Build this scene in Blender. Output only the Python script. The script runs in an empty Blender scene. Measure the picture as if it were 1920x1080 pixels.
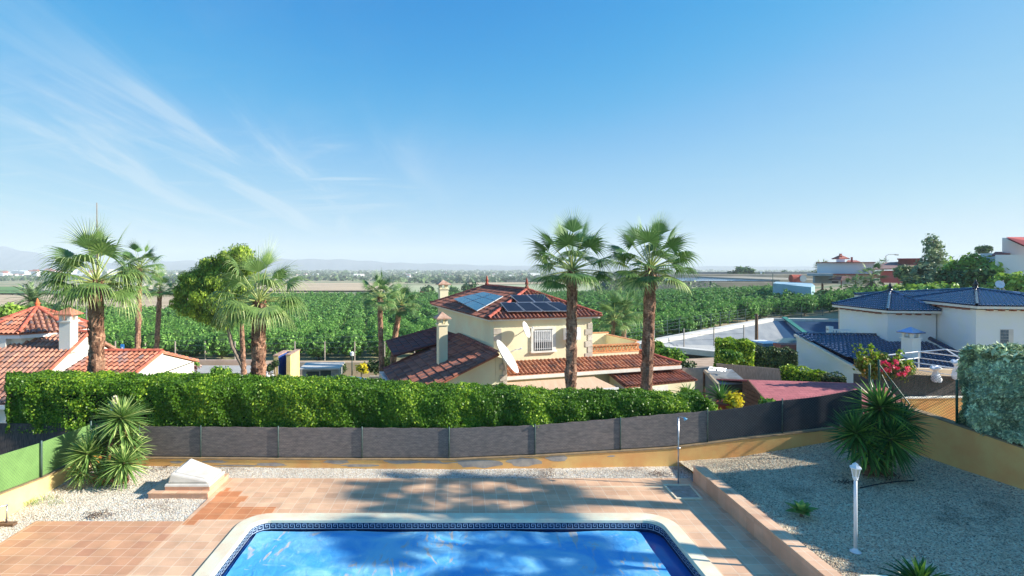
import bpy, math, random
import numpy as np
from mathutils import Vector, Matrix
R = math.radians
random.seed(7); RNG = np.random.default_rng(7)
sc = bpy.context.scene
COL = sc.collection
# ---------------------------------------------------------------- camera
CAMZ, F, CX, CY = 6.2, 1000.0, 850.0, 500.0
cam = bpy.data.objects.new('camera', bpy.data.cameras.new('camera')); COL.objects.link(cam)
cam.location = (0, 0, CAMZ); cam.rotation_euler = (R(90), 0, 0)
cam.data.sensor_width = 36; cam.data.lens = 36*F/1920
cam.data.shift_x = (960-CX)/1920; cam.data.shift_y = -(540-CY)/1920
cam.data.clip_end = 60000; cam.data.clip_start = .1
sc.camera = cam
# ---------------------------------------------------------------- light
SUN = Vector((1, -.13, .525)).normalized()
sun = bpy.data.objects.new('sun', bpy.data.lights.new('sun', 'SUN')); COL.objects.link(sun)
sun.data.energy = 4.35; sun.data.angle = R(.6); sun.data.color = (1, .93, .82)
sun.rotation_euler = SUN.to_track_quat('Z', 'Y').to_euler()
w = bpy.data.worlds.new('World'); sc.world = w; w.use_nodes = True
wn, wl = w.node_tree.nodes, w.node_tree.links
bg = wn['Background']; bg.inputs[1].default_value = .1
sky = wn.new('ShaderNodeTexSky'); sky.sky_type = 'NISHITA'; sky.sun_disc = False
sky.sun_elevation = math.asin(SUN.z); sky.sun_rotation = math.atan2(SUN.x, SUN.y)
sky.altitude = 100; sky.air_density = 1.0; sky.dust_density = .25; sky.ozone_density = 3.0
# wispy cirrus, laid out on a plane high above
tc = wn.new('ShaderNodeTexCoord'); sep = wn.new('ShaderNodeSeparateXYZ'); wl.new(tc.outputs['Generated'], sep.inputs[0])
def wm(op, a, b=None, c=None):
    n = wn.new('ShaderNodeMath'); n.operation = op
    for i, v in enumerate((a, b, c)):
        if v is None: continue
        if isinstance(v, (int, float)): n.inputs[i].default_value = v
        else: wl.new(v, n.inputs[i])
    return n.outputs[0]
zz = wm('MAXIMUM', sep.outputs[2], .02)
zz = wm('ADD', zz, .10)
cx_, cy_ = wm('DIVIDE', sep.outputs[0], zz), wm('DIVIDE', sep.outputs[1], zz)
cmb = wn.new('ShaderNodeCombineXYZ'); wl.new(cx_, cmb.inputs[0]); wl.new(cy_, cmb.inputs[1])
def cirrus(rot, sx, sy, scale, lo, hi, seed, dist=1.2):
    mp = wn.new('ShaderNodeMapping'); wl.new(cmb.outputs[0], mp.inputs[0])
    mp.inputs['Rotation'].default_value = (0, 0, R(rot)); mp.inputs['Scale'].default_value = (sx, sy, 1); mp.inputs['Location'].default_value = (seed, seed*1.7, 0)
    n = wn.new('ShaderNodeTexNoise'); wl.new(mp.outputs[0], n.inputs[0]); n.inputs['Scale'].default_value = scale; n.inputs['Detail'].default_value = 9; n.inputs['Roughness'].default_value = .62; n.inputs['Distortion'].default_value = dist
    r = wn.new('ShaderNodeMapRange'); r.interpolation_type = 'SMOOTHSTEP'; wl.new(n.outputs[0], r.inputs[0]); r.inputs[1].default_value = lo; r.inputs[2].default_value = hi
    return r.outputs[0]
c1 = cirrus(-8, 1.6, .30, 1.0, .43, .78, 1.3)
c2 = cirrus(22, .32, 1.5, 1.3, .50, .80, 2.2)
big = cirrus(0, .25, .3, .8, .32, .54, 7.1, .2)
left = wn.new('ShaderNodeMapRange'); left.interpolation_type = 'SMOOTHSTEP'; wl.new(sep.outputs[0], left.inputs[0]); left.inputs[1].default_value = .2; left.inputs[2].default_value = -.3
cl = wm('MULTIPLY', wm('MAXIMUM', wm('MULTIPLY', c1, wm('MAXIMUM', left.outputs[0], .35)), wm('MULTIPLY', c2, .8)), wm('MULTIPLY', big, wm('ADD', wm('MULTIPLY', left.outputs[0], .85), .10)))
hi_ = wn.new('ShaderNodeMapRange'); hi_.interpolation_type = 'SMOOTHSTEP'; wl.new(sep.outputs[2], hi_.inputs[0]); hi_.inputs[1].default_value = .36; hi_.inputs[2].default_value = .20; hi_.inputs[3].default_value = .18
lo_ = wn.new('ShaderNodeMapRange'); lo_.interpolation_type = 'SMOOTHSTEP'; wl.new(sep.outputs[2], lo_.inputs[0]); lo_.inputs[1].default_value = .02; lo_.inputs[2].default_value = .09
cl = wm('MULTIPLY', cl, lo_.outputs[0])
cl = wm('MINIMUM', wm('MULTIPLY', wm('MULTIPLY', cl, hi_.outputs[0]), .8), .42)
sc0 = wn.new('ShaderNodeVectorMath'); sc0.operation = 'SCALE'; sc0.inputs['Scale'].default_value = .1; wl.new(sky.outputs[0], sc0.inputs[0])
cv = wn.new('ShaderNodeRGBCurve'); wl.new(sc0.outputs[0], cv.inputs['Color'])
for ch, pts in ((0, [(0, 0), (.07, .0), (.098, .012), (.135, .05), (.1915, .165), (.24, .235), (.42, .385), (.565, .50), (1, .66)]), (1, [(0, 0), (.10, .15), (.176, .275), (.24, .37), (.33, .47), (.376, .515), (.53, .605), (.65, .67), (1, .78)]), (2, [(0, 0), (.2, .50), (.318, .67), (.42, .74), (.505, .78), (.547, .79), (.8, .82), (1, .86)])):
    c = cv.mapping.curves[ch]; c.points[0].location = pts[0]; c.points[1].location = pts[-1]
    for p in pts[1:-1]: c.points.new(*p)
cv.mapping.extend = 'EXTRAPOLATED'; cv.mapping.update()
hsv = wn.new('ShaderNodeVectorMath'); hsv.operation = 'SCALE'; hsv.inputs['Scale'].default_value = 5.5; wl.new(cv.outputs[0], hsv.inputs[0])
mx = wn.new('ShaderNodeMix'); mx.data_type = 'RGBA'; wl.new(cl, mx.inputs[0]); wl.new(hsv.outputs[0], mx.inputs[6]); mx.inputs[7].default_value = (3.7, 4.3, 4.7, 1)
wl.new(mx.outputs[2], bg.inputs[0])
sc.view_settings.view_transform = 'Standard'; sc.view_settings.look = 'None'
sc.view_settings.exposure = 1.0; sc.view_settings.gamma = 1
sc.cycles.use_denoising = True; sc.cycles.max_bounces = 6; sc.cycles.volume_bounces = 3; sc.cycles.transparent_max_bounces = 12
sc.cycles.diffuse_bounces = 3; sc.cycles.glossy_bounces = 3

# ---------------------------------------------------------------- helpers
def at(px, py, Z): return Vector(((px-CX)*Z/F, Z, CAMZ-(py-CY)*Z/F))
def on(px, py, z): return at(px, py, (CAMZ-z)*F/(py-CY))
def onplane(px, py, p, n):
    d = Vector(((px-CX)/F, 1, -(py-CY)/F)); o = Vector((0, 0, CAMZ)); t = (Vector(p)-o).dot(n)/d.dot(n); return o+d*t
BASE = {}
def tag(o, label=None, cat=None, group=None, kind=None):
    if label: o['label'] = label
    if cat: o['category'] = cat
    if group: o['group'] = group
    if kind: o['kind'] = kind
    return o
def thing(name, label, cat, loc, group=None):
    o = bpy.data.objects.new(name, None); COL.objects.link(o); o.location = loc; o.empty_display_size = .2
    BASE[o.name] = Vector(loc); return tag(o, label, cat, group)
def link(name, me, mat, parent=None, origin=None):
    o = bpy.data.objects.new(name, me); COL.objects.link(o)
    if parent is not None:
        o.parent = parent; BASE[o.name] = BASE[parent.name].copy()
    else:
        BASE[o.name] = Vector(origin); o.location = origin
    if mat is not None: me.materials.append(mat)
    return o
def mesh_from(name, V, Fc, rnd, mat, parent=None, smooth=False, uvs=None):
    """V (n,3) world coordinates; faces all quads array or list"""
    V = np.asarray(V, dtype=np.float64)
    if parent is not None: org = np.array(BASE[parent.name])
    else: org = np.array([(V[:,0].min()+V[:,0].max())/2, (V[:,1].min()+V[:,1].max())/2, V[:,2].min()])
    V = V-org
    me = bpy.data.meshes.new(name)
    if isinstance(Fc, np.ndarray):
        n, k = Fc.shape
        me.vertices.add(len(V)); me.vertices.foreach_set('co', V.astype(np.float32).ravel())
        me.loops.add(n*k); me.loops.foreach_set('vertex_index', Fc.astype(np.int32).ravel())
        me.polygons.add(n); me.polygons.foreach_set('loop_start', np.arange(0, n*k, k, dtype=np.int32)); me.polygons.foreach_set('loop_total', np.full(n, k, dtype=np.int32))
        me.update(calc_edges=True)
    else:
        me.from_pydata([tuple(v) for v in V], [], [tuple(f) for f in Fc]); me.update()
    if rnd is not None:
        a = me.attributes.new('rnd', 'FLOAT', 'FACE'); a.data.foreach_set('value', np.asarray(rnd, dtype=np.float32))
    if uvs is not None:
        a = me.attributes.new('quv', 'FLOAT2', 'POINT'); a.data.foreach_set('vector', np.asarray(uvs, dtype=np.float32).ravel())
    if smooth: me.polygons.foreach_set('use_smooth', np.ones(len(me.polygons), dtype=bool))
    return link(name, me, mat, parent, tuple(org))
class MB:
    def __init__(s): s.v = []; s.f = []; s.r = []; s.cur = None; s.uv = []
    def face(s, pts, r=None):
        i = len(s.v); s.v += [tuple(p) for p in pts]; s.f.append(tuple(range(i, i+len(pts))))
        s.r.append(r if r is not None else (s.cur if s.cur is not None else random.random())); return s
    def hexa(s, p):   # 8 points: bottom 4 ccw, top 4 ccw
        i = len(s.v); s.v += [tuple(q) for q in p]; c = s.cur if s.cur is not None else random.random()
        for f in ((3,2,1,0), (4,5,6,7), (0,1,5,4), (1,2,6,5), (2,3,7,6), (3,0,4,7)): s.f.append(tuple(i+k for k in f)); s.r.append(c)
        return s
    def box(s, x0, x1, y0, y1, z0, z1):
        return s.hexa([(x0,y0,z0),(x1,y0,z0),(x1,y1,z0),(x0,y1,z0),(x0,y0,z1),(x1,y0,z1),(x1,y1,z1),(x0,y1,z1)])
    def obox(s, M, x0, x1, y0, y1, z0, z1):
        return s.hexa([M(x0,y0,z0),M(x1,y0,z0),M(x1,y1,z0),M(x0,y1,z0),M(x0,y0,z1),M(x1,y0,z1),M(x1,y1,z1),M(x0,y1,z1)])
    def prism(s, poly, z0, z1, cap=True):   # poly ccw list of xy ; z may be list
        n = len(poly); i = len(s.v); z0 = z0 if isinstance(z0, (list, tuple)) else [z0]*n; z1 = z1 if isinstance(z1, (list, tuple)) else [z1]*n
        s.v += [(p[0], p[1], z0[k]) for k, p in enumerate(poly)]+[(p[0], p[1], z1[k]) for k, p in enumerate(poly)]; c = s.cur if s.cur is not None else random.random()
        for k in range(n): s.f.append((i+k, i+(k+1)%n, i+n+(k+1)%n, i+n+k)); s.r.append(c)
        if cap: s.f += [tuple(i+n+k for k in range(n)), tuple(i+n-1-k for k in range(n))]; s.r += [c, c]
        return s
    def tube(s, pts, rad, n=8, cap=True):
        pts = [Vector(p) for p in pts]; i0 = len(s.v); m = len(pts); rad = rad if isinstance(rad, (list, tuple)) else [rad]*m
        for k, p in enumerate(pts):
            d = (pts[min(k+1, m-1)]-pts[max(k-1, 0)]).normalized()
            a = d.cross(Vector((0, 0, 1))) if abs(d.z) < .95 else d.cross(Vector((0, 1, 0)))
            a.normalize(); b = d.cross(a)
            for j in range(n): t = 2*math.pi*j/n; s.v.append(tuple(p+(a*math.cos(t)+b*math.sin(t))*rad[k]))
        c = s.cur if s.cur is not None else random.random()
        for k in range(m-1):
            for j in range(n): s.f.append((i0+k*n+j, i0+k*n+(j+1)%n, i0+(k+1)*n+(j+1)%n, i0+(k+1)*n+j)); s.r.append(c)
        if cap: s.f += [tuple(i0+n-1-j for j in range(n)), tuple(i0+(m-1)*n+j for j in range(n))]; s.r += [c, c]
        return s
    def lathe(s, c, prof, n=16, ph=0):
        i0 = len(s.v); m = len(prof); c = Vector(c); r_ = s.cur if s.cur is not None else random.random()
        for r, z in prof:
            for j in range(n): t = 2*math.pi*(j/n)+ph; s.v.append((c.x+r*math.cos(t), c.y+r*math.sin(t), c.z+z))
        for k in range(m-1):
            for j in range(n): s.f.append((i0+k*n+j, i0+k*n+(j+1)%n, i0+(k+1)*n+(j+1)%n, i0+(k+1)*n+j)); s.r.append(r_)
        s.f += [tuple(i0+n-1-j for j in range(n)), tuple(i0+(m-1)*n+j for j in range(n))]; s.r += [r_, r_]; return s
    def build(s, name, mat, parent=None, smooth=False, bevel=0):
        o = mesh_from(name, s.v, s.f, s.r, mat, parent, smooth)
        if bevel:
            md = o.modifiers.new('bevel', 'BEVEL'); md.width = bevel; md.segments = 2; md.limit_method = 'ANGLE'
        return o
def smooth_angle(o):
    o.data.polygons.foreach_set('use_smooth', [True]*len(o.data.polygons))
# ---------------------------------------------------------------- materials
MATS = {}
def rgb(*c):   # sRGB 0-255 -> linear
    return tuple(min(max(.86, 0), 1.15*((v/255)/12.92 if v/255 <= .04045 else ((v/255+.055)/1.055)**2.4)) for v in c)
def pm(name, c1, c2=None, scale=3., detail=5., rough=.8, bump=0., bscale=40., metal=0., rnd=0., c3=None, transl=0., spec=.5, stretch=(1, 1, 1), coat=0., lo=.35, hi=.65, bdist=.02, dots=None):
    if name in MATS: return MATS[name]
    m = bpy.data.materials.new(name); m.use_nodes = True; MATS[name] = m
    n, l = m.node_tree.nodes, m.node_tree.links; b = n['Principled BSDF']
    b.inputs['Roughness'].default_value = rough; b.inputs['Metallic'].default_value = metal; b.inputs['Specular IOR Level'].default_value = spec
    b.inputs['Coat Weight'].default_value = coat
    g = n.new('ShaderNodeNewGeometry'); mp = n.new('ShaderNodeMapping'); l.new(g.outputs['Position'], mp.inputs[0]); mp.inputs['Scale'].default_value = stretch
    cur = None
    if c2 is None: c2 = tuple(x*.86 for x in c1)
    t = n.new('ShaderNodeTexNoise'); t.inputs['Scale'].default_value = scale; t.inputs['Detail'].default_value = detail; t.inputs['Roughness'].default_value = .6; l.new(mp.outputs[0], t.inputs[0])
    r = n.new('ShaderNodeMapRange'); r.inputs[1].default_value = lo; r.inputs[2].default_value = hi; l.new(t.outputs[0], r.inputs[0])
    mix = n.new('ShaderNodeMix'); mix.data_type = 'RGBA'; l.new(r.outputs[0], mix.inputs[0]); mix.inputs[6].default_value = (*c1, 1); mix.inputs[7].default_value = (*c2, 1); cur = mix.outputs[2]
    if rnd:
        at_ = n.new('ShaderNodeAttribute'); at_.attribute_name = 'rnd'
        if c3 is not None:
            k = n.new('ShaderNodeMapRange'); k.inputs[1].default_value = 1-rnd; k.inputs[2].default_value = 1; l.new(at_.outputs['Fac'], k.inputs[0])
            mx3 = n.new('ShaderNodeMix'); mx3.data_type = 'RGBA'; l.new(k.outputs[0], mx3.inputs[0]); l.new(cur, mx3.inputs[6]); mx3.inputs[7].default_value = (*c3, 1); cur = mx3.outputs[2]
        hs = n.new('ShaderNodeHueSaturation'); l.new(cur, hs.inputs['Color']); k2 = n.new('ShaderNodeMapRange'); k2.inputs[3].default_value = 1-min(rnd, .45); k2.inputs[4].default_value = 1+min(rnd, .45); l.new(at_.outputs['Fac'], k2.inputs[0]); l.new(k2.outputs[0], hs.inputs['Value']); cur = hs.outputs[0]
    l.new(cur, b.inputs['Base Color'])
    if bump:
        t2 = n.new('ShaderNodeTexNoise'); t2.inputs['Scale'].default_value = bscale; t2.inputs['Detail'].default_value = 4; l.new(mp.outputs[0], t2.inputs[0])
        bp = n.new('ShaderNodeBump'); bp.inputs['Strength'].default_value = bump; bp.inputs['Distance'].default_value = bdist; l.new(t2.outputs[0], bp.inputs['Height']); l.new(bp.outputs[0], b.inputs['Normal'])
    if transl:
        out = n['Material Output']; tr = n.new('ShaderNodeBsdfTranslucent'); l.new(cur, tr.inputs[0])
        ms = n.new('ShaderNodeMixShader'); ms.inputs[0].default_value = transl; l.new(b.outputs[0], ms.inputs[1]); l.new(tr.outputs[0], ms.inputs[2]); l.new(ms.outputs[0], out.inputs[0])
    return m
def tilemat(name, c1, c2, grout, size, skew=True, rough=.55, mortar=.006, height=None, planes='xy'):
    if name in MATS: return MATS[name]
    m = bpy.data.materials.new(name); m.use_nodes = True; MATS[name] = m
    n, l = m.node_tree.nodes, m.node_tree.links; b = n['Principled BSDF']; b.inputs['Roughness'].default_value = rough
    g = n.new('ShaderNodeNewGeometry'); sp = n.new('ShaderNodeSeparateXYZ'); l.new(g.outputs['Position'], sp.inputs[0])
    def mth(op, a, c, d=None):
        q = n.new('ShaderNodeMath'); q.operation = op
        for i, v in enumerate((a, c, d)):
            if v is None: continue
            if isinstance(v, (int, float)): q.inputs[i].default_value = v
            else: l.new(v, q.inputs[i])
        return q.outputs[0]
    if planes == 'xy': u = mth('MULTIPLY_ADD', sp.outputs[1], -.012, sp.outputs[0]); v = mth('MULTIPLY_ADD', sp.outputs[0], .022, sp.outputs[1])
    else: u = mth('ADD', sp.outputs[0], sp.outputs[1]); v = sp.outputs[2]
    cm = n.new('ShaderNodeCombineXYZ'); l.new(u, cm.inputs[0]); l.new(v, cm.inputs[1])
    br = n.new('ShaderNodeTexBrick'); l.new(cm.outputs[0], br.inputs[0]); br.offset = 0; br.squash = 1
    br.inputs['Scale'].default_value = 1; br.inputs['Brick Width'].default_value = size; br.inputs['Row Height'].default_value = height or size
    br.inputs['Mortar Size'].default_value = mortar; br.inputs['Mortar Smooth'].default_value = .3; br.inputs['Bias'].default_value = 0
    br.inputs['Color1'].default_value = (*c1, 1); br.inputs['Color2'].default_value = (*c2, 1); br.inputs['Mortar'].default_value = (*grout, 1)
    t = n.new('ShaderNodeTexNoise'); t.inputs['Scale'].default_value = 2.2; t.inputs['Detail'].default_value = 6; l.new(g.outputs['Position'], t.inputs[0])
    hs = n.new('ShaderNodeHueSaturation'); k = n.new('ShaderNodeMapRange'); k.inputs[1].default_value = .3; k.inputs[2].default_value = .7; k.inputs[3].default_value = .86; k.inputs[4].default_value = 1.12; l.new(t.outputs[0], k.inputs[0]); l.new(k.outputs[0], hs.inputs['Value']); l.new(br.outputs[0], hs.inputs['Color'])
    l.new(hs.outputs[0], b.inputs['Base Color'])
    bp = n.new('ShaderNodeBump'); bp.invert = True; bp.inputs['Strength'].default_value = .4; bp.inputs['Distance'].default_value = .004; l.new(br.outputs['Fac'], bp.inputs['Height']); l.new(bp.outputs[0], b.inputs['Normal'])
    return m
def gravelmat(name, cols, scale=38, soil=(.2, .15, .11), soil_amt=.62):
    m = bpy.data.materials.new(name); m.use_nodes = True; MATS[name] = m
    n, l = m.node_tree.nodes, m.node_tree.links; b = n['Principled BSDF']; b.inputs['Roughness'].default_value = .85
    g = n.new('ShaderNodeNewGeometry')
    v = n.new('ShaderNodeTexVoronoi'); v.inputs['Scale'].default_value = scale; l.new(g.outputs['Position'], v.inputs[0])
    sx = n.new('ShaderNodeSeparateColor'); l.new(v.outputs['Color'], sx.inputs[0])
    cr = n.new('ShaderNodeValToRGB'); l.new(sx.outputs[0], cr.inputs[0]); e = cr.color_ramp.elements
    e[0].color = (*cols[0], 1); e[0].position = 0; e[1].color = (*cols[-1], 1); e[1].position = 1
    for i, c in enumerate(cols[1:-1]): q = e.new((i+1)/(len(cols)-1)); q.color = (*c, 1)
    t = n.new('ShaderNodeTexNoise'); t.inputs['Scale'].default_value = .9; t.inputs['Detail'].default_value = 8; t.inputs['Roughness'].default_value = .7; l.new(g.outputs['Position'], t.inputs[0])
    k = n.new('ShaderNodeMapRange'); k.inputs[1].default_value = soil_amt-.08; k.inputs[2].default_value = soil_amt+.1; l.new(t.outputs[0], k.inputs[0])
    mx = n.new('ShaderNodeMix'); mx.data_type = 'RGBA'; l.new(k.outputs[0], mx.inputs[0]); l.new(cr.outputs[0], mx.inputs[6]); mx.inputs[7].default_value = (*soil, 1)
    l.new(mx.outputs[2], b.inputs['Base Color'])
    bp = n.new('ShaderNodeBump'); bp.inputs['Strength'].default_value = 1; bp.inputs['Distance'].default_value = .03; bp.invert = True; l.new(v.outputs['Distance'], bp.inputs['Height']); l.new(bp.outputs[0], b.inputs['Normal'])
    return m
def leafmat(name, c1, c2, c3, rnd=.4, transl=.35, rough=.5, scale=1.5, spec=.3):
    return pm(name, c1, c2, scale=scale, rough=rough, rnd=rnd, c3=c3, transl=transl, spec=spec)
# leaf cloud: centres (n,3), normals (n,3)
def quads(P, N, size, aspect=1.5, up=None):
    n = len(P); r = RNG.normal(size=(n, 3))
    if up is not None: r = r*.35+np.array(up)
    N = N/np.linalg.norm(N, axis=1, keepdims=True)
    U = r-(r*N).sum(1, keepdims=True)*N; U /= np.linalg.norm(U, axis=1, keepdims=True)+1e-9; W = np.cross(N, U)
    s = (size*(.6+.8*RNG.random(n)))[:, None]*.5 if np.isscalar(size) else size[:, None]*.5
    U = U*s*aspect; W = W*s
    V = np.stack([P-U, P+W*.9-U*.15, P+U, P-W*.9-U*.15], 1).reshape(-1, 3)   # diamond leaf
    return V, np.arange(4*n).reshape(-1, 4)
def leaves(name, P, N, size, mat, parent=None, aspect=1.5, rnd=None, up=None, jit=.8):
    P = np.asarray(P, float); N = np.asarray(N, float)+RNG.normal(size=(len(P), 3))*jit
    V, Fq = quads(P, N, size, aspect, up)
    return mesh_from(name, V, Fq, RNG.random(len(P)) if rnd is None else rnd, mat, parent)
def sph(n): v = RNG.normal(size=(n, 3)); return v/np.linalg.norm(v, axis=1, keepdims=True)
def crown_pts(blobs, n, clump=.28, per=14):
    """leaf positions in clumps over the ellipsoid blobs [(cx,cy,cz,rx,ry,rz)]"""
    A = np.array([b[3]*b[4]+b[4]*b[5]+b[3]*b[5] for b in blobs]); A = A/A.sum(); P = []; N = []; Q = []
    for b, a in zip(blobs, A):
        k = max(3, int(n*a/per)); d = sph(k); rr = (.62+.42*RNG.random(k))[:, None]
        c = np.array(b[:3])+d*rr*np.array(b[3:6]); br = RNG.random(k)
        for j in range(k):
            o = sph(per)*(RNG.random((per, 1))**.6)*clump*(.6+.8*RNG.random())
            P.append(c[j]+o); N.append(d[j]*.7+o/clump*.8+np.array([0, 0, .35])); Q.append(np.clip(br[j]*.6+RNG.random(per)*.4, 0, 1))
    return np.concatenate(P), np.concatenate(N), np.concatenate(Q)
# ================================================================ MATERIALS
M_gravel = gravelmat('white_gravel', [rgb(132, 114, 96), rgb(214, 198, 174), rgb(236, 226, 208), rgb(248, 240, 226), rgb(192, 174, 150)], 36, rgb(118, 92, 70), .60)
M_gravel2 = gravelmat('grey_gravel', [rgb(96, 88, 76), rgb(200, 172, 142), rgb(230, 204, 170), rgb(250, 230, 198), rgb(170, 144, 116)], 34, rgb(92, 76, 62), .63)
M_deck = tilemat('deck_tiles', rgb(224, 184, 148), rgb(208, 164, 130), rgb(232, 208, 184), .33)
M_patio = tilemat('patio_tiles', rgb(210, 160, 122), rgb(192, 138, 106), rgb(230, 200, 172), .33)
M_orange = tilemat('orange_tiles', rgb(212, 144, 98), rgb(194, 124, 80), rgb(236, 190, 150), .33)
M_walltile = tilemat('wall_tiles', rgb(216, 170, 142), rgb(204, 156, 128), rgb(196, 162, 140), .33, planes='xz', mortar=.004)
M_coping = pm('coping_stone', rgb(242, 224, 196), rgb(228, 204, 174), scale=2.2, rough=.7, bump=.15, bscale=30)
M_ochre = pm('ochre_render', rgb(240, 182, 112), rgb(222, 160, 96), scale=1.6, detail=8, rough=.9, bump=.25, bscale=60)
M_ochre_cap = pm('wall_cap', rgb(158, 132, 96), rgb(126, 108, 84), scale=5, rough=.95, bump=.3)
M_bare = pm('bare_render', rgb(178, 166, 152), rgb(150, 142, 136), scale=4, rough=.95, bump=.3)
M_white = pm('white_paint', rgb(240, 240, 238), rgb(222, 222, 222), scale=2, rough=.5)
M_plastic = pm('cream_plastic', rgb(214, 207, 194), rgb(198, 190, 178), scale=3, rough=.4)
M_steel = pm('steel', rgb(190, 190, 192), rgb(150, 150, 152), scale=6, rough=.3, metal=.85)
M_greenpost = pm('green_post', rgb(34, 84, 66), rgb(24, 64, 52), scale=4, rough=.5)
M_greypost = pm('galvanised', rgb(92, 112, 108), rgb(62, 84, 80), scale=6, rough=.5, metal=.4)
M_wire = pm('fence_wire', rgb(96, 112, 112), rgb(70, 86, 88), scale=4, rough=.5, metal=.3)
M_wireg = pm('green_wire', rgb(56, 96, 70), rgb(44, 80, 60), scale=4, rough=.5)
M_screen = pm('wicker_screen', rgb(136, 124, 118), rgb(104, 96, 94), scale=2.2, rough=.95, stretch=(2.5, 1, 9), bump=.3, bscale=60)
M_net = pm('dark_net', rgb(46, 50, 58), rgb(58, 58, 64), scale=3, rough=.9, bump=.2, bscale=80)
M_reed = pm('reed_screen', rgb(186, 166, 150), rgb(140, 122, 110), scale=14, rough=.95, stretch=(3, 3, .3), bump=.4, bscale=40)
M_reedd = pm('dark_reed', rgb(98, 88, 84), rgb(62, 56, 56), scale=14, rough=.95, stretch=(3, 3, .4), bump=.4)
M_greennet = pm('green_screen', rgb(124, 162, 92), rgb(108, 144, 80), scale=2, rough=.85, bump=.1, bscale=90)
M_soil = pm('soil', rgb(120, 98, 78), rgb(92, 74, 58), scale=5, rough=1)
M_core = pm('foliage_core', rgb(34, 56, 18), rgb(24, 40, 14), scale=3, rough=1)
M_navy = pm('navy_tile', rgb(22, 36, 74), rgb(16, 28, 58), scale=12, rough=.2)
M_ltile = pm('pale_blue_tile', rgb(168, 186, 206), rgb(150, 170, 192), scale=12, rough=.2)
M_hedge = leafmat('hedge_leaf', rgb(96, 136, 34), rgb(70, 110, 28), rgb(164, 184, 54), rnd=.4, transl=.25, rough=.4, scale=.9)
M_yucca = leafmat('yucca_leaf', rgb(124, 156, 82), rgb(96, 134, 66), rgb(184, 194, 122), rnd=.4, transl=.15, rough=.4)
M_yuccad = leafmat('yucca_leaf_dark', rgb(76, 124, 60), rgb(58, 104, 52), rgb(134, 168, 72), rnd=.4, transl=.15, rough=.35)
M_trunk = pm('palm_trunk', rgb(176, 136, 110), rgb(122, 88, 70), scale=7, rough=.95, bump=.8, bscale=20, stretch=(1, 1, 2), bdist=.05, rnd=.4)
M_boot = pm('leaf_bases', rgb(158, 116, 92), rgb(112, 76, 60), scale=8, rough=.9, rnd=.4, bump=.3)
M_agave = leafmat('agave_leaf', rgb(120, 160, 84), rgb(88, 136, 76), rgb(186, 200, 110), rnd=.3, transl=.1, rough=.45)
M_wood = pm('weathered_wood', rgb(124, 96, 74), rgb(92, 70, 54), scale=8, rough=.9, stretch=(1, 1, 6))

# ================================================================ GARDEN GROUND
def grid_sheet(name, xs, ys, zf, mat, kind='structure'):
    V = [(x, y, zf(x, y)) for y in ys for x in xs]; nx = len(xs)
    Fc = [(j*nx+i, j*nx+i+1, (j+1)*nx+i+1, (j+1)*nx+i) for j in range(len(ys)-1) for i in range(nx-1)]
    o = mesh_from(name, V, Fc, None, mat, smooth=True)
    if kind: o['kind'] = kind
    return o
def bed_z(x, y):
    xs = [7, 9, 12, 14.5]; T = {9: [.40, .46, .58, .7], 13: [.41, .46, .68, .82], 16.9: [.12, .28, .86, 1.0]}
    a = lambda r: float(np.interp(x, xs, T[r])); u = lambda lo, hi: (y-lo)/(hi-lo)
    v = a(9) if y <= 9 else (a(9)*(1-u(9, 13))+a(13)*u(9, 13) if y < 13 else a(13)*(1-u(13, 16.9))+a(16.9)*u(13, 16.9))
    return v
grid_sheet('gravel_ground', list(np.linspace(-11.6, 7.2, 60)), list(np.linspace(3.5, 17, 40)), lambda x, y: -.012+.018*math.sin(x*2.1+y)*math.sin(y*1.7) - (.35 if -5 < x < 5.2 and y < 13 else 0), M_gravel)
grid_sheet('gravel_bed', list(np.linspace(7.0, 14.6, 40)), list(np.linspace(3.5, 16.9, 50)), lambda x, y: bed_z(x, y)+.02*math.sin(x*2.7+y)*math.sin(y*2.1), M_gravel2)
def slab(name, rects, mat, z0, z1, kind='structure'):
    m = MB()
    for r in rects: m.box(*r, z0, z1)
    o = m.build(name, mat); o['kind'] = kind; return o
pool_x0, pool_x1, pool_y1 = -4.8, 4.98, 12.95
slab('pool_deck', [(-6.55, 6.9, pool_y1+.1, 15.6), (-6.55, pool_x0-.1, 3.5, pool_y1+.1), (pool_x1+.1, 6.9, 3.5, pool_y1+.1)], M_deck, -.1, .012)
slab('tiled_patio', [(-10.15, -6.552, 3.5, 12.97)], M_patio, -.1, .010)
# replaced darker tiles, set as a 4 mm proud patch that steps like the photo
u = .33
def tile_at(px, py): p = on(px, py, .012); return p.x, p.y
m = MB(); rows = [(921, 395, 447), (930.4, 412, 462), (939.8, 385, 445), (950.8, 380, 470), (962.3, 366, 498), (973.7, 350, 478)]
tops = [915, 921, 930.4, 940.2, 950.8, 962.3, 973.7, 985]
for k, (ya, yb, xl, xr) in enumerate([(915, 921, 425, 433), (921, 930.4, 413, 455), (930.4, 940.2, 405, 466), (940.2, 950.8, 393, 452), (950.8, 962.3, 380, 518), (962.3, 973.7, 368, 498), (973.7, 984, 352, 374)]):
    xl_, y1 = tile_at(xl, ya); xr_, _ = tile_at(xr, ya); _, y0 = tile_at(xl, yb)
    xl_ = max(xl_, -6.53)
    m.box(xl_, xr_, y0+.001, y1-.001, .0125, .016)
m.build('replaced_tiles', M_orange)['kind'] = 'structure'
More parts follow.
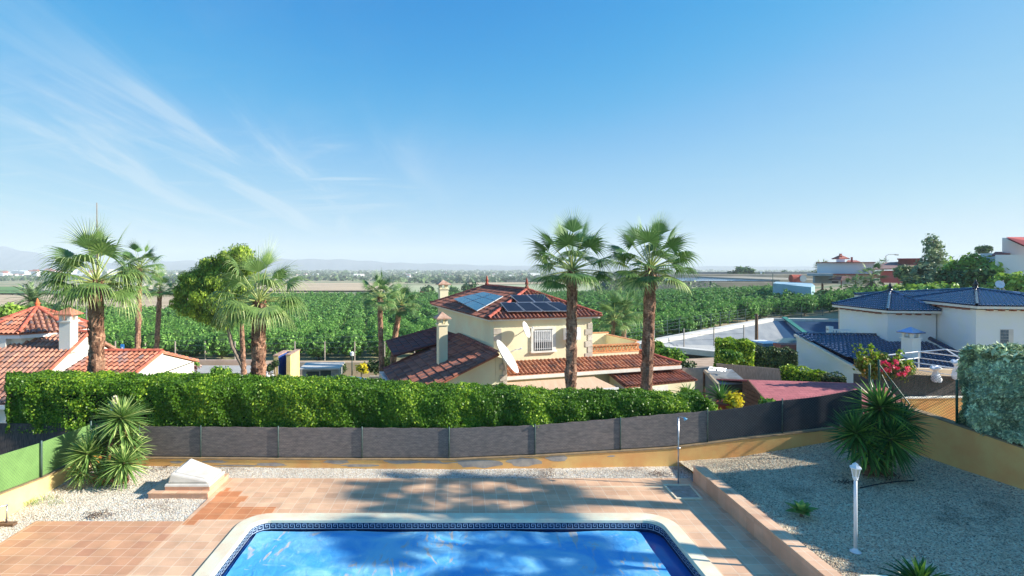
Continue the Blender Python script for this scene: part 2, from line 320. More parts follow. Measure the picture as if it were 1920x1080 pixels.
# ================================================================ POOL
def rrect(x0, x1, y0, y1, r, n=8):
    P = [(x0, y0), (x1, y0)]
    for k in range(n+1): a = math.pi/2*k/n; P.append((x1-r+r*math.cos(a), y1-r+r*math.sin(a)))
    for k in range(n+1): a = math.pi/2+math.pi/2*k/n; P.append((x0+r+r*math.cos(a), y1-r+r*math.sin(a)))
    return P
pool = thing('swimming_pool', 'rectangular swimming pool with pale stone coping and Greek key tile band', 'swimming pool', (0, 9, -.2))
inn, out = rrect(pool_x0, pool_x1, 3.6, pool_y1, .38), rrect(-5.17, 5.36, 3.6, 13.32, .70)
m = MB(); n = len(inn)
inner2 = rrect(pool_x0-.03, pool_x1+.03, 3.6, pool_y1+.03, .40)
def ring(m, A, B, zA, zB, rng):
    for k in rng: a, b = k, k+1; m.face([(*A[a], zA), (*A[b], zA), (*B[b], zB), (*B[a], zB)])
# cyclic order: start (x0,y0) , (x1,y0), ... back to (x0) -> path from index1 .. n-1 then to index0
order = list(range(1, n))+[0]
I = [inn[k] for k in order]; O = [out[k] for k in order]; I2 = [inner2[k] for k in order]
rg = range(len(I)-1)
ring(m, O, O, 0., .05, rg); ring(m, O, I2, .05, .065, rg); ring(m, I2, I, .065, .04, rg); ring(m, I, I, .04, -.02, rg)
m.build('coping', M_coping, pool)
m = MB(); Is = [(p[0]*1.0, p[1]) for p in I]
ring(m, I, I, -.02, -1.6, rg); m.face([(pool_x0, 3.6, -1.55), (pool_x1, 3.6, -1.55), (pool_x1, pool_y1, -1.55), (pool_x0, pool_y1, -1.55)])
m.build('basin', pm('pool_mosaic', rgb(70, 130, 180), rgb(50, 110, 165), scale=10, rough=.3), pool)
# tile band: navy strip 4 mm proud, pale key pieces 3 mm further
def offs(P, d):
    Q = []
    for k in range(len(P)):
        a, b = P[max(k-1, 0)], P[min(k+1, len(P)-1)]; t = Vector((b[0]-a[0], b[1]-a[1])).normalized(); Q.append((P[k][0]-t.y*d, P[k][1]+t.x*d))
    return Q
B1 = offs(I, .004); B2 = offs(I, .008)
m = MB(); ring(m, B1, B1, -.025, -.30, range(len(B1)-1)); m.build('tile_band', M_navy, pool)
L = [0]
for k in range(len(B2)-1): L.append(L[-1]+math.dist(B2[k], B2[k+1]))
def alongB(s):
    k = min(max(int(np.searchsorted(L, s))-1, 0), len(L)-2); t = (s-L[k])/(L[k+1]-L[k]+1e-9)
    return (B2[k][0]*(1-t)+B2[k+1][0]*t, B2[k][1]*(1-t)+B2[k+1][1]*t)
m = MB(); per = .15; s = 0; zt, zb = -.035, -.165; hh = zt-zb
pieces = [(0, .78, .0, .13), (.0, .13, .0, 1.), (.0, 1.0, .87, 1.), (.65, .78, .0, .62), (.34, .78, .49, .62), (.34, .45, .36, .62)]
while s < L[-1]-per:
    for (u0, u1, v0, v1) in pieces:
        a, b = alongB(s+u0*per), alongB(s+u1*per); m.face([(*a, zt-v1*hh), (*b, zt-v1*hh), (*b, zt-v0*hh), (*a, zt-v0*hh)])
    s += per
m.build('key_pattern', M_ltile, pool)
m = MB(); m.face([(pool_x0+.006, 3.6, -.24), (pool_x1-.006, 3.6, -.24), (pool_x1-.006, pool_y1-.006, -.24), (pool_x0+.006, pool_y1-.006, -.24)])
Mw = pm('pool_water', rgb(20, 92, 168), rgb(16, 78, 150), scale=1, rough=.04, bump=.15, bscale=3)
wt = m.build('pool_water', Mw); wt['kind'] = 'structure'
# solar cover
def covmat():
    m = bpy.data.materials.new('pool_cover_film'); m.use_nodes = True; n, l = m.node_tree.nodes, m.node_tree.links; b = n['Principled BSDF']; b.inputs['Roughness'].default_value = .6; b.inputs['Specular IOR Level'].default_value = .3
    g = n.new('ShaderNodeNewGeometry')
    def noise(sc_, st, det=6, dist=0., loc=(0, 0, 0), rot=0):
        mp = n.new('ShaderNodeMapping'); mp.inputs['Scale'].default_value = st; mp.inputs['Location'].default_value = loc; mp.inputs['Rotation'].default_value = (0, 0, rot); l.new(g.outputs['Position'], mp.inputs[0])
        t = n.new('ShaderNodeTexNoise'); t.inputs['Scale'].default_value = sc_; t.inputs['Detail'].default_value = det; t.inputs['Distortion'].default_value = dist; l.new(mp.outputs[0], t.inputs[0]); return t.outputs[0]
    def rng(v, a, b_):
        k = n.new('ShaderNodeMapRange'); k.interpolation_type = 'SMOOTHSTEP'; k.inputs[1].default_value = a; k.inputs[2].default_value = b_; l.new(v, k.inputs[0]); return k.outputs[0]
    def mixc(f, a, b_):
        q = n.new('ShaderNodeMix'); q.data_type = 'RGBA'; l.new(f, q.inputs[0])
        for i, v in ((6, a), (7, b_)):
            if isinstance(v, tuple): q.inputs[i].default_value = (*v, 1)
            else: l.new(v, q.inputs[i])
        return q.outputs[2]
    def mul(a, b_):
        q = n.new('ShaderNodeMath'); q.operation = 'MULTIPLY'; l.new(a, q.inputs[0]); l.new(b_, q.inputs[1]); return q.outputs[0]
    base = mixc(rng(noise(.8, (1, 1, 1), 5, 1.5), .35, .7), rgb(74, 162, 220), rgb(140, 200, 232))
    base = mixc(rng(noise(2.6, (1, .6, 1), 9, 1.4, rot=.5), .60, .86), base, rgb(170, 208, 232))
    streak = mul(rng(noise(2.2, (1.3, .45, 1), 7, 2.2, (3, 5, 0)), .55, .64), rng(noise(.55, (1, 1, 1), 3, 0, (1, 2, 0)), .46, .58))
    base = mixc(streak, base, rgb(186, 184, 178))
    wr = mul(rng(noise(3.2, (.5, 2.2, 1), 5, 1.0, (9, 2, 0), .35), .64, .72), rng(noise(.4, (1, 1, 1), 3, 0, (7, 2, 0)), .42, .6))
    base = mixc(wr, base, rgb(206, 210, 214))
    l.new(base, b.inputs['Base Color'])
    bp = n.new('ShaderNodeBump'); bp.inputs['Strength'].default_value = .5; bp.inputs['Distance'].default_value = .05; l.new(noise(3.5, (1, .7, 1), 6, 1.2), bp.inputs['Height']); l.new(bp.outputs[0], b.inputs['Normal'])
    return m
xs, ys = np.linspace(-4.72, 4.5, 170), np.linspace(3.8, 12.9, 150)
def cz(x, y):
    z = -.205+.010*math.sin(x*1.7+y*.6+1.3*math.sin(y*.8))+.008*math.sin(3.1*x-1.2*y)+.006*math.sin(5.3*y+2.2*x)
    for sx in (-2.4, 0.05, 2.5): z += .012*math.exp(-((x-sx)/.03)**2)
    z += .012*math.exp(-((y-11.3)/.03)**2)
    return z+.004*random.random()
o = grid_sheet('pool_cover', list(xs), list(ys), cz, covmat(), None); tag(o, 'wrinkled bright blue bubble cover with sandy stains floating on the pool', 'pool cover')
# ================================================================ RETAINING WALL, WALLS
root = thing('tiled_retaining_wall', 'low peach tiled wall dividing the pool deck from the raised gravel bed', 'low wall', (7.05, 9, 0)); m = MB()
MB().box(6.90, 7.19, 3.5, 15.34, -.1, .447).build('wall_body', M_walltile, root)
m.box(6.875, 7.215, 3.5, 15.365, .4475, .475); m.build('cap_tiles', M_deck, root, bevel=.006)
MB().box(7.35, 7.9, 9.35, 9.72, .3, .60).build('stone_block', M_coping, bevel=.03); tag(bpy.data.objects['stone_block'], 'pale stone block at the near end of the tiled retaining wall', 'stone block')
def poly_wall(name, pts, zb, zt, th, mat, label, cat='wall', capmat=None, side=1):
    """pts plan polyline, zt tops, zb bottoms"""
    root = thing(name, label, cat, (pts[0][0], pts[0][1], zb[0])); m = MB(); c = MB()
    for k in range(len(pts)-1):
        a, b = Vector(pts[k]), Vector(pts[k+1]); t = (b-a).normalized(); nn = Vector((-t.y, t.x))*th*side
        P = [(*a, zb[k]), (*b, zb[k+1]), (*(b+nn), zb[k+1]), (*(a+nn), zb[k])]; T = [(*a, zt[k]), (*b, zt[k+1]), (*(b+nn), zt[k+1]), (*(a+nn), zt[k])]
        m.hexa(P+T); e = nn*.12
        Q = [(*(a-e), zt[k]+.002), (*(b-e), zt[k+1]+.002), (*(b+nn+e), zt[k+1]+.002), (*(a+nn+e), zt[k]+.002)]; c.hexa(Q+[(q[0], q[1], q[2]+.035) for q in Q])
    m.build('wall_body', mat, root); c.build('coping', capmat or M_ochre_cap, root); return root
bwx = [-11.3, -9.5, -4.2, 0, 2.5, 6.7, 9.1, 12.0, 13.05]
bwy = [16.75, 16.62, 16.45, 16.35, 16.42, 16.6, 16.6, 16.5, 16.4]
bwt = [.33, .25, .27, .30, .38, .56, .86, 1.22, 1.5]
def ybw(x): return float(np.interp(x, bwx, bwy))
def tbw(x): return float(np.interp(x, bwx, bwt))
bwall = poly_wall('boundary_wall', list(zip(bwx, bwy)), [-.3]*9, [t-.035 for t in bwt], .18, M_ochre, 'long low ochre wall behind the pool, peeling render, under the screened fence')
# peeled patches of bare render
m = MB()
def patch(cx, z0, z1, wdt, seed):
    r = random.Random(seed); n = 14; P = []
    for k in range(n):
        a = 2*math.pi*k/n; x = cx+math.cos(a)*wdt/2*(.65+.5*r.random()); z = (z0+z1)/2+math.sin(a)*(z1-z0)/2*(.7+.5*r.random()); z = min(max(z, .01), tbw(x)-.04)
        P.append((x, ybw(x)-.004, z))
    MB().face(P).build('peeled_patch', M_bare, bwall)
for q in [(-8.6, .08, .16, .5, 1), (-7.4, .1, .2, .8, 2), (-5.6, .02, .14, 1.0, 3), (-3.6, .12, .3, .9, 4), (-2.9, .03, .12, 1.3, 5), (-1.6, .14, .3, 1.2, 6), (-.4, .14, .34, 1.6, 7), (.8, .03, .3, 1.9, 8), (2.2, .06, .34, 1.2, 9), (3.2, .2, .4, .7, 10), (4.9, .3, .36, .25, 11), (12.1, .93, 1.05, .35, 12), (-6.7, .0, .07, 1.6, 13)]: patch(*q)
lwall = poly_wall('boundary_wall', [(-11.15, 6), (-11.05, 13), (-11.15, 14.5), (-11.3, 16.74)], [-.3]*4, [.68, .64, .45, .30], .2, pm('ochre_sunlit_tone', rgb(240, 206, 144), rgb(228, 190, 126), scale=1.6, detail=8, rough=.9, bump=.2, bscale=60), 'ochre wall with a sunlit look put into its pale colour, along the left edge of the gravel, under the green screen', side=1)  # paler copy of the ochre, its sunlit look put into the colour
rw = [(12.95, 16.38), (13.28, 15.0), (13.85, 12.95), (14.7, 9.5)]
rwt = [2.14, 2.03, 1.78, 1.45]
rwall = poly_wall('boundary_wall', rw, [0]*4, [t for t in rwt], .2, M_ochre, 'tall ochre garden wall along the right edge of the gravel bed', side=1)
# ================================================================ FENCES
def wires(P, Q, zb, zt, pitch=.09, wd=.0045):
    """diamond wire strips between plan points P,Q; zb/zt pairs"""
    m = MB(); P, Q = Vector(P), Vector(Q); L = (Q-P).length; t = (Q-P)/L; h = max(zt[0]-zb[0], zt[1]-zb[1]); nrm = Vector((-t.y, t.x))
    k = -int(h/pitch)-1
    while k*pitch < L+h:
        for sgn in (1, -1):
            s0, s1 = (k*pitch, k*pitch+h) if sgn > 0 else (k*pitch+h, k*pitch)
            # param along u 0..1 from bottom to top
            pts = []
            for u in (0, 1): pts.append((s0+(s1-s0)*u, u))
            (sa, ua), (sb, ub) = pts
            # clip to 0..L
            def clip(sa, ua, sb, ub):
                if abs(sb-sa) < 1e-9: return None
                lo, hi = 0., 1.
                for bound in (0, L):
                    tt = (bound-sa)/(sb-sa)
                    if (sb > sa) == (bound == 0): lo = max(lo, tt)
                    else: hi = min(hi, tt)
                return (lo, hi) if hi > lo else None
            c = clip(sa, ua, sb, ub)
            if not c: continue
            pp = []
            for q in c:
                s_ = sa+(sb-sa)*q; u_ = q; f = s_/L; z0 = zb[0]+(zb[1]-zb[0])*f; z1 = zt[0]+(zt[1]-zt[0])*f
                xy = P+t*s_; pp.append(Vector((xy.x, xy.y, z0+(z1-z0)*u_)))
            d = (pp[1]-pp[0])
            if d.length < .02: continue
            d.normalize(); up = d.cross(Vector((nrm.x, nrm.y, 0)))*wd*.5
            m.face([pp[0]-up, pp[1]-up, pp[1]+up, pp[0]+up])
        k += 1
    return m
def merge(a, b):
    i = len(a.v); a.v += b.v; a.f += [tuple(i+k for k in f) for f in b.f]; a.r += b.r; return a
def post(name, parent, x, y, z0, z1, mat, r=.024): return MB().tube([(x, y, z0), (x, y, z1-.01), (x, y, z1)], [r, r, r*.6], 8).build(name, mat, parent, True)
bf = thing('screened_fence', 'long chain link fence with faded wicker screening on the low ochre wall behind the pool', 'fence', (0, 16.5, .3))
fpx = [262, 377, 522, 679, 842, 1003, 1163, 1326, 1466, 1612]
ftop = {-11.3: 1.2, -4: 1.22, 0: 1.23, 2.5: 1.3, 5.1: 1.48, 7.8: 1.68, 10.1: 2.03, 12.6: 2.42, 13: 2.5}
def ft(x): return float(np.interp(x, list(ftop), list(ftop.values())))
def pxx(px):
    Z = 16.5
    for _ in range(4): x = (px-CX)*Z/F; Z = ybw(x)+.09
    return x
PX = [pxx(p) for p in fpx]
for i, x in enumerate(PX): post('post', bf, x, ybw(x)+.068, tbw(x), ft(x)+.04, M_greypost if i < 9 else M_greenpost, .019 if i < 9 else .04)
W = MB(); ext = [-11.3]+PX
for i in range(len(ext)-1):
    a, b = ext[i], ext[i+1]; merge(W, wires((a, ybw(a)+.06), (b, ybw(b)+.06), (tbw(a)+.01, tbw(b)+.01), (ft(a), ft(b))))
W.build('wire_mesh', M_wire, bf)
def sheet(m, xa, xb, n, off, zlo, zhi, th=.012):
    for k in range(n):
        a, b = xa+(xb-xa)*k/n, xa+(xb-xa)*(k+1)/n; ya, yb = ybw(a)+off, ybw(b)+off
        m.hexa([(a, ya, zlo(a)), (b, yb, zlo(b)), (b, yb+th, zlo(b)), (a, ya+th, zlo(a)), (a, ya, zhi(a)), (b, yb, zhi(b)), (b, yb+th, zhi(b)), (a, ya+th, zhi(a))])
m = MB(); sheet(m, -11.3, pxx(1326), 90, .085, lambda x: tbw(x)+.03, lambda x: ft(x)-.01+.01*math.sin(x*9)); m.build('wicker_screen', M_screen, bf)
m = MB(); sheet(m, pxx(1326), pxx(1612), 30, .085, lambda x: tbw(x)+.03, lambda x: ft(x)-.02-.05*abs(math.sin((x-7.8)*1.35)) ); m.build('dark_netting', M_net, bf)
# torn holes in the wicker
m = MB(); r = random.Random(3)
for (px, py, wd) in [(720, 818, .5), (735, 820, .3), (728, 838, .35), (752, 822, .25), (905, 828, .18), (1010, 822, .12), (1058, 822, .14), (1130, 806, .2), (560, 822, .2), (590, 832, .25), (610, 824, .12), (880, 848, .2), (420, 815, .12)]:
    p = at(px, py, ybw(pxx(px))+.09); q = []
    for k in range(10): a = 2*math.pi*k/10; q.append((p.x+math.cos(a)*wd*(.3+.3*r.random()), p.y, p.z+math.sin(a)*.028*(.5+.9*r.random())))
    MB().face(q).build('torn_patch', pm('torn_dark', rgb(60, 54, 46), rgb(90, 84, 60), scale=9, rough=1), bf)
# left green screen fence
lf = thing('screened_fence', 'chain link fence with bright green screening on the left ochre wall', 'fence', (-11.2, 13, .5))
lp = [(-11.2, 6, .70, 1.72), (-11.1, 13, .66, 1.60), (-11.18, 14.45, .48, 1.44), (-11.4, 16.8, .33, 1.25)]
W = MB()
for i in range(3): (a, b) = lp[i], lp[i+1]; merge(W, wires(a[:2], b[:2], (a[2], b[2]), (a[3], b[3])))
W.build('wire_mesh', M_wireg, lf); m = MB()
for i in range(3):
    a, b = lp[i], lp[i+1]; o = -.03
    m.hexa([(a[0]+o, a[1], a[2]+.02), (b[0]+o, b[1], b[2]+.02), (b[0]+o-.01, b[1], b[2]+.02), (a[0]+o-.01, a[1], a[2]+.02), (a[0]+o, a[1], a[3]-.02), (b[0]+o, b[1], b[3]-.02), (b[0]+o-.01, b[1], b[3]-.02), (a[0]+o-.01, a[1], a[3]-.02)])
m.build('green_screen', M_greennet, lf)
for (x, y, a, b) in [lp[0], lp[2], (-11.3, 16.6, .33, 1.35), (-11.14, 11.9, .66, 1.66)]: post('post', lf, x+.02, y, a, b+.05, M_greypost, .027)
# right green fence on the tall ochre wall
rf = thing('chain_link_fence', 'green chain link fence with dark green posts on the tall ochre wall at right', 'fence', (13.3, 15, 2.1))
def rwp(Y): return float(np.interp(Y, [9.5, 12.95, 15.0, 16.38], [14.7, 13.85, 13.28, 12.95]))-.1+.2
def rwz(Y): return float(np.interp(Y, [9.5, 12.95, 15.0, 16.38], [1.49, 1.82, 2.07, 2.18]))
ys_ = [16.36, 14.36, 12.4, 10.4]; W = MB()
for a, b in zip(ys_[:-1], ys_[1:]): merge(W, wires((rwp(a), a), (rwp(b), b), (rwz(a), rwz(b)), (rwz(a)+1.12, rwz(b)+1.12), .08, .006))
W.build('wire_mesh', M_wireg, rf)
for y in ys_: post('post', rf, rwp(y), y, rwz(y)-.01, rwz(y)+1.17, M_greenpost, .03)
post('post', rf, 12.72, 16.3, 1.3, 3.2, M_greenpost, .03)
MB().tube([(rwp(16.36), 16.36, 3.2), (rwp(15.5), 15.5, 2.2)], .02, 6).build('brace', M_greenpost, rf)
MB().tube([(rwp(16.3)+.02, 16.3, 2.9), (rwp(15.9), 15.9, 2.2)], .02, 6).build('brace', M_greenpost, rf)

# loose stones lying proud of the gravel
def stones(name, n, fx, zf, label, mat, sz=(.007, .018)):
    P = np.array([fx() for _ in range(n)]); s = RNG.uniform(*sz, n); V = []; F_ = []
    o6 = np.array([(1, 0, 0), (-1, 0, 0), (0, 1, 0), (0, -1, 0), (0, 0, 1), (0, 0, -1)], float); ft_ = np.array([(0, 2, 4), (2, 1, 4), (1, 3, 4), (3, 0, 4), (2, 0, 5), (1, 2, 5), (3, 1, 5), (0, 3, 5)])
    a = RNG.random(n)*6.28; ca, sa = np.cos(a)[:, None], np.sin(a)[:, None]; sc3 = np.stack([s*RNG.uniform(.8, 1.5, n), s, s*RNG.uniform(.5, .9, n)], 1); W = o6[None]*sc3[:, None, :]+RNG.normal(size=(n, 6, 3))*s[:, None, None]*.15
    X = W[..., 0]*ca-W[..., 1]*sa; Y = W[..., 0]*sa+W[..., 1]*ca; Z = np.array([zf(x, y) for x, y in P])
    V = np.stack([X+P[:, :1], Y+P[:, 1:2], W[..., 2]+Z[:, None]+s[:, None]*.3], 2).reshape(-1, 3); F_ = (np.arange(n)[:, None, None]*6+ft_[None]).reshape(-1, 3)
    o = mesh_from(name, V, F_, np.repeat(RNG.random(n), 8), mat); o['kind'] = 'stuff'; o['label'] = label
M_st1 = pm('white_stones', rgb(240, 231, 214), rgb(222, 206, 184), scale=20, rnd=.45, c3=rgb(150, 128, 108)); M_st2 = pm('buff_stones', rgb(238, 214, 182), rgb(206, 180, 148), scale=20, rnd=.45, c3=rgb(120, 108, 92))
def fl():
    while True:
        x, y = random.uniform(-11, 6.8), random.uniform(11.5, 16.3)
        if (y > 15.62) or (x < -6.6 and y > 13.0) or x < -10.2: return x, y
def fr(): return random.uniform(7.25, 13.4), random.uniform(9, 16.3)
stones('white_stones', 26000, fl, lambda x, y: -.012+.018*math.sin(x*2.1+y)*math.sin(y*1.7), 'loose white stones scattered over the gravel left of and behind the deck', M_st1)
stones('buff_stones', 26000, fr, lambda x, y: bed_z(x, y)+.02*math.sin(x*2.7+y)*math.sin(y*2.1), 'loose buff stones scattered over the raised bed', M_st2)
# ================================================================ HEDGE BEHIND THE FENCE
hp = [12, 300, 600, 850, 1100, 1310]
hx = [(p-CX)*17.6/F for p in hp]; htop = [2.46, 2.40, 2.30, 2.12, 2.00, 1.93]; hback = [18.9, 18.9, 18.8, 18.5, 18.2, 18.0]
def hz(x): return float(np.interp(x, hx, htop))+.03*math.sin(x*1.3)+.02*math.sin(x*3.1+1)
def hy0(x): return ybw(x)+.42+.08*math.sin(x*1.7)+.05*math.sin(x*4.3)
def hy1(x): return float(np.interp(x, hx, hback))
def hbot(x): return float(np.interp(x, [-14.7, -9, 0, 5, 8.1], [.95, 1.02, 1.12, 1.35, 1.55]))
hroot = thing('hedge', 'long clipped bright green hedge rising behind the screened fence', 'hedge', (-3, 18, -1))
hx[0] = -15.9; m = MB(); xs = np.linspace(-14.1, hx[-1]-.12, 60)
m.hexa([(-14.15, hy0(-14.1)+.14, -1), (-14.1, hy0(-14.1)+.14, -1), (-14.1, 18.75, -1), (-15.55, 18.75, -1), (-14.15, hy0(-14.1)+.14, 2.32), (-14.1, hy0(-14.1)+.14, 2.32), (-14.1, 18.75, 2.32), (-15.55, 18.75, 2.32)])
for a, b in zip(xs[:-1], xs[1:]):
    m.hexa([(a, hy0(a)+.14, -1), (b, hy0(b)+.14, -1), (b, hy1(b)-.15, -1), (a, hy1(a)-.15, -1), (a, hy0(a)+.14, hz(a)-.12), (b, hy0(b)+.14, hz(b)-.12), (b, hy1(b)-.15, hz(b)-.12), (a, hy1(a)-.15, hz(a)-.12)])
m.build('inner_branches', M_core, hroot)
def hedge_pts(n, face):
    x = hx[0]+(hx[-1]-hx[0])*RNG.random(n); X = x; P = np.zeros((n, 3)); N = np.zeros((n, 3))
    y0 = np.array([hy0(v) for v in x]); y1 = np.array([hy1(v) for v in x]); zt = np.array([hz(v) for v in x]); zb = np.array([hbot(v) for v in x])
    if face == 'front':
        z = zb-.1+(zt-zb+.1)*RNG.random(n); lump = .045*np.sin(x*5.1+z*3)+.03*np.sin(x*11.+z*7.)+.035*np.sin(z*9+x*2)
        r = np.clip((z-zt+.25)/.25, 0, 1); P = np.stack([x, y0+lump-.02+.16*r*r+RNG.normal(size=n)*.05, z], 1); N = np.tile([0, -1, .35], (n, 1)).astype(float)
    elif face == 'top':
        u = RNG.random(n); y = y0+.1+(y1-y0-.1)*u; lump = .025*np.sin(x*6+y*4)+.02*np.sin(x*13-y*9); P = np.stack([x, y, zt+lump+RNG.normal(size=n)*.03], 1); N = np.tile([0, -.2, 1], (n, 1)).astype(float)
    elif face == 'left':
        yy = 17.05+1.8*RNG.random(n); z = .95+1.4*RNG.random(n); P = np.stack([-.835*yy+RNG.normal(size=n)*.03, yy, z], 1); N = np.tile([-1, -.2, .3], (n, 1)).astype(float)
    else:
        z = zb+(zt-zb)*RNG.random(n); yy = y0+(y1-y0)*RNG.random(n); sgn = 1 if face == 'right' else -1; xx = (hx[-1] if sgn > 0 else hx[0])+RNG.normal(size=n)*.06+np.sin(z*6+yy*5)*.05
        z = np.minimum(z, hz(xx.mean())); P = np.stack([xx, yy, z], 1); N = np.tile([sgn, -.1, .3], (n, 1)).astype(float)
    return P, N
A = [hedge_pts(115000, 'front'), hedge_pts(80000, 'top'), hedge_pts(3000, 'left'), hedge_pts(3000, 'right')]
P = np.concatenate([a[0] for a in A]); N = np.concatenate([a[1] for a in A])
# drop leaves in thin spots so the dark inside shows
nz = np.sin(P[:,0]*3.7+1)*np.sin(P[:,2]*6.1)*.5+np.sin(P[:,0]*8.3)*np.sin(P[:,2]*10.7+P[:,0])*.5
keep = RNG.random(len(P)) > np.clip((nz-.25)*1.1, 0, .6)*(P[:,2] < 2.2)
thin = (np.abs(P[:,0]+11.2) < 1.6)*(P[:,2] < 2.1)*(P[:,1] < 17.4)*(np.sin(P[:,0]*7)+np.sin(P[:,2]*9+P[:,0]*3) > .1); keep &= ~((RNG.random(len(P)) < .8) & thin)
keep &= (P[:,0]/P[:,1]*1000+850+3*np.sin(P[:,2]*9) > 12)
P, N = P[keep], N[keep]
rn = np.clip(.45*RNG.random(len(P))+.3*(.5+.5*np.sin(P[:,0]*2.3+np.sin(P[:,0]*.7)*2))+.25*RNG.random(len(P)), 0, 1)
leaves('foliage', P, N, .055, M_hedge, hroot, 1.3, rn, jit=.7)
M_twig = pm('twig', rgb(150, 128, 110), rgb(110, 92, 78), scale=6)
for k in range(90):
    x = -12.9+3.6*random.random() if k < 66 else -14+20*random.random(); y = hy0(x)+.12; z = 1.05+random.random()*.3
    MB().tube([(x, y, z), (x+random.uniform(-.15, .15), y-.04, z+.35), (x+random.uniform(-.3, .3), y-.02, z+.5+.3*random.random())], [.012, .009, .004], 4, False).build('bare_twig', M_twig, hroot)
# ================================================================ YUCCAS
def sword(m, base, d, L, wdt, droop=.25, r=None, segs=4, fold=.25):
    d = Vector(d).normalized(); side = d.cross(Vector((0, 0, 1)))
    if side.length < .1: side = Vector((1, 0, 0))
    side.normalize(); pts = []; p = Vector(base); dd = d.copy()
    for k in range(segs+1):
        u = k/segs; pts.append((p.copy(), wdt*(.55+.9*u if u < .35 else .87*(1-((u-.35)/.65)**1.6))+.0015, dd.copy())); p = p+dd*L/segs; dd = (dd+Vector((0, 0, -droop/segs))).normalized()
    i = len(m.v); c = random.random() if r is None else r
    for (q, ww, e) in pts:
        up = side.cross(e).normalized(); m.v += [tuple(q-side*ww*.5+up*ww*fold), tuple(q-up*0), tuple(q+side*ww*.5+up*ww*fold)]
    for k in range(segs):
        for j in (0, 1): m.f.append((i+3*k+j, i+3*k+j+1, i+3*k+j+4, i+3*k+j+3)); m.r.append(c)
def rosette(c, rad, n, axis=(0, 0, 1), wdt=.045, low=-.55, droop=.25, rs=0):
    r = random.Random(rs); m = MB(); ax = Vector(axis).normalized(); q = Vector((0, 0, 1)).rotation_difference(ax)
    for k in range(n):
        u = k/n; el = math.asin(max(-1, min(1, 1-(1-low)*u)))+r.uniform(-.08, .08); a = k*2.39996+r.uniform(-.2, .2)
        d = q @ Vector((math.cos(a)*math.cos(el), math.sin(a)*math.cos(el), math.sin(el)))
        L = rad*(.75+.3*math.sin(min(1, u*1.6)*1.5))*r.uniform(.85, 1.08)
        sword(m, Vector(c)+d*.04-ax*u*.12, d, L, wdt*r.uniform(.8, 1.15), droop*(.3+u*1.1), r=r.random()*(1 if u < .8 else .99))
    return m
def yucca(heads, base, label, mat, group=None, stems=None, dead=True):
    t = thing('yucca', label, 'yucca', base, group); b = Vector(base)
    for i, (c, rad, n, ax) in enumerate(heads):
        c = Vector(c); mid = (b+c)/2+Vector((random.uniform(-.08, .08), 0, -.05)); off = Vector(((i-len(heads)/2)*.12, (i % 2)*.1, 0))
        st = MB().tube([b+off, mid+off*.4, c], [.085, .07, .05], 8).build('stem', M_trunk, t, True)
        rosette(c, rad, int(n*1.5), ax, wdt=.075 if rad > .6 else .06, rs=i*7+int(b.x*10) & 1023).build('leaf_rosette', mat, t)
        if dead and i < 2:
            m = MB()
            for k in range(30): a = random.random()*6.28; sword(m, c-Vector((0, 0, .12)), (math.cos(a), math.sin(a), -.9), rad*.55, .03, .6)
            m.build('dry_leaves', pm('dry_leaf', rgb(176, 146, 108), rgb(130, 104, 78), scale=6, rnd=.3), t)
    return t
YZ = 15.35
ly = yucca([(at(228, 782, 15.5), .78, 120, (.1, -.2, 1)), (at(163, 850, 15.2), .72, 110, (-.45, -.45, 1)), (at(232, 868, 15.0), .66, 100, (.35, -.6, 1)), (at(208, 825, 15.7), .62, 80, (-.1, .1, 1)), (at(252, 838, 15.6), .55, 70, (.6, .0, 1)), (at(196, 884, 15.2), .5, 60, (0, -.6, 1)), (at(180, 820, 15.6), .5, 60, (-.5, .1, 1)), (at(240, 812, 15.5), .55, 60, (.5, .1, 1)), (at(150, 884, 15.0), .45, 50, (-.5, -.6, 1))], (-9.75, 15.3, 0), 'tall light green yucca clump with a pale flower spike in the left gravel corner', M_yucca)
m = MB(); c = at(216, 762, 15.7)
MB().tube([c-Vector((0, 0, .3)), c+Vector((0, 0, .3))], [.02, .008], 5).build('flower_stalk', M_yucca, ly)
m = MB(); r = random.Random(5)
for k in range(150):
    u = r.random(); a = r.random()*6.28; rr = .17*(1-u*.7)*r.random()**.5; p = c+Vector((math.cos(a)*rr, math.sin(a)*rr, -.12+.42*u)); s = .024+.014*r.random()
    d = Vector(( r.uniform(-1, 1), r.uniform(-1, 1), r.uniform(-1, 1))).normalized(); e = d.orthogonal().normalized(); f = d.cross(e)
    m.face([p-e*s, p+f*s, p+e*s, p-f*s])
m.build('flower_spike', pm('yucca_flower', rgb(236, 224, 200), rgb(214, 190, 160), scale=9, rnd=.3), ly)
ry = yucca([(at(1652, 762, 14.25), .82, 130, (.1, -.3, 1)), (at(1604, 812, 14.1), .80, 120, (-.5, -.45, 1)), (at(1672, 822, 13.9), .84, 130, (.3, -.7, 1)), (at(1628, 840, 13.95), .66, 90, (-.2, -.7, 1)), (at(1692, 788, 14.4), .72, 90, (.6, .1, 1)), (at(1636, 798, 14.5), .66, 90, (-.2, .2, 1)), (at(1650, 862, 14.0), .45, 60, (.1, -.8, 1))], (11.35, 14.15, bed_z(11.35, 14.1)), 'big dark green yucca clump in the far right corner of the gravel bed', M_yuccad)
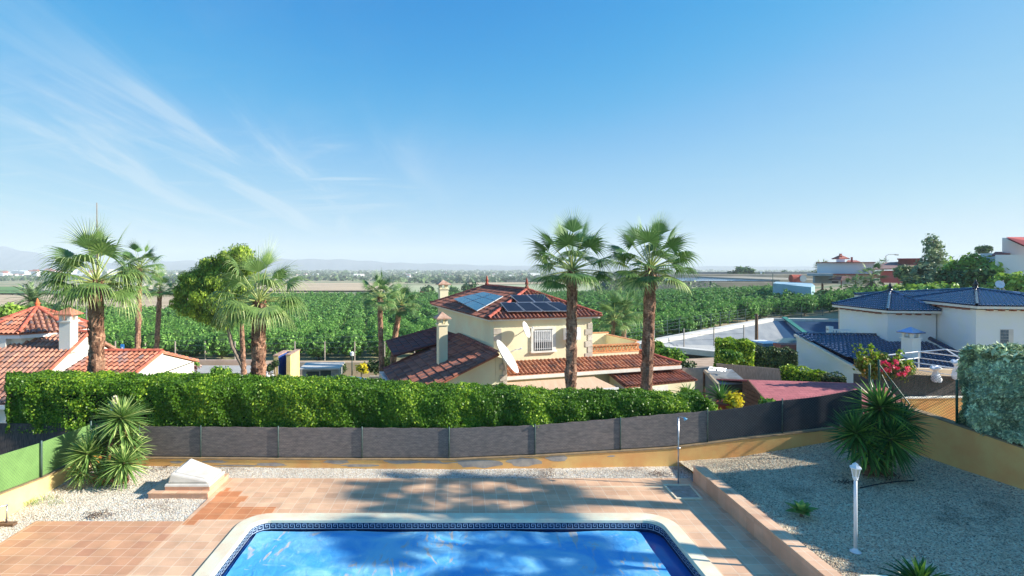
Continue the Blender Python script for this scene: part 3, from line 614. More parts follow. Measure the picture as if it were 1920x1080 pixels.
# ---- agaves
def agave(name, c, label, rad, n, wdt, mat, group, el0=1.3, el1=.1, droop=.1):
    m = MB(); r = random.Random(int(c[0]*100)); t = thing(name, label, name.replace('_', ' '), c)
    for k in range(n):
        u = k/n; a = k*2.39996; el = el0+(el1-el0)*u+r.uniform(-.06, .06)
        sword(m, Vector(c)+Vector((0, 0, .06)), (math.cos(a)*math.cos(el), math.sin(a)*math.cos(el), math.sin(el)), rad*(.7+.35*u)*r.uniform(.85, 1.1), wdt, droop, r=(1-u)*.7+.3*r.random(), fold=.35)
    m.build('leaves', mat, t); MB().lathe(c, [(.05, -.03), (.05, .0), (.02, .06)], 8).build('heart', M_soil, t); return t
p = on(1503, 968, bed_z(8.7, 11.9)); agave('agave', (p.x, p.y, bed_z(p.x, p.y)+.01), 'small pale green agave alone on the gravel left of the white lamp post', .40, 18, .22, M_agave, None)
p = at(1725, 1092, 9.5); agave('sago_plant', (p.x, p.y, bed_z(p.x, p.y)), 'glossy dark green rosette plant cut by the bottom edge right of the lamp post', .62, 52, .09, leafmat('sago_leaf', rgb(58, 104, 46), rgb(44, 86, 38), rgb(150, 180, 60), rnd=.3, transl=.1, rough=.3), None, 1.45, .05, .35)
# ================================================================ CYPRESS HEDGE (right)
M_cyp = leafmat('cypress_leaf', rgb(176, 196, 156), rgb(138, 160, 128), rgb(210, 226, 180), rnd=.35, transl=.1, rough=.7, scale=1.2)
cy = thing('cypress_hedge', 'clipped blue grey cypress hedge behind the ochre wall at the right edge', 'hedge', (15.2, 12, .6))
def cyx0(z, y): return 14.30+.16*math.cos(z*1.7)+.08*math.sin(y*2+z)-(.25 if z > 1.6 else 0)*0
xs0 = lambda y: float(np.interp(y, [8.6, 11, 13, 14.3], [14.6, 14.2, 13.86, 13.62]))
m = MB()
for a, b in zip(np.linspace(8.6, 14.15, 12)[:-1], np.linspace(8.6, 14.15, 12)[1:]):
    t0 = 3.78+.1*math.sin(a*2); m.hexa([(xs0(a)+.35, a, .5), (17, a, .5), (17, b, .5), (xs0(b)+.35, b, .5), (xs0(a)+.5, a, t0), (17, a, t0), (17, b, t0), (xs0(b)+.5, b, t0)])
m.build('inner_branches', pm('cyp_core', rgb(44, 60, 48), rgb(34, 48, 40), scale=4, rough=1), cy)
n = 46000; y = 8.6+5.75*RNG.random(n); z = 1.9+2.1*RNG.random(n)**.9; lump = .09*np.sin(y*5+z*2)+.07*np.sin(y*12-z*5)+.05*np.sin(z*11+y*3)
x = np.interp(y, [8.6, 11, 13, 14.3], [14.6, 14.2, 13.86, 13.62])+lump+.40*np.clip((z-3.3)/.7, 0, 1)**2+.3*np.clip((y-13.9)/.45, 0, 1)**2+.14*np.clip((2.0-z)/.6, 0, 1)
P = [np.stack([x, y, z], 1)]; N = [np.tile([-.8, -.2, .8], (n, 1))]
n = 26000; y = 8.6+5.75*RNG.random(n); x = np.interp(y, [8.6, 11, 13, 14.3], [14.6, 14.2, 13.86, 13.62])+.05+2.6*RNG.random(n); P.append(np.stack([x, y, 3.98+.06*np.sin(x*5+y*6)+.05*np.sin(y*13)+.04*RNG.normal(size=n)], 1)); N.append(np.tile([0., 0, 1], (n, 1)))
n = 14000; x = 13.65+2.9*RNG.random(n); z = 1.6+2.35*RNG.random(n); P.append(np.stack([x, 14.33+.08*np.sin(x*6+z*4), z], 1)); N.append(np.tile([0., 1, .6], (n, 1)))
P = np.concatenate(P); N = np.concatenate(N); k_ = RNG.random(len(P)) > .7*(np.sin(P[:,1]*6.3+P[:,2]*1.5)*np.sin(P[:,2]*5.1-P[:,1]*2) > .45)
leaves('foliage', P[k_], N[k_], .10, M_cyp, cy, 2.1, None, up=(0, 0, .9), jit=.5)
# ================================================================ POOL HOUSE COVER, SHOWER, LAMP
def frame(o, ang):
    a = Vector((math.cos(ang), math.sin(ang), 0)); b = Vector((-math.sin(ang), math.cos(ang), 0)); o = Vector(o)
    return lambda x, y, z: tuple(o+a*x+b*y+Vector((0, 0, z)))
px0 = on(302, 935, 0); pl = MB(); pl.box(-8.15, -6.56, 14.25, 15.55, -.05, .14)
pc = thing('filter_housing', 'low peach tiled plinth at the left end of the pool deck', 'plinth', (-7.4, 14.8, 0)); pl.build('plinth_body', M_walltile, pc); MB().box(-8.17, -6.555, 14.22, 15.57, .1405, .16).build('plinth_top', M_deck, pc)
pc.name = 'tiled_plinth'; BASE['tiled_plinth'] = BASE['filter_housing']; pc['category'] = 'plinth'
Mf = frame((-7.18, 14.86, .16), 0)
hb = thing('pump_cover', 'cream moulded plastic pump cover with a sloping lid on its tiled plinth', 'pump cover', (-7.18, 14.86, .16))
m = MB(); m.obox(Mf, -.60, .60, -.47, .47, 0, .10); m.build('tile_course', M_walltile, hb)
m = MB(); P8 = [Mf(-.62, -.50, .10), Mf(.62, -.50, .10), Mf(.62, .50, .10), Mf(-.62, .50, .10), Mf(-.60, -.48, .17), Mf(.60, -.48, .17), Mf(.60, .48, .17), Mf(-.60, .48, .17)]; m.hexa(P8); m.build('rim', M_plastic, hb, bevel=.02)
m = MB(); m.hexa([Mf(-.56, -.44, .171), Mf(.56, -.44, .171), Mf(.56, .44, .171), Mf(-.56, .44, .171), Mf(-.50, -.40, .42), Mf(.52, -.42, .25), Mf(.52, .42, .25), Mf(-.36, .40, .56)])
m.v[-8+4] = Mf(-.50, -.40, .43); m.build('shell', M_plastic, hb, bevel=.05)
m = MB(); m.hexa([Mf(-.42, -.33, .40), Mf(.46, -.36, .26), Mf(.46, .36, .26), Mf(-.30, .34, .53), Mf(-.40, -.31, .455), Mf(.44, -.34, .30), Mf(.44, .34, .30), Mf(-.28, .32, .59)]); m.build('lid', M_plastic, hb, bevel=.03)
sh = thing('garden_shower', 'slim steel garden shower standing in its tray beside the deck', 'shower', (6.36, 15.15, .02))
sp = at(1272, 912, 15.15); X, Y = sp.x, sp.y
MB().tube([(X, Y, .02), (X, Y, 1.92)], .022, 8).build('pipe', M_steel, sh, True)
MB().lathe((X, Y, .015), [(.09, 0), (.09, .012), (.03, .02)], 14).build('foot_plate', M_steel, sh)
MB().tube([(X, Y, 1.90), (X+.03, Y-.05, 1.95), (X+.10, Y-.16, 1.95)], .012, 6).build('neck', M_steel, sh, True)
MB().tube([(X+.09, Y-.16, 1.96), (X+.13, Y-.20, 1.90)], [.02, .06], 12).build('shower_head', pm('shower_head', rgb(120, 180, 205), rgb(90, 150, 185), scale=4, rough=.3), sh, True)
MB().tube([(X-.05, Y-.02, 1.05), (X+.05, Y-.02, 1.05)], .026, 8).build('tap', M_steel, sh, True)
tr = thing('shower_tray', 'sunken beige shower tray set in the deck under the steel shower', 'shower tray', (6.25, 14.75, .01))
c4 = [on(1243, 909, .02), on(1294, 909, .02), on(1318, 936, .02), on(1268, 936, .02)]
def inset(c4, d):
    c = sum(c4, Vector())/4; return [p+(c-p).normalized()*d for p in c4]
i4 = inset(c4, .07); m = MB()
for k in range(4):
    a, b, c, d = c4[k], c4[(k+1) % 4], i4[(k+1) % 4], i4[k]; m.hexa([(p.x, p.y, .013) for p in (d, c, b, a)]+[(p.x, p.y, .045) for p in (d, c, b, a)])
m.build('rim', M_coping, tr); m = MB(); m.face([(p.x, p.y, .0165) for p in (i4[3], i4[2], i4[1], i4[0])]); m.build('basin', pm('tray_base', rgb(190, 166, 148), rgb(160, 138, 122), scale=5), tr)
cc = sum(c4, Vector())/4; MB().lathe((cc.x, cc.y, .017), [(.04, 0), (.035, .003)], 10).build('drain', M_steel, tr)
m = MB(); a, b = on(1085, 913, .014), on(1243, 913, .014); m.box(a.x, b.x, a.y-.02, a.y+.01, .0125, .024); m.build('drain_strip', M_coping); tag(bpy.data.objects['drain_strip'], 'thin pale edging strip in the deck running up to the shower tray', 'edging')
# lamp post
lz = bed_z(8.04, 10.7); lb = on(1604, 1035, lz); lb.z = lz
lp_ = thing('lamp_post', 'white garden lamp post with a small lantern head on the gravel bed', 'lamp post', tuple(lb))
MB().lathe(lb, [(.10, 0), (.10, .015), (.06, .03), (.045, .06), (.035, .08)], 16).build('base', M_white, lp_, True)
m = MB(); m.tube([lb+Vector((0, 0, .05)), lb+Vector((0, 0, 1.0)), lb+Vector((0, 0, 1.47))], [.034, .032, .03], 12); m.lathe(lb+Vector((0, 0, 1.45)), [(.03, 0), (.045, .015), (.045, .03), (.03, .05)], 14); m.build('pole', M_white, lp_, True)
h = lb+Vector((0, 0, 1.50)); m = MB()
for k in range(6):
    a = k*math.pi/3; p0 = h+Vector((.047*math.cos(a), .047*math.sin(a), .02)); p1 = h+Vector((.085*math.cos(a), .085*math.sin(a), .20)); m.tube([p0, p1], .008, 5)
m.lathe(h, [(.03, 0), (.062, .005), (.062, .022), (.03, .03)], 6); m.build('lantern_frame', M_white, lp_)
gm = bpy.data.materials.new('lantern_glass'); gm.use_nodes = True; gb = gm.node_tree.nodes['Principled BSDF']; gb.inputs['Base Color'].default_value = (*rgb(214, 216, 205), 1); gb.inputs['Roughness'].default_value = .25; gb.inputs['Transmission Weight'].default_value = .4
m = MB(); m.lathe(h, [(.043, .03), (.079, .197)], 6); m.build('lantern_glass', gm, lp_)
m = MB(); m.lathe(h, [(.108, .197), (.112, .21), (.085, .235), (.06, .25), (.055, .275), (.02, .30), (.008, .31)], 6); m.build('lantern_roof', M_white, lp_)
# hose, debris, trestle
m = MB(); pts = [(1612, 905), (1640, 902), (1680, 900), (1714, 901)]
P3 = []
for (px, py) in pts: q = on(px, py, .72); P3.append((q.x, q.y, bed_z(q.x, q.y)+.03))
m.tube(P3, .014, 6); m.build('irrigation_hose', pm('hose', rgb(36, 38, 40), rgb(28, 28, 30), rough=.5), None, True); tag(bpy.data.objects['irrigation_hose'], 'black irrigation hose lying on the gravel in front of the dark yucca', 'hose')
M_debris = pm('dry_debris', rgb(104, 76, 58), rgb(70, 52, 42), scale=9)
def litter(px, py, z, n, w_, label):
    m = MB(); c = on(px, py, z); r = random.Random(px)
    for k in range(n):
        p = Vector((c.x+r.gauss(0, w_), c.y+r.gauss(0, w_*.5), z+.012+.02*r.random())); a = r.random()*3.14; d = Vector((math.cos(a), math.sin(a), r.uniform(-.1, .3)))*r.uniform(.03, .09); e = Vector((-math.sin(a), math.cos(a), .1))*.008
        m.face([p-d-e, p+d-e, p+d+e, p-d+e])
    o = m.build('leaf_litter', M_debris); o['kind'] = 'stuff'; o['label'] = label
litter(1585, 905, .68, 60, .14, 'dry brown leaves on the gravel left of the hose'); litter(1240, 888, 0.02, 50, .3, 'dry leaves along the ochre wall beside the shower'); litter(185, 965, .02, 60, .22, 'dry twigs on the white gravel near the patio'); litter(310, 878, .02, 60, .5, 'brown leaf litter at the foot of the wall behind the pump cover'); litter(1640, 892, .72, 90, .5, 'dead leaves under the dark yucca'); litter(1020, 886, .02, 40, .3, 'dry leaves on the gravel strip behind the deck')
def weeds(px, py, z, n, label):
    m = MB(); c = on(px, py, z); r = random.Random(py)
    for k in range(n): a = r.random()*6.28; sword(m, (c.x+r.gauss(0, .12), c.y+r.gauss(0, .08), z), (math.cos(a)*.6, math.sin(a)*.6, 1), .08+.12*r.random(), .012, .6)
    o = m.build('weeds', M_yucca); o['kind'] = 'stuff'; o['label'] = label
weeds(60, 945, .02, 50, 'tuft of weeds at the foot of the left wall'); weeds(105, 945, 0, 16, 'small weeds on the white gravel'); weeds(82, 938, 0, 26, 'small weeds near the left wall')
# metal bracket with timber foot at the left edge
q = on(0, 985, 0); br = thing('metal_trestle', 'short metal rail with a leg on a timber block at the left edge', 'trestle', (q.x, q.y, 0))
T1, T2 = at(16, 946, 12.8), at(-40, 962, 12.5); MB().tube([T2, T1], .028, 8).build('rail', M_steel, br, True)
B1_ = at(12, 980, 12.8); MB().tube([at(13, 948, 12.8), B1_], .02, 8).build('leg', M_steel, br, True)
MB().box(B1_.x-.9, B1_.x+.22, 12.72, 12.86, 0., .06).build('timber_foot', M_wood, br)

m = MB(); m.box(-17.5, -11.45, 17.15, 17.2, -.4, 1.15); tag(m.build('reed_fence', M_reedd), 'dark reed screen continuing left of the green screen below the hedge end', 'fence')
# ================================================================ ROOF TILE BUILDER
def terracotta(name, a, b, c, dark, rnd=.45, rough=.8, coat=0.):
    return pm(name, a, b, scale=2.0, detail=6, rough=rough, rnd=rnd, c3=dark, coat=coat)
def tiled_roof(poly, mat, name, parent, down, pitch_w=.22, course=.40, rad=.075, eave_over=.0, thick=.05, under=None):
    """poly: list of 3-D points (planar); down: horizontal-ish 3D vector pointing down slope in the plane."""
    P = [Vector(p) for p in poly]; n = (P[1]-P[0]).cross(P[2]-P[0])
    if n.length < 1e-6: n = (P[2]-P[0]).cross(P[3]-P[0])
    n.normalize(); n = n if n.z > 0 else -n
    v = Vector(down); v = (v-n*v.dot(n)).normalized(); u = n.cross(v).normalized(); o = P[0]
    Q = [((p-o).dot(u), (p-o).dot(v)) for p in P]; umin, umax = min(q[0] for q in Q), max(q[0] for q in Q)
    m = MB(); K = 6; glz = mat.name == 'glazed_blue_tile'; x = umin+pitch_w*.5; i = 0
    while x < umax:
        ys = []
        for k in range(len(Q)):
            a, b = Q[k], Q[(k+1) % len(Q)]
            if (a[0]-x)*(b[0]-x) <= 0 and abs(a[0]-b[0]) > 1e-9: ys.append(a[1]+(b[1]-a[1])*(x-a[0])/(b[0]-a[0]))
        if len(ys) >= 2:
            v0, v1 = min(ys), max(ys); v1 += eave_over; nc = max(1, int(math.ceil((v1-v0)/course)))
            for c in range(nc):
                ya, yb = v1-(c+1)*course, v1-c*course; ya = max(ya, v0-.02)
                if yb-ya < .04: continue
                ra, rb = rad*.82, rad*1.05; ha, hb = .01, .032; r_ = random.random()*(.55 if glz else 1); jit = random.uniform(-.006, .006); i0 = len(m.v)
                for (yy, rr, hh) in ((ya, ra, ha), (yb, rb, hb)):
                    for k in range(K+1):
                        t = math.pi*k/K; p = o+u*(x+jit-math.cos(t)*rr)+v*yy+n*(hh+math.sin(t)*rr); m.v.append(tuple(p))
                for k in range(K): m.f.append((i0+k, i0+k+1, i0+K+1+k+1, i0+K+1+k)); m.r.append(r_)
                # front lip; blue glazed tiles get a pale painted glint here
                for k in range(K):
                    a_, b_ = m.v[i0+K+1+k], m.v[i0+K+2+k]; j = len(m.v); m.v += [a_, b_, tuple(Vector(b_)-n*.022), tuple(Vector(a_)-n*.022)]; m.f.append((j, j+1, j+2, j+3)); m.r.append(1. if glz else r_*.6)
                # channel tile between, darkened to put the gap's shade into the colour
                r2 = random.random(); i1 = len(m.v); w2_ = pitch_w-2*rad*.8
                for (yy, hh) in ((ya, .004), (yb, .018)):
                    for k, (du, dz) in enumerate(((rad*.8, .02), (rad*.8+w2_*.5, -.012), (rad*.8+w2_, .02))): m.v.append(tuple(o+u*(x+du)+v*yy+n*(hh+dz)))
                for k in range(2): m.f.append((i1+k, i1+k+1, i1+3+k+1, i1+3+k)); m.r.append(r2*.12)
        x += pitch_w; i += 1
    o_ = m.build(name, mat, parent); 
    for p_ in o_.data.polygons: p_.use_smooth = True
    # deck slab
    s = MB(); k = len(P); top = [p+n*.0 for p in P]; bot = [p-n*thick for p in P]; j = len(s.v); s.v += [tuple(p) for p in bot+top]
    s.f = [tuple(range(k-1, -1, -1)), tuple(range(k, 2*k))]+[(q, (q+1) % k, k+(q+1) % k, k+q) for q in range(k)]; s.r = [.5]*len(s.f)
    s.build('roof_deck', under or mat, parent); return o_
def ridge_tiles(name, a, b, mat, parent, r=.10, L=.38):
    a, b = Vector(a), Vector(b); n = max(1, round((b-a).length/L)); m = MB()
    for k in range(n):
        p, q = a+(b-a)*k/n, a+(b-a)*(k+1.06)/n; d = (q-p).normalized(); s = d.cross(Vector((0, 0, 1))).normalized(); up = s.cross(d); i = len(m.v); c = random.random()*.8
        for (pt, rr) in ((p, r), (q, r*.86)):
            for j in range(7): t = math.pi*j/6; m.v.append(tuple(pt+s*math.cos(t)*rr+up*(math.sin(t)*rr+.02)))
        for j in range(6): m.f.append((i+j, i+j+1, i+7+j+1, i+7+j)); m.r.append(c)
    o = m.build(name, mat, parent); return o
def finial(p, mat, parent, h=.6, r=.12):
    return MB().lathe(p, [(r, 0), (r*1.1, h*.15), (r*.6, h*.22), (r*.75, h*.4), (r*.95, h*.5), (r*.5, h*.62), (r*.55, h*.7), (r*.2, h*.9), (r*.05, h)], 10).build('finial', mat, parent, True)
M_roofB = terracotta('roof_clay_red', rgb(176, 110, 86), rgb(146, 90, 72), None, rgb(70, 56, 56), .5)
M_roofBd = terracotta('roof_clay_dark', rgb(150, 84, 72), rgb(120, 66, 60), None, rgb(64, 52, 56), .55)
M_roofF = terracotta('roof_clay_orange', rgb(214, 150, 112), rgb(188, 120, 90), None, rgb(84, 64, 58), .5)
M_ridge = pm('ridge_clay', rgb(184, 92, 72), rgb(158, 76, 62), scale=3, rough=.75, rnd=.3)
M_cream = pm('cream_render', rgb(242, 220, 186), rgb(232, 208, 172), scale=.9, detail=8, rough=.9, bump=.1, bscale=80)
M_trimB = pm('pale_trim', rgb(232, 226, 214), rgb(216, 208, 196), scale=3, rough=.8)
M_stone = pm('quoin_stone', rgb(206, 196, 180), rgb(178, 168, 154), scale=4, rough=.9, rnd=.25, bump=.3)
M_glass = pm('window_glass', rgb(48, 54, 60), rgb(70, 76, 80), scale=1.2, rough=.06, spec=.8)
M_curt = pm('curtain', rgb(206, 206, 202), rgb(178, 180, 180), scale=5, rough=.9)
M_panel = pm('solar_cells', rgb(30, 44, 66), rgb(24, 36, 56), scale=1.5, rough=.12, spec=.7, coat=.6)
M_panel2 = pm('matt_solar_cells', rgb(36, 42, 54), rgb(28, 34, 46), scale=1.5, rough=.3, spec=.35)
M_alu = pm('aluminium', rgb(196, 200, 204), rgb(170, 174, 178), scale=4, rough=.35, metal=.7)
M_dish = pm('dish_white', rgb(238, 238, 236), rgb(226, 226, 226), scale=2, rough=.45)
M_awn = pm('awning_cloth', rgb(206, 176, 148), rgb(192, 162, 134), scale=1, rough=.9, stretch=(6, 1, 1))
# ================================================================ HOUSE B
C0 = Vector((1.78, 26.5, 0)); ya = R(17); A_, B_ = Vector((math.cos(ya), math.sin(ya), 0)), Vector((-math.sin(ya), math.cos(ya), 0))
def HB(s, t, z): return C0+A_*s+B_*t+Vector((0, 0, z))
def inB(px, py, t):
    p = onplane(px, py, HB(0, t, 0), B_); d = p-C0; return d.dot(A_), p.z
HBm = lambda x, y, z: tuple(HB(x, y, z))
hB = thing('villa', 'cream villa with red tiled hip roof and solar panels beyond the hedge', 'villa', tuple(HB(3, 5, -1.9)))
m = MB(); m.obox(HBm, .35, 5.95, .25, 10.9, -1.9, 3.50); m.build('wall', M_cream, hB)
# fascia and soffit
m = MB(); m.obox(HBm, 0, 6.3, 0, 11.3, 3.47, 3.56); m.build('eaves', M_trimB, hB)
r0, r1, zr, ze = HB(3.15, 2.4, 4.88), HB(3.15, 8.7, 4.88), 4.88, 3.60
e00, e10, e11, e01 = HB(-.05, -.05, ze), HB(6.35, -.05, ze), HB(6.35, 11.35, ze), HB(-.05, 11.35, ze)
tiled_roof([e00, e10, r0], M_roofB, 'roof_slope', hB, -B_, eave_over=.08)
tiled_roof([e01, e00, r0, r1], M_roofB, 'roof_slope', hB, -A_, eave_over=.08)
tiled_roof([e10, e11, r1, r0], M_roofB, 'roof_slope', hB, A_, eave_over=.08)
tiled_roof([e11, e01, r1], M_roofB, 'roof_slope', hB, B_, eave_over=.08)
for a, b in ((e00, r0), (e10, r0), (r0, r1), (e01, r1), (e11, r1)): ridge_tiles('ridge', a+Vector((0, 0, .05)), b+Vector((0, 0, .05)), M_ridge, hB)
finial(r0+Vector((0, 0, .1)), M_ridge, hB, .62, .11); finial(r1+Vector((0, 0, .1)), M_ridge, hB, .66, .12)
# solar arrays
nf = (e10-e00).cross(r0-e00).normalized(); nl = (r0-e00).cross(e01-e00).normalized()
if nl.z < 0: nl = -nl
if nf.z < 0: nf = -nf
def solar(c4, nn, cols, rows, label, cells_skip=()):
    root = thing('solar_array', label, 'solar panels', tuple(c4[3]), None); 
    for i in range(cols):
        for j in range(rows):
            if (i, j) in cells_skip: continue
            def q(u, v): return (c4[0]*(1-u)+c4[1]*u)*(1-v)+(c4[3]*(1-u)+c4[2]*u)*v
            u0, u1, v0, v1 = i/cols+.008, (i+1)/cols-.008, j/rows+.01, (j+1)/rows-.01
            p = [q(u0, v1), q(u1, v1), q(u1, v0), q(u0, v0)]
            f = MB().hexa([x-nn*.04 for x in p]+[x for x in p]).build('panel_frame', M_alu, root)
            e = .03; p2 = [q(u0+e/cols, v1-e/rows), q(u1-e/cols, v1-e/rows), q(u1-e/cols, v0+e/rows), q(u0+e/cols, v0+e/rows)]
            MB().hexa([x+nn*.001 for x in p2]+[x+nn*.006 for x in p2]).build('panel_glass', M_panel if nn is nl else M_panel2, f)
    m = MB(); 
    for v in (.25, .75): a, b = c4[0]*(1-v)+c4[3]*v, c4[1]*(1-v)+c4[2]*v; m.tube([a-nn*.07, b-nn*.07], .025, 6)
    m.build('rail', M_alu, root); return root
pf = e00+nf*.24; pl_ = e00+nl*.20
def pq(pts, p, n): return [onplane(x, y, p, n) for x, y in pts]
solar(pq([(937, 567), (1050, 566), (1084, 583), (951, 584)], pf, nf), nf, 4, 1, 'dark solar panels in a single row of four above the front eave of the villa')
solar(pq([(956, 553), (1019, 552), (1035, 566), (972, 567)], pf, nf), nf, 2, 1, 'pair of dark solar panels above the row of four on the front slope')
solar(pq([(849, 560), (906, 547), (944, 555), (894, 583)], pl_, nl), nl, 3, 2, 'blue sky reflecting solar panels on the left slope of the villa roof')
# window
s0, z1 = inB(995, 614, .25); s1, z0 = inB(1041, 658, .25)
win = MB(); sm = (s0+s1)/2; W0, W1, Z0, Z1 = s0+.17, s1-.2, z0+.12, z1-.13
win.obox(HBm, s0, W0, .17, .25, z0+.05, z1-.1); win.obox(HBm, W1, s1, .17, .25, z0+.05, z1-.1); win.obox(HBm, s0-.04, s1+.04, .10, .25, z0-.03, z0+.049); win.obox(HBm, s0, s1, .17, .25, z1-.099, z1-.02); win.obox(HBm, s0+.15, s1-.15, .172, .25, z1-.019, z1+.03)
wf = win.build('window', M_trimB, hB)
MB().obox(HBm, W0, W1, .22, .245, Z0-.06, Z1).build('pane', M_glass, wf); m = MB(); m.obox(HBm, W0+.02, W1-.02, .205, .218, Z0+.38, Z1-.02); m.build('curtain', M_curt, wf)
m = MB()
for k in range(9): x = W0+.04+(W1-W0-.08)*k/8; m.obox(HBm, x-.012, x+.012, .13, .152, Z0-.02, Z1-.02)
for z in (Z0+.05, Z1-.08, (Z0+Z1)/2): m.obox(HBm, W0, W1, .1525, .166, z-.012, z+.012)
m.build('grille', M_white, wf)
# quoins
m = MB()
for k in range(12):
    z = -.3+k*.32; L = .42 if k % 2 else .26
    if z < 3.1 and z > .95: m.obox(HBm, 5.96-L, 5.975, .215, .249, z, z+.30)
for k in range(2): m.obox(HBm, .33, .75, .215, .249, 2.45+k*.34, 2.74+k*.34)
m.build('quoins', M_stone, hB)
# AC unit
ac = thing('air_conditioner', 'white air conditioner unit on the villa front wall beside the palm trunk', 'air conditioner', tuple(HB(4.5, .1, 2.2)))
sA, zA = inB(1056, 614, .2); sB, zB = inB(1083, 636, .2)
MB().obox(HBm, sA, sB, -.12, .22, zB, zA).build('casing', M_white, ac, bevel=.02); q = MB(); c = HB((sA*.62+sB*.38), -.125, (zA+zB)/2)
for k in range(20): a0, a1 = 2*math.pi*k/20, 2*math.pi*(k+1)/20; q.face([c, c+A_*math.cos(a0)*.2+Vector((0, 0, math.sin(a0)*.2)), c+A_*math.cos(a1)*.2+Vector((0, 0, math.sin(a1)*.2))])
q.build('fan_grille', pm('ac_grille', rgb(120, 122, 124), rgb(90, 92, 94), scale=20), ac)
# terrace
m = MB(); m.obox(HBm, 5.96, 8.9, .27, .42, -1.9, 1.55); m.obox(HBm, 5.96, 8.9, 3.2, 3.35, -1.9, 2.22); m.obox(HBm, 8.75, 8.905, .422, 3.198, -1.9, 2.1); m.obox(HBm, 5.96, 8.748, .422, 3.198, .9, .98); m.build('terrace_wall', M_cream, hB)
bl = MB(); bl.obox(HBm, 5.97, 8.9, .25, .44, 1.552, 1.60); bl.obox(HBm, 5.97, 8.9, .24, .45, 1.93, 2.0)
M_bal = pm('balustrade_clay', rgb(214, 152, 100), rgb(186, 122, 80), scale=5, rnd=.3)
k = 5.99
while k < 8.8:
    for sg in (1, -1):
        a, b = (k, k+.19) if sg > 0 else (k+.19, k); bl.obox(lambda x, y, z, a=a, b=b: HBm(a+(b-a)*((z-1.60)/.33)+x, y, z), -.03, .03, .32, .37, 1.60, 1.93)
    k += .2
bl.build('balustrade', M_bal, hB); m = MB(); m.obox(HBm, 5.98, 8.92, 3.17, 3.38, 2.222, 2.26); m.obox(HBm, 8.72, 8.93, .25, 3.168, 2.102, 2.14); m.build('parapet_cap', M_bal, hB)
# ground floor + pent roof
m = MB(); m.obox(HBm, .05, 10.0, -.1, .249, -1.9, .95); m.obox(HBm, 8.92, 10.0, .25, 5.5, -1.9, .95); m.build('lower_wall', M_cream, hB)
tiled_roof([HB(.2, -1., .93), HB(10.6, -1., .93), HB(9.25, .5, 1.45), HB(9.25, .24, 1.36), HB(.2, .24, 1.36)], M_roofF, 'lower_roof', hB, -B_)
tiled_roof([HB(10.6, -1., .93), HB(10.6, 5.8, .93), HB(9.0, 5.8, 1.55), HB(9.0, .45, 1.52)], M_roofF, 'lower_roof', hB, A_)
ridge_tiles('ridge', HB(10.62, -1.02, .98), HB(9.0, .55, 1.55), M_ridge, hB, .11); ridge_tiles('ridge', HB(9.0, .55, 1.55), HB(9.0, 5.8, 1.58), M_ridge, hB, .1)
m = MB(); m.obox(HBm, .2, 10.62, -1.06, -1.005, .74, .90); m.obox(HBm, 10.6, 10.66, -1.0, 5.8, .74, .90); m.obox(HBm, .2, 10.58, -1.0, -.15, .70, .74); m.build('gutter', M_trimB, hB)
aw = thing('awning', 'beige fabric awning stretched under the front tiled eave of the villa', 'awning', tuple(HB(3, -1, .4))); m = MB(); m.hexa([HB(.3, -1.0, .60), HB(5.3, -1.0, .60), HB(5.75, -2.35, .30), HB(.3, -2.35, .30)]+[HB(.3, -1.0, .62), HB(5.3, -1.0, .62), HB(5.75, -2.35, .32), HB(.3, -2.35, .32)]); m.build('cloth', M_awn, aw)
m = MB(); m.obox(HBm, .3, 5.8, -2.42, -2.355, .24, .34); m.build('front_bar', M_white, aw)
m = MB()
for k in range(6): m.obox(HBm, .5+k, .53+k, -2.35, -1.0, .63, .64) if 0 else None
# gable stub behind the big dish (right end of the garage wing)
# left wing roofs
Rn, Rf, Lf, Ln = onplane(934, 667, (0, 0, 0), Vector((0, 0, 1))), None, None, None
Rn = at(936, 665, 25.2); zr_ = Rn.z; Rf = at(860, 632, 32.2); Rf.z = zr_
Lf = Rf-A_*4.55; Lf.z = .17; Ln = Rn-A_*4.55; Ln.z = .17; Rf.z = zr_
Mbig = terracotta('wing_flat_tiles', rgb(184, 116, 92), rgb(156, 94, 76), None, rgb(84, 66, 64), .5)
tiled_roof([Rn, Rf, Lf, Ln], Mbig, 'wing_roof', hB, -A_, pitch_w=.25, course=.42, rad=.085)
ridge_tiles('ridge', Lf+Vector((0, 0, .05)), Rf+Vector((0, 0, .05)), M_roofBd, hB, .12); ridge_tiles('ridge', Rn+Vector((0, 0, .05)), Rf+Vector((0, 0, .05)), M_roofBd, hB, .11)
Bh = (Rf-Rn); Bh.z = 0; Bh.normalize()
m = MB(); g0, g1 = Rn+Bh*.25-A_*.1, Ln+Bh*.25+A_*.3; g0.z = zr_-.12; g1.z = .17+.0
m.hexa([(g1.x, g1.y, -1.9), (g0.x, g0.y, -1.9), tuple(Vector((g0.x, g0.y, -1.9))+Bh*6.3), tuple(Vector((g1.x, g1.y, -1.9))+Bh*6.3), (g1.x, g1.y, g1.z-.02), (g0.x, g0.y, g0.z), tuple(Vector(g0)+Bh*6.3), tuple(Vector((g1.x, g1.y, g1.z-.02))+Bh*6.3)])
g0r = Rn+A_*.45+Bh*.2; q = Vector((g0.x, g0.y, 0)); m.hexa([(q.x+.01, q.y, -1.9), (g0r.x, g0r.y, -1.9), tuple(Vector((g0r.x, g0r.y, -1.9))+Bh*1.6), tuple(Vector((q.x, q.y, -1.9))+Bh*1.6), (q.x+.01, q.y, zr_-.14), (g0r.x, g0r.y, zr_-.3), tuple(Vector((g0r.x, g0r.y, zr_-.3))+Bh*1.6), tuple(Vector((q.x, q.y, zr_-.14))+Bh*1.6)])
m.build('wing_wall', M_cream, hB)
m = MB(); p = onplane(845, 706, g0, Vector((-A_.y, A_.x, 0)))
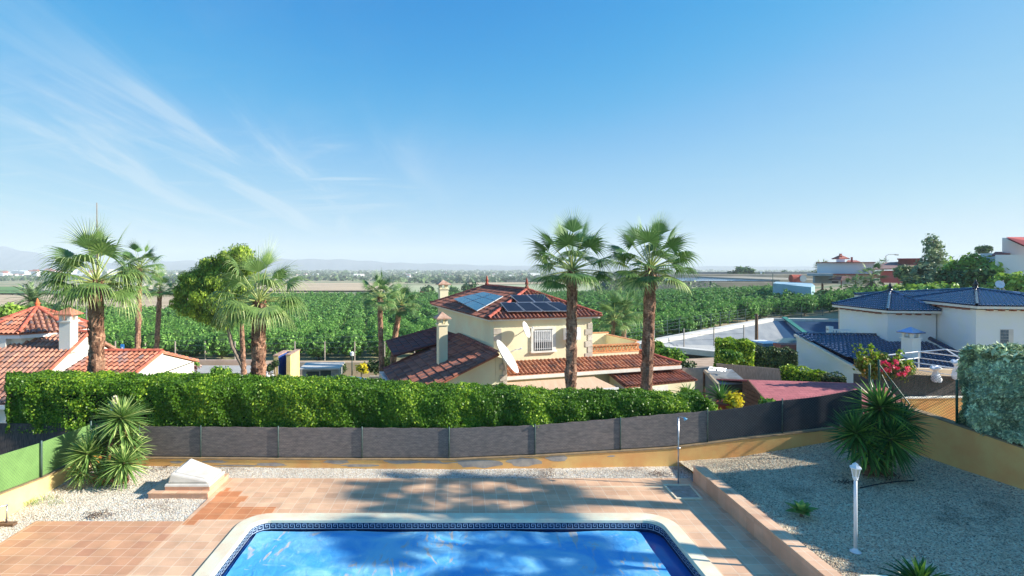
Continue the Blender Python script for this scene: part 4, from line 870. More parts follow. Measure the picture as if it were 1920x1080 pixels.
MB().obox(frame(p, ya), -.12, .12, -.06, 0, -.05, .03).build('vent', M_ridge, hB)
m = MB()
for k in range(9):
    z = -.6+k*.27; L = .34 if k % 2 else .2; m.obox(frame(Vector((g0r.x, g0r.y, 0)), ya), -L, .02, -.03, .02, z, z+.25)
m.build('quoins', M_stone, hB)
P1, P2, P3_, P4 = at(738, 668, 30.6), at(860, 632, 33.2), at(858, 606, 38), at(724, 643, 36.5)
P2 = P1+(P3_-P4)*1.0; tiled_roof([P1, P2, P3_, P4], M_roofBd, 'wing_roof', hB, (P4-P3_), pitch_w=.25, course=.42, rad=.085); ridge_tiles('ridge', P4+Vector((0, 0, .05)), P3_+Vector((0, 0, .05)), M_roofBd, hB, .12)
m = MB(); gx = Ln-A_*.2; Mg = frame((Lf.x, Lf.y, 0), math.atan2(Bh.y, Bh.x)-math.pi/2); m.obox(Mg, -.25, .25, -7.5, .1, -.35, .12); m.build('gutter', M_alu, hB)
# wing ground wall left side
def chimney(parent_label, c, w_, d_, z0, z1, capz, mats, ang, label):
    root = thing('chimney', label, 'chimney', (c[0], c[1], z0)) if label else parent_label
    M = frame((c[0], c[1], 0), ang); m = MB(); m.obox(M, -w_/2, w_/2, -d_/2, d_/2, z0, z1); ch = m.build('chimney', mats[0], root)
    m = MB(); m.obox(M, -w_/2-.06, w_/2+.06, -d_/2-.06, d_/2+.06, z1+.002, z1+.07)
    for sx in (-1, 1):
        for sy in (-1, 1): m.obox(M, sx*w_*.36-.07, sx*w_*.36+.07, sy*d_*.36-.07, sy*d_*.36+.07, z1+.071, z1+.33)
    m.build('chimney_collar', mats[0], ch); e = .16
    m = MB(); a = w_/2+e; b = d_/2+e; h0 = z1+.332; m.hexa([M(-a, -b, h0), M(a, -b, h0), M(a, b, h0), M(-a, b, h0), M(-a, -b, h0+.05), M(a, -b, h0+.05), M(a, b, h0+.05), M(-a, b, h0+.05)]); tip = M(0, 0, h0+.36)
    q = [M(-a, -b, h0+.051), M(a, -b, h0+.051), M(a, b, h0+.051), M(-a, b, h0+.051)]
    for k in range(4): m.face([q[k], q[(k+1) % 4], tip])
    m.build('chimney_cap', mats[1], ch); return ch
Mcap = pm('chimney_cap_clay', rgb(196, 164, 142), rgb(158, 120, 100), scale=4, rough=.9)
c = at(829, 650, 27.6); chimney(hB, (c.x, c.y), .46, .46, .6, c.z+1.12, 0, (M_cream, Mcap), ya, None)
c = at(831, 560, 38.6); chimney(hB, (c.x, c.y), .62, .5, -1.9, 6.2-.045*38.6+.1, 0, (M_cream, Mcap), ya, None)
# low right roof
TL, TR, BR, BL = at(1138, 698, 28.0), at(1266, 689, 29.6), at(1308, 712, 28.3), at(1172, 726, 26.6)
tiled_roof([TL, TR, BR, BL], terracotta('roof_clay_mixed', rgb(182, 116, 90), rgb(152, 92, 74), None, rgb(78, 62, 62), .5), 'annex_roof', hB, BL-TL, eave_over=.04)
m = MB(); o = [BL, BR, TR, TL]; cen = sum(o, Vector())/4
f4 = [p+(cen-p)*.06 for p in o]; m.hexa([(p.x, p.y, -1.9) for p in f4]+[(p.x, p.y, p.z-.10) for p in f4]); m.build('annex_wall', M_cream, hB)
Mann = frame(Vector((f4[0].x, f4[0].y, 0)), math.atan2(f4[1].y-f4[0].y, f4[1].x-f4[0].x)); MB().obox(Mann, 1.2, 2.6, -.03, .02, -.9, .05).build('window', M_trimB, hB)
Man2 = frame(Vector((f4[3].x, f4[3].y, 0)), math.atan2(f4[0].y-f4[3].y, f4[0].x-f4[3].x)); wz = MB().obox(Man2, .4, 1.3, -.03, .02, -.8, .12).build('window', M_trimB, hB); MB().obox(Man2, .5, 1.2, -.034, -.0305, -.7, .04).build('pane', M_glass, wz)
# dishes
def dish(c, N, long_, rad, label, mount, group=None):
    N = Vector(N).normalized(); u = Vector(long_); u = (u-N*u.dot(N)).normalized(); v = N.cross(u); root = thing('satellite_dish', label, 'satellite dish', tuple(c), group); m = MB(); n = 28; rings = 5; i0 = 0
    for back in (0, 1):
        off = len(m.v); m.v.append(tuple(Vector(c)-N*(rad*.22+back*.02)))
        for k in range(1, rings+1):
            r_ = rad*k/rings; d = -rad*.22*(1-(k/rings)**2)-back*.02
            for j in range(n): t = 2*math.pi*j/n; m.v.append(tuple(Vector(c)+u*math.cos(t)*r_+v*math.sin(t)*r_*.94+N*d))
        for j in range(n): m.f.append((off, off+1+j, off+1+(j+1) % n)); m.r.append(.5)
        for k in range(rings-1):
            for j in range(n): a = off+1+k*n; m.f.append((a+j, a+n+j, a+n+(j+1) % n, a+(j+1) % n)); m.r.append(.5)
    m.build('reflector', M_dish, root, True)
    f = Vector(c)+N*rad*.85+v*rad*.1; MB().tube([Vector(c)-v*rad*.9*1, f], .012*max(1, rad), 5).build('feed_arm', M_alu, root); MB().tube([f-N*.04, f+N*.05*0+N*.03], .035, 8).build('feed_horn', M_white, root)
    MB().tube([Vector(c)-N*(rad*.24), mount], .03, 6).build('bracket', M_alu, root); return root
sd, zd = inB(985, 617, -.2); c = HB(sd, -.35, zd); dish(c, (.85, -.42, .35), (-.25, 0, 1), .42, 'small white satellite dish fixed to the villa front left of the window', HB(sd-.25, .25, zd-.35))
c = at(952, 668, 25.1); dish(c, (.80, -.22, .55), (-.5, 0, .86), .90, 'large white satellite dish leaning at the villa corner above the hedge', Vector((g0r.x+.1, g0r.y+.3, .55)))
sd, zd = inB(968, 655, .2); bk = MB(); bk.tube([HB(sd, .24, zd), HB(sd, -.05, zd+.03)], .02, 6); bk.tube([HB(sd, -.05, zd+.03), HB(sd+.16, -.05, zd+.08)], .03, 6); bk.build('bracket', M_alu, hB)
# ================================================================ TERRAIN
TP = [-4000, 0, 850, 1100, 1300, 1450, 1550, 1700, 1920, 5500]
TZ = {2: [-1.6]*10, 18: [-1.6]*4+[-1.2, -.5, .0, .1, .1, .1], 26: [-1.9]*4+[-1.7, -1.3, -1., -.8, -.6, -.6], 36: [-2.5, -2.5, -2.5, -2.3, -2., -1.7, -1.4, -1, -.5, 0], 50: [-3.5]*3+[-3.1, -2.8, -2.4, -2, -1, 0, 1],
      64: [-4.7, -4.7, -4.8, -3.9, -3, -2.4, -2, 0, 2, 4], 86: [-5.3, -5.3, -5.5, -4.3, -2.9, -2.3, -1.5, 1.2, 4., 8], 130: [-6.4, -6.4, -6.5, -5.2, -3.2, -2.2, -1.2, 2.0, 6, 12],
      200: [-7.8, -7.8, -8, -7, -5.3, -3.6, -2., 3.0, 7, 14], 260: [-9, -9, -9, -8.4, -7, -5, -3, 3, 6, 14], 420: [-14, -14, -14, -13, -6, -4, -3, 1, 4, 10], 700: [-18, -18, -18, -16, -9, -6, -6, -4, 0, 6],
      1200: [-22, -22, -22, -21, -16, -12, -12, -10, -6, 0], 2500: [-26]*10, 14000: [-30]*10}
TK = sorted(TZ); TA = np.array([TZ[k] for k in TK], float)
def gz(x, y):
    y = max(y, 2.); px = CX+F*x/y; lz = math.log(y); k = min(max(int(np.searchsorted(TK, y))-1, 0), len(TK)-2); u = (lz-math.log(TK[k]))/(math.log(TK[k+1])-math.log(TK[k])); u = min(max(u, 0), 1)
    return float(np.interp(px, TP, TA[k])*(1-u)+np.interp(px, TP, TA[k+1])*u)
POND = [(19.5, 57), (50, 84), (66, 81), (60, 62), (33, 50)]
def in_poly(x, y, P):
    c = False
    for i in range(len(P)):
        (x0, y0), (x1, y1) = P[i-1], P[i]
        if (y0 > y) != (y1 > y) and x < (x1-x0)*(y-y0)/(y1-y0)+x0: c = not c
    return c
def gz_t(x, y): return gz(x, y)-(3.6 if in_poly(x, y, POND) else 0)
M_land = pm('dry_land', rgb(170, 152, 120), rgb(110, 124, 84), scale=.02, detail=9, rough=1, bump=.1, bscale=2, lo=.4, hi=.6)
zs = list(np.exp(np.linspace(math.log(2), math.log(14000), 150))); ps = list(np.linspace(-4000, -200, 20))+list(np.linspace(-150, 2000, 110))+list(np.linspace(2100, 5500, 20))
V = [(((p-CX)*z/F), z, gz_t((p-CX)*z/F, z)) for z in zs for p in ps]; nx = len(ps)
o = mesh_from('terrain', V, [(j*nx+i, j*nx+i+1, (j+1)*nx+i+1, (j+1)*nx+i) for j in range(len(zs)-1) for i in range(nx-1)], None, M_land, smooth=True); o['kind'] = 'structure'
def field(name, p0, p1, z0, z1, mat, off=.05, n=14, skew=0, kind='structure', label=None):
    """sheet following the land between azimuth columns p0..p1 and depths z0..z1"""
    zz_ = np.exp(np.linspace(math.log(z0), math.log(z1), n)); pp = np.linspace(0, 1, 24); V = []
    for k, z in enumerate(zz_):
        for q in pp: p = p0+(p1-p0)*q; V.append(((p-CX)*z/F+skew*(z-z0), z, gz((p-CX)*z/F+skew*(z-z0), z)+off*(1+z/150)))
    o = mesh_from(name, V, [(j*24+i, j*24+i+1, (j+1)*24+i+1, (j+1)*24+i) for j in range(n-1) for i in range(23)], None, mat, smooth=True); o['kind'] = kind
    if label: o['label'] = label
    return o
M_brownf = pm('ploughed_field', rgb(196, 174, 142), rgb(168, 146, 116), scale=.03, detail=8, rough=1, stretch=(.4, 3, 1))
M_greenf = pm('green_crop', rgb(92, 132, 62), rgb(76, 116, 54), scale=.05, detail=8, rough=1, stretch=(.3, 2, 1))
M_palef = pm('pale_green_crop', rgb(150, 166, 122), rgb(170, 164, 130), scale=.03, detail=6, rough=1, stretch=(.3, 2, 1))
M_scrub = pm('scrub_slope', rgb(96, 100, 84), rgb(64, 74, 66), scale=.15, detail=8, rough=1, bump=.8, bscale=.6, bdist=.8)
field('ploughed_field', -500, 620, 138, 330, M_brownf, .1); field('ploughed_field', 480, 735, 430, 760, M_brownf, .3); field('crop_field', -500, 480, 345, 410, M_greenf, .3)
def stripe_mat():
    m = pm('striped_rows', rgb(206, 190, 160), rgb(190, 172, 144), scale=.05, rough=1); n, l = m.node_tree.nodes, m.node_tree.links
    g = n.new('ShaderNodeNewGeometry'); s = n.new('ShaderNodeSeparateXYZ'); l.new(g.outputs['Position'], s.inputs[0])
    a = n.new('ShaderNodeMath'); a.operation = 'MULTIPLY_ADD'; l.new(s.outputs[1], a.inputs[0]); a.inputs[1].default_value = .55; l.new(s.outputs[0], a.inputs[2])
    b = n.new('ShaderNodeMath'); b.operation = 'PINGPONG'; l.new(a.outputs[0], b.inputs[0]); b.inputs[1].default_value = 4.5
    c = n.new('ShaderNodeMath'); c.operation = 'GREATER_THAN'; l.new(b.outputs[0], c.inputs[0]); c.inputs[1].default_value = 2.4
    mx = n.new('ShaderNodeMix'); mx.data_type = 'RGBA'; l.new(c.outputs[0], mx.inputs[0]); mx.inputs[6].default_value = (*rgb(206, 188, 160), 1); mx.inputs[7].default_value = (*rgb(84, 104, 92), 1); l.new(mx.outputs[2], n['Principled BSDF'].inputs['Base Color']); return m
field('striped_field', 45, 300, 425, 700, stripe_mat(), .3); field('crop_field', -500, 40, 425, 560, M_greenf, .3)
field('pale_field', 720, 1160, 330, 620, M_palef, .3); field('pale_field', 880, 1130, 640, 760, M_brownf, .3); field('scrub_field', 950, 1150, 780, 1000, M_scrub, .4)
M_road = pm('asphalt_road', rgb(176, 172, 164), rgb(160, 156, 150), scale=.6, rough=.95, bump=.1)
M_verge = pm('dirt_verge', rgb(196, 168, 142), rgb(170, 142, 116), scale=1, rough=1)
field('road', -600, 830, 47.5, 54.5, M_road, .04, 6); field('verge', -600, 900, 55.2, 59.5, M_verge, .05, 4)
field('dirt_lot', 1235, 1350, 41, 52, M_verge, .05, 6)
# ================================================================ HILLS
def hills(name, px_, py_, Z, depth, mat):
    r = random.Random(len(px_)); xs = np.linspace(px_[0], px_[-1], 260); V = []; 
    for j in range(9):
        v = j/8
        for x in xs:
            h = (CAMZ-(float(np.interp(x, px_, py_))-CY)*Z/F)+28; h *= 1+.05*math.sin(x*.11)+.04*math.sin(x*.037+2); z = Z-depth+depth*v
            e = (1-abs(2*v-1.15)**1.6) if v > .07 else 0
            V.append(((x-CX)*Z/F*(1+.02*(v-.5)), z, -28+max(0, h*min(1, max(0, v*1.05))*(1+.12*math.sin(x*.3+v*9)*(1-v)))))
    nn = len(xs); o = mesh_from(name, V, [(j*nn+i, j*nn+i+1, (j+1)*nn+i+1, (j+1)*nn+i) for j in range(8) for i in range(nn-1)], None, mat, smooth=True); o['kind'] = 'structure'
M_hill = pm('mountain', rgb(104, 110, 124), rgb(84, 92, 108), scale=.002, detail=9, rough=1)  # bluish tone puts part of the distance haze into the colour
hills('hills', [-900, -500, -150, 0, 15, 40, 70, 110, 150, 200, 250, 330], [478, 464, 468, 466, 464.5, 466, 473, 478, 486, 491, 496, 501], 4800, 700, M_hill)
hills('hills', [180, 250, 300, 360, 420, 500, 560, 605, 640, 720, 800, 900, 1000, 1100, 1250], [498, 494, 491, 489, 489, 487, 485.5, 485, 487, 491, 494, 497, 499, 500, 501.5], 5600, 700, M_hill)
hills('hills', [1150, 1250, 1330, 1420, 1520, 1700, 2200, 3000], [501, 500.5, 499, 499.5, 500, 498, 495, 492], 5600, 700, M_hill)
# ================================================================ TREE BUILDERS
M_bark = pm('bark', rgb(150, 134, 118), rgb(104, 92, 80), scale=6, rough=1, bump=.4, stretch=(1, 1, .4))
M_orch = leafmat('orchard_leaf', rgb(110, 158, 72), rgb(86, 134, 60), rgb(158, 192, 98), rnd=.42, transl=.25, scale=.25)
M_orch2 = leafmat('orchard_leaf_far', rgb(108, 156, 74), rgb(86, 132, 62), rgb(148, 182, 94), rnd=.42, transl=.2, scale=.12)
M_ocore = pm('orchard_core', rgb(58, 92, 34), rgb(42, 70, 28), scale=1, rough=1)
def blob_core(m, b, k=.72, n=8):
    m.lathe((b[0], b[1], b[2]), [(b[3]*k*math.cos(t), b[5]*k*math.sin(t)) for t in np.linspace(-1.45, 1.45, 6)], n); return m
def tree(name, base, blobs, label, cat, mat, n=900, leaf=.22, group=None, trunks=None, core=None, clump=None, per=14, jit=.8, up=None, asp=1.4):
    t = thing(name, label, cat, tuple(base), group); P, N, Q = crown_pts(blobs, n, clump or leaf*1.6, per)
    leaves('crown', P, N, leaf, mat, t, asp, Q, up=up, jit=jit)
    if core:
        m = MB(); [blob_core(m, b, .6) for b in blobs]; m.build('crown_core', core, t, True)
    for tr in (trunks or []): MB().tube([p for p, r in tr], [r for p, r in tr], 8).build('trunk', M_bark, t, True)
    return t
# ================================================================ FAN PALMS
M_palm = leafmat('palm_leaf', rgb(126, 152, 82), rgb(100, 132, 70), rgb(186, 194, 130), rnd=.4, transl=.28, rough=.42)
M_palmd = leafmat('palm_leaf_dark', rgb(106, 140, 76), rgb(82, 118, 64), rgb(168, 182, 118), rnd=.4, transl=.25, rough=.42)
M_pet = pm('palm_stalk', rgb(168, 176, 104), rgb(140, 152, 84), scale=4, rough=.6)
def fan_palm(base, top, rtrunk, crown_r, label, seed, nleaf=34, mat=None, droop=1.0, boots=True, group='fan palms', lean_mid=None, spear=False, flare=1.0, bootn=260, low=-.28, thr=0):
    r = random.Random(seed); base, top = Vector(base), Vector(top); t = thing('fan_palm', label, 'palm', tuple(base), group); mat = mat or M_palm
    H = (top-base).length; n = 26; pts = []; rad = []; m = MB(); mid = lean_mid or Vector((0, 0, 0))
    i0 = 0; S = 12
    for k in range(n+1):
        u = k/n; c = base*(1-u)+top*u+mid*math.sin(math.pi*u); rr = rtrunk*(flare*(1-u)**3*.25+1-.12*u)*(1+.10*math.sin(k*2.1)+.05*r.uniform(-1, 1))
        for j in range(S): a = 2*math.pi*j/S; q = rr*(1+.14*r.uniform(-1, 1)); m.v.append((c.x+q*math.cos(a), c.y+q*math.sin(a), c.z))
    for k in range(n):
        c = r.random()
        for j in range(S): m.f.append((k*S+j, k*S+(j+1) % S, (k+1)*S+(j+1) % S, (k+1)*S+j)); m.r.append(r.random())
    m.build('trunk', M_trunk, t)
    if boots:
        m = MB()
        for k in range(bootn):
            u = r.random()**.8; c = base*(1-u)+top*u+mid*math.sin(math.pi*u); a = k*2.4; rr = rtrunk*(1-.1*u); d = Vector((math.cos(a), math.sin(a), 0)); s = Vector((-d.y, d.x, 0)); L = rtrunk*(.5+.35*r.random()); w_ = rtrunk*.22
            p = c+d*rr*.88; q = p+d*L*.34+Vector((0, 0, L)); m.face([p-s*w_, p+s*w_, q+s*w_*.4, q-s*w_*.4]); m.face([p-s*w_, q-s*w_*.4, p-Vector((0, 0, .03))+d*L*.1])
        m.build('leaf_bases', M_boot, t)
    m = MB(); pm_ = MB(); sc_ = crown_r/2.
    for k in range(nleaf):
        u = (k+.5)/nleaf; el = math.asin(max(-.98, 1-(1-low)*u**1.0))+r.uniform(-.15, .15); a = k*2.39996+r.uniform(-.25, .25)
        d = Vector((math.cos(a)*math.cos(el), math.sin(a)*math.cos(el), math.sin(el))); pl = sc_*(.95+.25*r.random())*(.85+.15*u+.45*max(0, math.sin(el)))
        o = top+Vector((0, 0, sc_*.12*(1-u*1.4))); p = o.copy(); dd = d.copy(); path = [p.copy()]
        for q in range(4): p = p+dd*pl/4; dd = (dd+Vector((0, 0, -.09*droop*(1-abs(d.z)*.85)))).normalized(); path.append(p.copy())
        pm_.cur = r.random(); pm_.tube(path, [.035*sc_, .03*sc_, .024*sc_, .018*sc_, .012*sc_], 4, False)
        side = dd.cross(Vector((0, 0, 1))); side = side.normalized() if side.length > .05 else Vector((math.sin(a), -math.cos(a), 0)); up = side.cross(dd).normalized()
        roll = r.uniform(-.35, .35); side, up = (side*math.cos(roll)+up*math.sin(roll)), (up*math.cos(roll)-side*math.sin(roll))
        ns = 26; span = R(112 if u > .12 else 60); tone = r.random()*(.75 if u < .8 else 1)
        for s in range(ns):
            th = -span+2*span*(s+.5)/ns; L = sc_*(1.0-.22*abs(th)/span)*r.uniform(.92, 1.08); v = (dd*math.cos(th)+side*math.sin(th)+up*(.22*math.cos(th)-.12)).normalized(); q = path[-1].copy(); wv = (side*math.cos(th)-dd*math.sin(th)).normalized(); i = len(m.v)
            drp = droop*(.35 if u < .15 else 1.)*r.uniform(.8, 1.2); wmax = 2*span/ns*L*.52; segs = 6
            for g in range(segs+1):
                f = g/segs; ww = wmax*min(1, f*2.0+.06)*(1 if f < .5 else max(.05, 1-(f-.5)*2.0)**.8)*(1.0 if f < .52 else .55)
                zig = up*(.10*ww*(1 if s % 2 else -1)); m.v += [tuple(q-wv*ww*.5+zig), tuple(q+wv*ww*.5-zig)]
                bend = 0.04 if f < .45 else .50*drp; st = L/segs*(1 if f < .5 else 1.15+thr*.5); v = (v+Vector((0, 0, -bend*(.55 if u < .3 else 1)))).normalized(); q = q+v*st
            c = min(1, max(0, tone*.6+r.random()*.4))
            for g in range(segs): m.f.append((i+2*g, i+2*g+1, i+2*g+3, i+2*g+2)); m.r.append(c if g < 4 else min(1, c+.25))
    pm_.build('leaf_stalks', M_pet, t); m.build('leaf_fans', mat, t)
    m = MB()
    for k in range(26 if boots else 8): a = r.random()*6.28; q = top+Vector((math.cos(a)*rtrunk*.9, math.sin(a)*rtrunk*.9, -r.random()*.35*sc_)); sword(m, q, (math.cos(a)*.5, math.sin(a)*.5, -.9), sc_*r.uniform(.35, .75), .07*sc_, .5, segs=3)
    m.build('dry_fronds', pm('dry_frond', rgb(178, 150, 118), rgb(136, 108, 84), scale=3, rnd=.4), t)
    if spear: MB().tube([top+Vector((0, 0, crown_r*.5)), top+Vector((0, 0, crown_r*spear))], [.04, .006], 5).build('spear_leaf', M_pet, t)
    return t
G = lambda x, y: gz(x, y)
def palm_px(px_base, px, py, Z, rt, cr, label, seed, **k):
    """crown centre at pixel (px,py) distance Z; trunk foot below px_base"""
    tp = at(px, py, Z); bx = (px_base-CX)*Z/F; b = Vector((bx, Z, G(bx, Z)-.15)); return fan_palm(b, tp, rt, cr, label, seed, **k)
palm_px(182, 180, 532, 19.8, .27, 1.95, 'stout fan palm with hanging threads in front of the left tiled roof', 11, nleaf=30, droop=1.35, bootn=420, thr=1)
palm_px(255, 262, 503, 34, .17, 1.6, 'slender fan palm standing behind the stout palm on the left', 12, nleaf=30, droop=1.2, mat=M_palmd)
palm_px(290, 300, 545, 44, .20, 1.45, 'short leaning fan palm right of the slender one near the left roof', 13, nleaf=26, droop=1.0, mat=M_palmd)
palm_px(482, 486, 568, 21.5, .29, 1.95, 'stout fan palm with shaggy crown beside the leaning pine', 14, nleaf=30, droop=1.4, bootn=420, thr=1)
palm_px(458, 452, 592, 44, .19, 1.5, 'thin fan palm trunk half hidden between the pine and the stout shaggy palm', 15, nleaf=20, droop=1.3, mat=M_palmd)
palm_px(717, 712, 558, 38, .19, 1.7, 'left one of the two small fan palms beside the wing of the cream villa', 16, nleaf=28, droop=1.1, mat=M_palmd)
palm_px(738, 752, 572, 40, .22, 1.6, 'leaning right one of the two small fan palms beside the wing of the cream villa', 17, nleaf=24, droop=1.2, mat=M_palmd, lean_mid=Vector((-.25, 0, 0)))
palm_px(1068, 1073, 508, 21, .215, 1.95, 'tall fan palm standing against the cream villa front, left of its twin', 18, nleaf=34, droop=.8, bootn=460, mat=M_palmd)
palm_px(1207, 1220, 506, 21, .225, 1.9, 'tall fan palm standing at the terrace end of the cream villa, right of its twin', 19, nleaf=36, droop=.8, bootn=460, mat=M_palmd)
palm_px(1148, 1150, 600, 44, .17, 1.9, 'left of two low bushy fan palms behind the villa terrace', 20, nleaf=26, droop=.9, mat=M_palmd, bootn=80)
palm_px(1166, 1172, 585, 45, .20, 2.2, 'right of two low bushy fan palms behind the villa terrace', 21, nleaf=32, droop=.8, mat=M_palmd, bootn=80)
# palms just outside the frame whose crowns throw the shade on the deck and pool
fan_palm((17.2, 12.3, .3), (17.2, 12.3, 8.55), .24, 2.0, 'fan palm beyond the cypress hedge whose shade falls on the far deck', 22, nleaf=30, mat=M_palmd, bootn=100)
fan_palm((16.0, 10.2, .3), (16.0, 10.2, 7.6), .24, 2.0, 'fan palm beyond the cypress hedge whose shade falls on the pool cover', 23, nleaf=30, mat=M_palmd, bootn=100)
MB().tube([at(182, 530, 19.8), at(181.5, 380, 19.8)], [.03, .016], 5).build('fan_palm_spear', M_bark); o = bpy.data.objects['fan_palm_spear']; o.name = 'antenna_mast'; tag(o, 'thin dark mast rising above the crown of the stout left palm', 'mast')
# pine
b0 = Vector(((462-CX)*44/F, 44, G((462-CX)*.044, 44))); M_pine = leafmat('pine_needles', rgb(140, 168, 54), rgb(100, 134, 44), rgb(196, 206, 84), rnd=.45, transl=.3, scale=.6)
bl = []
for (px, py, rx, rz) in [(452, 478, 20, 15), (420, 486, 18, 14), (396, 500, 22, 16), (440, 506, 26, 18), (372, 524, 22, 18), (410, 530, 26, 18), (346, 546, 18, 14), (380, 556, 24, 16), (448, 540, 22, 20), (334, 566, 12, 9), (356, 578, 22, 14), (412, 566, 26, 18), (392, 592, 24, 12), (432, 590, 24, 14), (418, 606, 20, 8), (350, 522, 12, 9), (470, 500, 14, 16)]:
    p = at(px, py, 44+random.uniform(-.8, .8)); bl.append((p.x, p.y, p.z, rx*.044, rx*.044*.9, rz*.044))
tree('pine_tree', b0, bl, 'leaning pine with a bright yellow green crown on the left side', 'pine tree', M_pine, n=42000, leaf=.11, clump=.42, per=30, core=None, asp=2.2, up=(0, 0, .8), jit=.6,
     trunks=[[(b0, .22), (at(452, 680, 44), .2), (at(436, 650, 44), .18), (at(427, 615, 44), .16), (at(420, 570, 44), .13), (at(405, 530, 44), .07)], [(at(424, 595, 44), .1), (at(380, 570, 44), .06)]])
# ================================================================ ORCHARD
def otree_mesh(seed, n, leaf):
    rs = np.random.default_rng(seed); global RNG; old = RNG; RNG = rs
    bl = [(0, 0, 1.65, 1.35, 1.35, 1.25), (.7, .1, 1.3, 1.0, 1.0, .95), (-.7, -.2, 1.35, 1.0, 1.05, .95), (.1, .8, 1.3, 1., .95, .9), (0, -.8, 1.3, 1., .9, .95)]
    P, N, Q = crown_pts(bl, n, leaf*1.3, 10); N = N+RNG.normal(size=N.shape)*.5; V, Fq = quads(P, N, leaf, 1.35); RNG = old; return V, Fq, Q
ov = [otree_mesh(s, 3800, .115) for s in (1, 2, 3)]; ovf = [otree_mesh(s, 440, .27) for s in (4, 5, 6)]
def leafmesh(name, V, Fq, Q, mat):
    me = bpy.data.meshes.new(name); n = len(Fq); me.vertices.add(len(V)); me.vertices.foreach_set('co', V.astype(np.float32).ravel()); me.loops.add(4*n); me.loops.foreach_set('vertex_index', Fq.astype(np.int32).ravel()); me.polygons.add(n); me.polygons.foreach_set('loop_start', np.arange(0, 4*n, 4, dtype=np.int32)); me.polygons.foreach_set('loop_total', np.full(n, 4, dtype=np.int32)); me.update(calc_edges=True)
    a = me.attributes.new('rnd', 'FLOAT', 'FACE'); a.data.foreach_set('value', Q.astype(np.float32)); me.materials.append(mat); return me
def core_lathe():
    m = MB(); blob_core(m, (0, 0, 1.3, 1.2, 1.2, 1.0), 1.0, 9); return m
crown_me = [leafmesh('orchard_crown', *ov[k], M_orch) for k in range(3)]
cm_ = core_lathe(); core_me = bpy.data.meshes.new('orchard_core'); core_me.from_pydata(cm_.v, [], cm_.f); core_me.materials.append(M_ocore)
tm_ = MB(); tm_.tube([(0, 0, -.2), (.05, 0, .5), (0, .02, 1.2)], [.11, .09, .08], 6); trunk_me = bpy.data.meshes.new('orchard_trunk'); trunk_me.from_pydata(tm_.v, [], tm_.f); trunk_me.materials.append(M_bark)
spots = []; ro = random.Random(4); dx, dy = -.17, .985     # row direction
def far_z(px): return float(np.interp(px, [-300, 340, 400, 480, 600, 1100, 1250, 1450, 1490, 1640], [136, 137, 160, 250, 262, 262, 232, 196, 103, 98]))
def near_z(px):
    return float(np.interp(px, [-300, 1110, 1200, 1228, 1450, 1475, 1570, 1700], [62, 62, 62, 63.5, 88, 88, 84, 84]))
for i in range(-72, 106):
    for j in range(0, 60):
        s = 62.0+j*3.7; x = i*3.9+dx*(s-62)+ro.uniform(-.5, .5)+ (j % 2)*.0; y = s*dy+ro.uniform(-.4, .4)+1.2; px = CX+F*x/y
        if px < -120 or px > 1640 or y > far_z(px) or y < near_z(px) or in_poly(x, y, POND): continue
        if ro.random() < .02: continue
        spots.append((x, y))
spots.sort(key=lambda p: p[1]*1.0)
near, rest = spots[:300], spots[300:]
OG = 'citrus trees in rows in the orchard'; OL = 'dense dark green citrus tree in the rows of the orchard beyond the road'
for k, (x, y) in enumerate(near):
    sc_ = ro.uniform(1.02, 1.25)*(1.08 if y < 72 else 1); e = bpy.data.objects.new('citrus_tree', None); COL.objects.link(e); e.location = (x, y, gz(x, y)); e.rotation_euler = (0, 0, ro.random()*6.28); e.scale = (sc_, sc_, sc_*ro.uniform(.9, 1.1)); tag(e, OL if y > 67 else 'bushy citrus tree in the first row just behind the roadside wire fence', 'citrus tree', OG if y > 67 else 'citrus trees in the first row behind the fence')
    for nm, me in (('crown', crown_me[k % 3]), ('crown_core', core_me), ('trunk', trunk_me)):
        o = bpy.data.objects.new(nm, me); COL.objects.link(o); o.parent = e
VV, FF, QQ = [], [], []; off = 0; CV = MB(); cvv = np.array(cm_.v)
for k, (x, y) in enumerate(rest):
    V, Fq, Q = ovf[k % 3]; a = ro.random()*6.28; s_ = ro.uniform(1.0, 1.28); c, s = math.cos(a)*s_, math.sin(a)*s_; W = np.stack([V[:,0]*c-V[:,1]*s+x, V[:,0]*s+V[:,1]*c+y, V[:,2]*s_*ro.uniform(.9, 1.1)+gz(x, y)], 1)
    VV.append(W); FF.append(Fq+off); QQ.append(Q); off += len(V)
    i0 = len(CV.v); W2 = cvv*s_; g_ = gz(x, y); CV.v += [(q[0]+x, q[1]+y, q[2]+g_) for q in W2]; CV.f += [tuple(i0+t for t in f) for f in cm_.f]; CV.r += [.5]*len(cm_.f)
root = thing('orchard', 'sea of citrus trees filling the flat land behind the nearest rows', 'orchard', (0, 150, -7)); root['kind'] = 'stuff'
o = mesh_from('orchard_canopy', np.concatenate(VV), np.concatenate(FF), np.concatenate(QQ), M_orch2, root); o['kind'] = 'stuff'
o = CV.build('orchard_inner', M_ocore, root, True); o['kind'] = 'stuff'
print('orchard', len(near), len(rest))
field('orchard_soil', -200, 1660, 60, 270, pm('orchard_soil', rgb(112, 104, 72), rgb(84, 88, 56), scale=.4, rough=1), .03, 20) if 0 else None
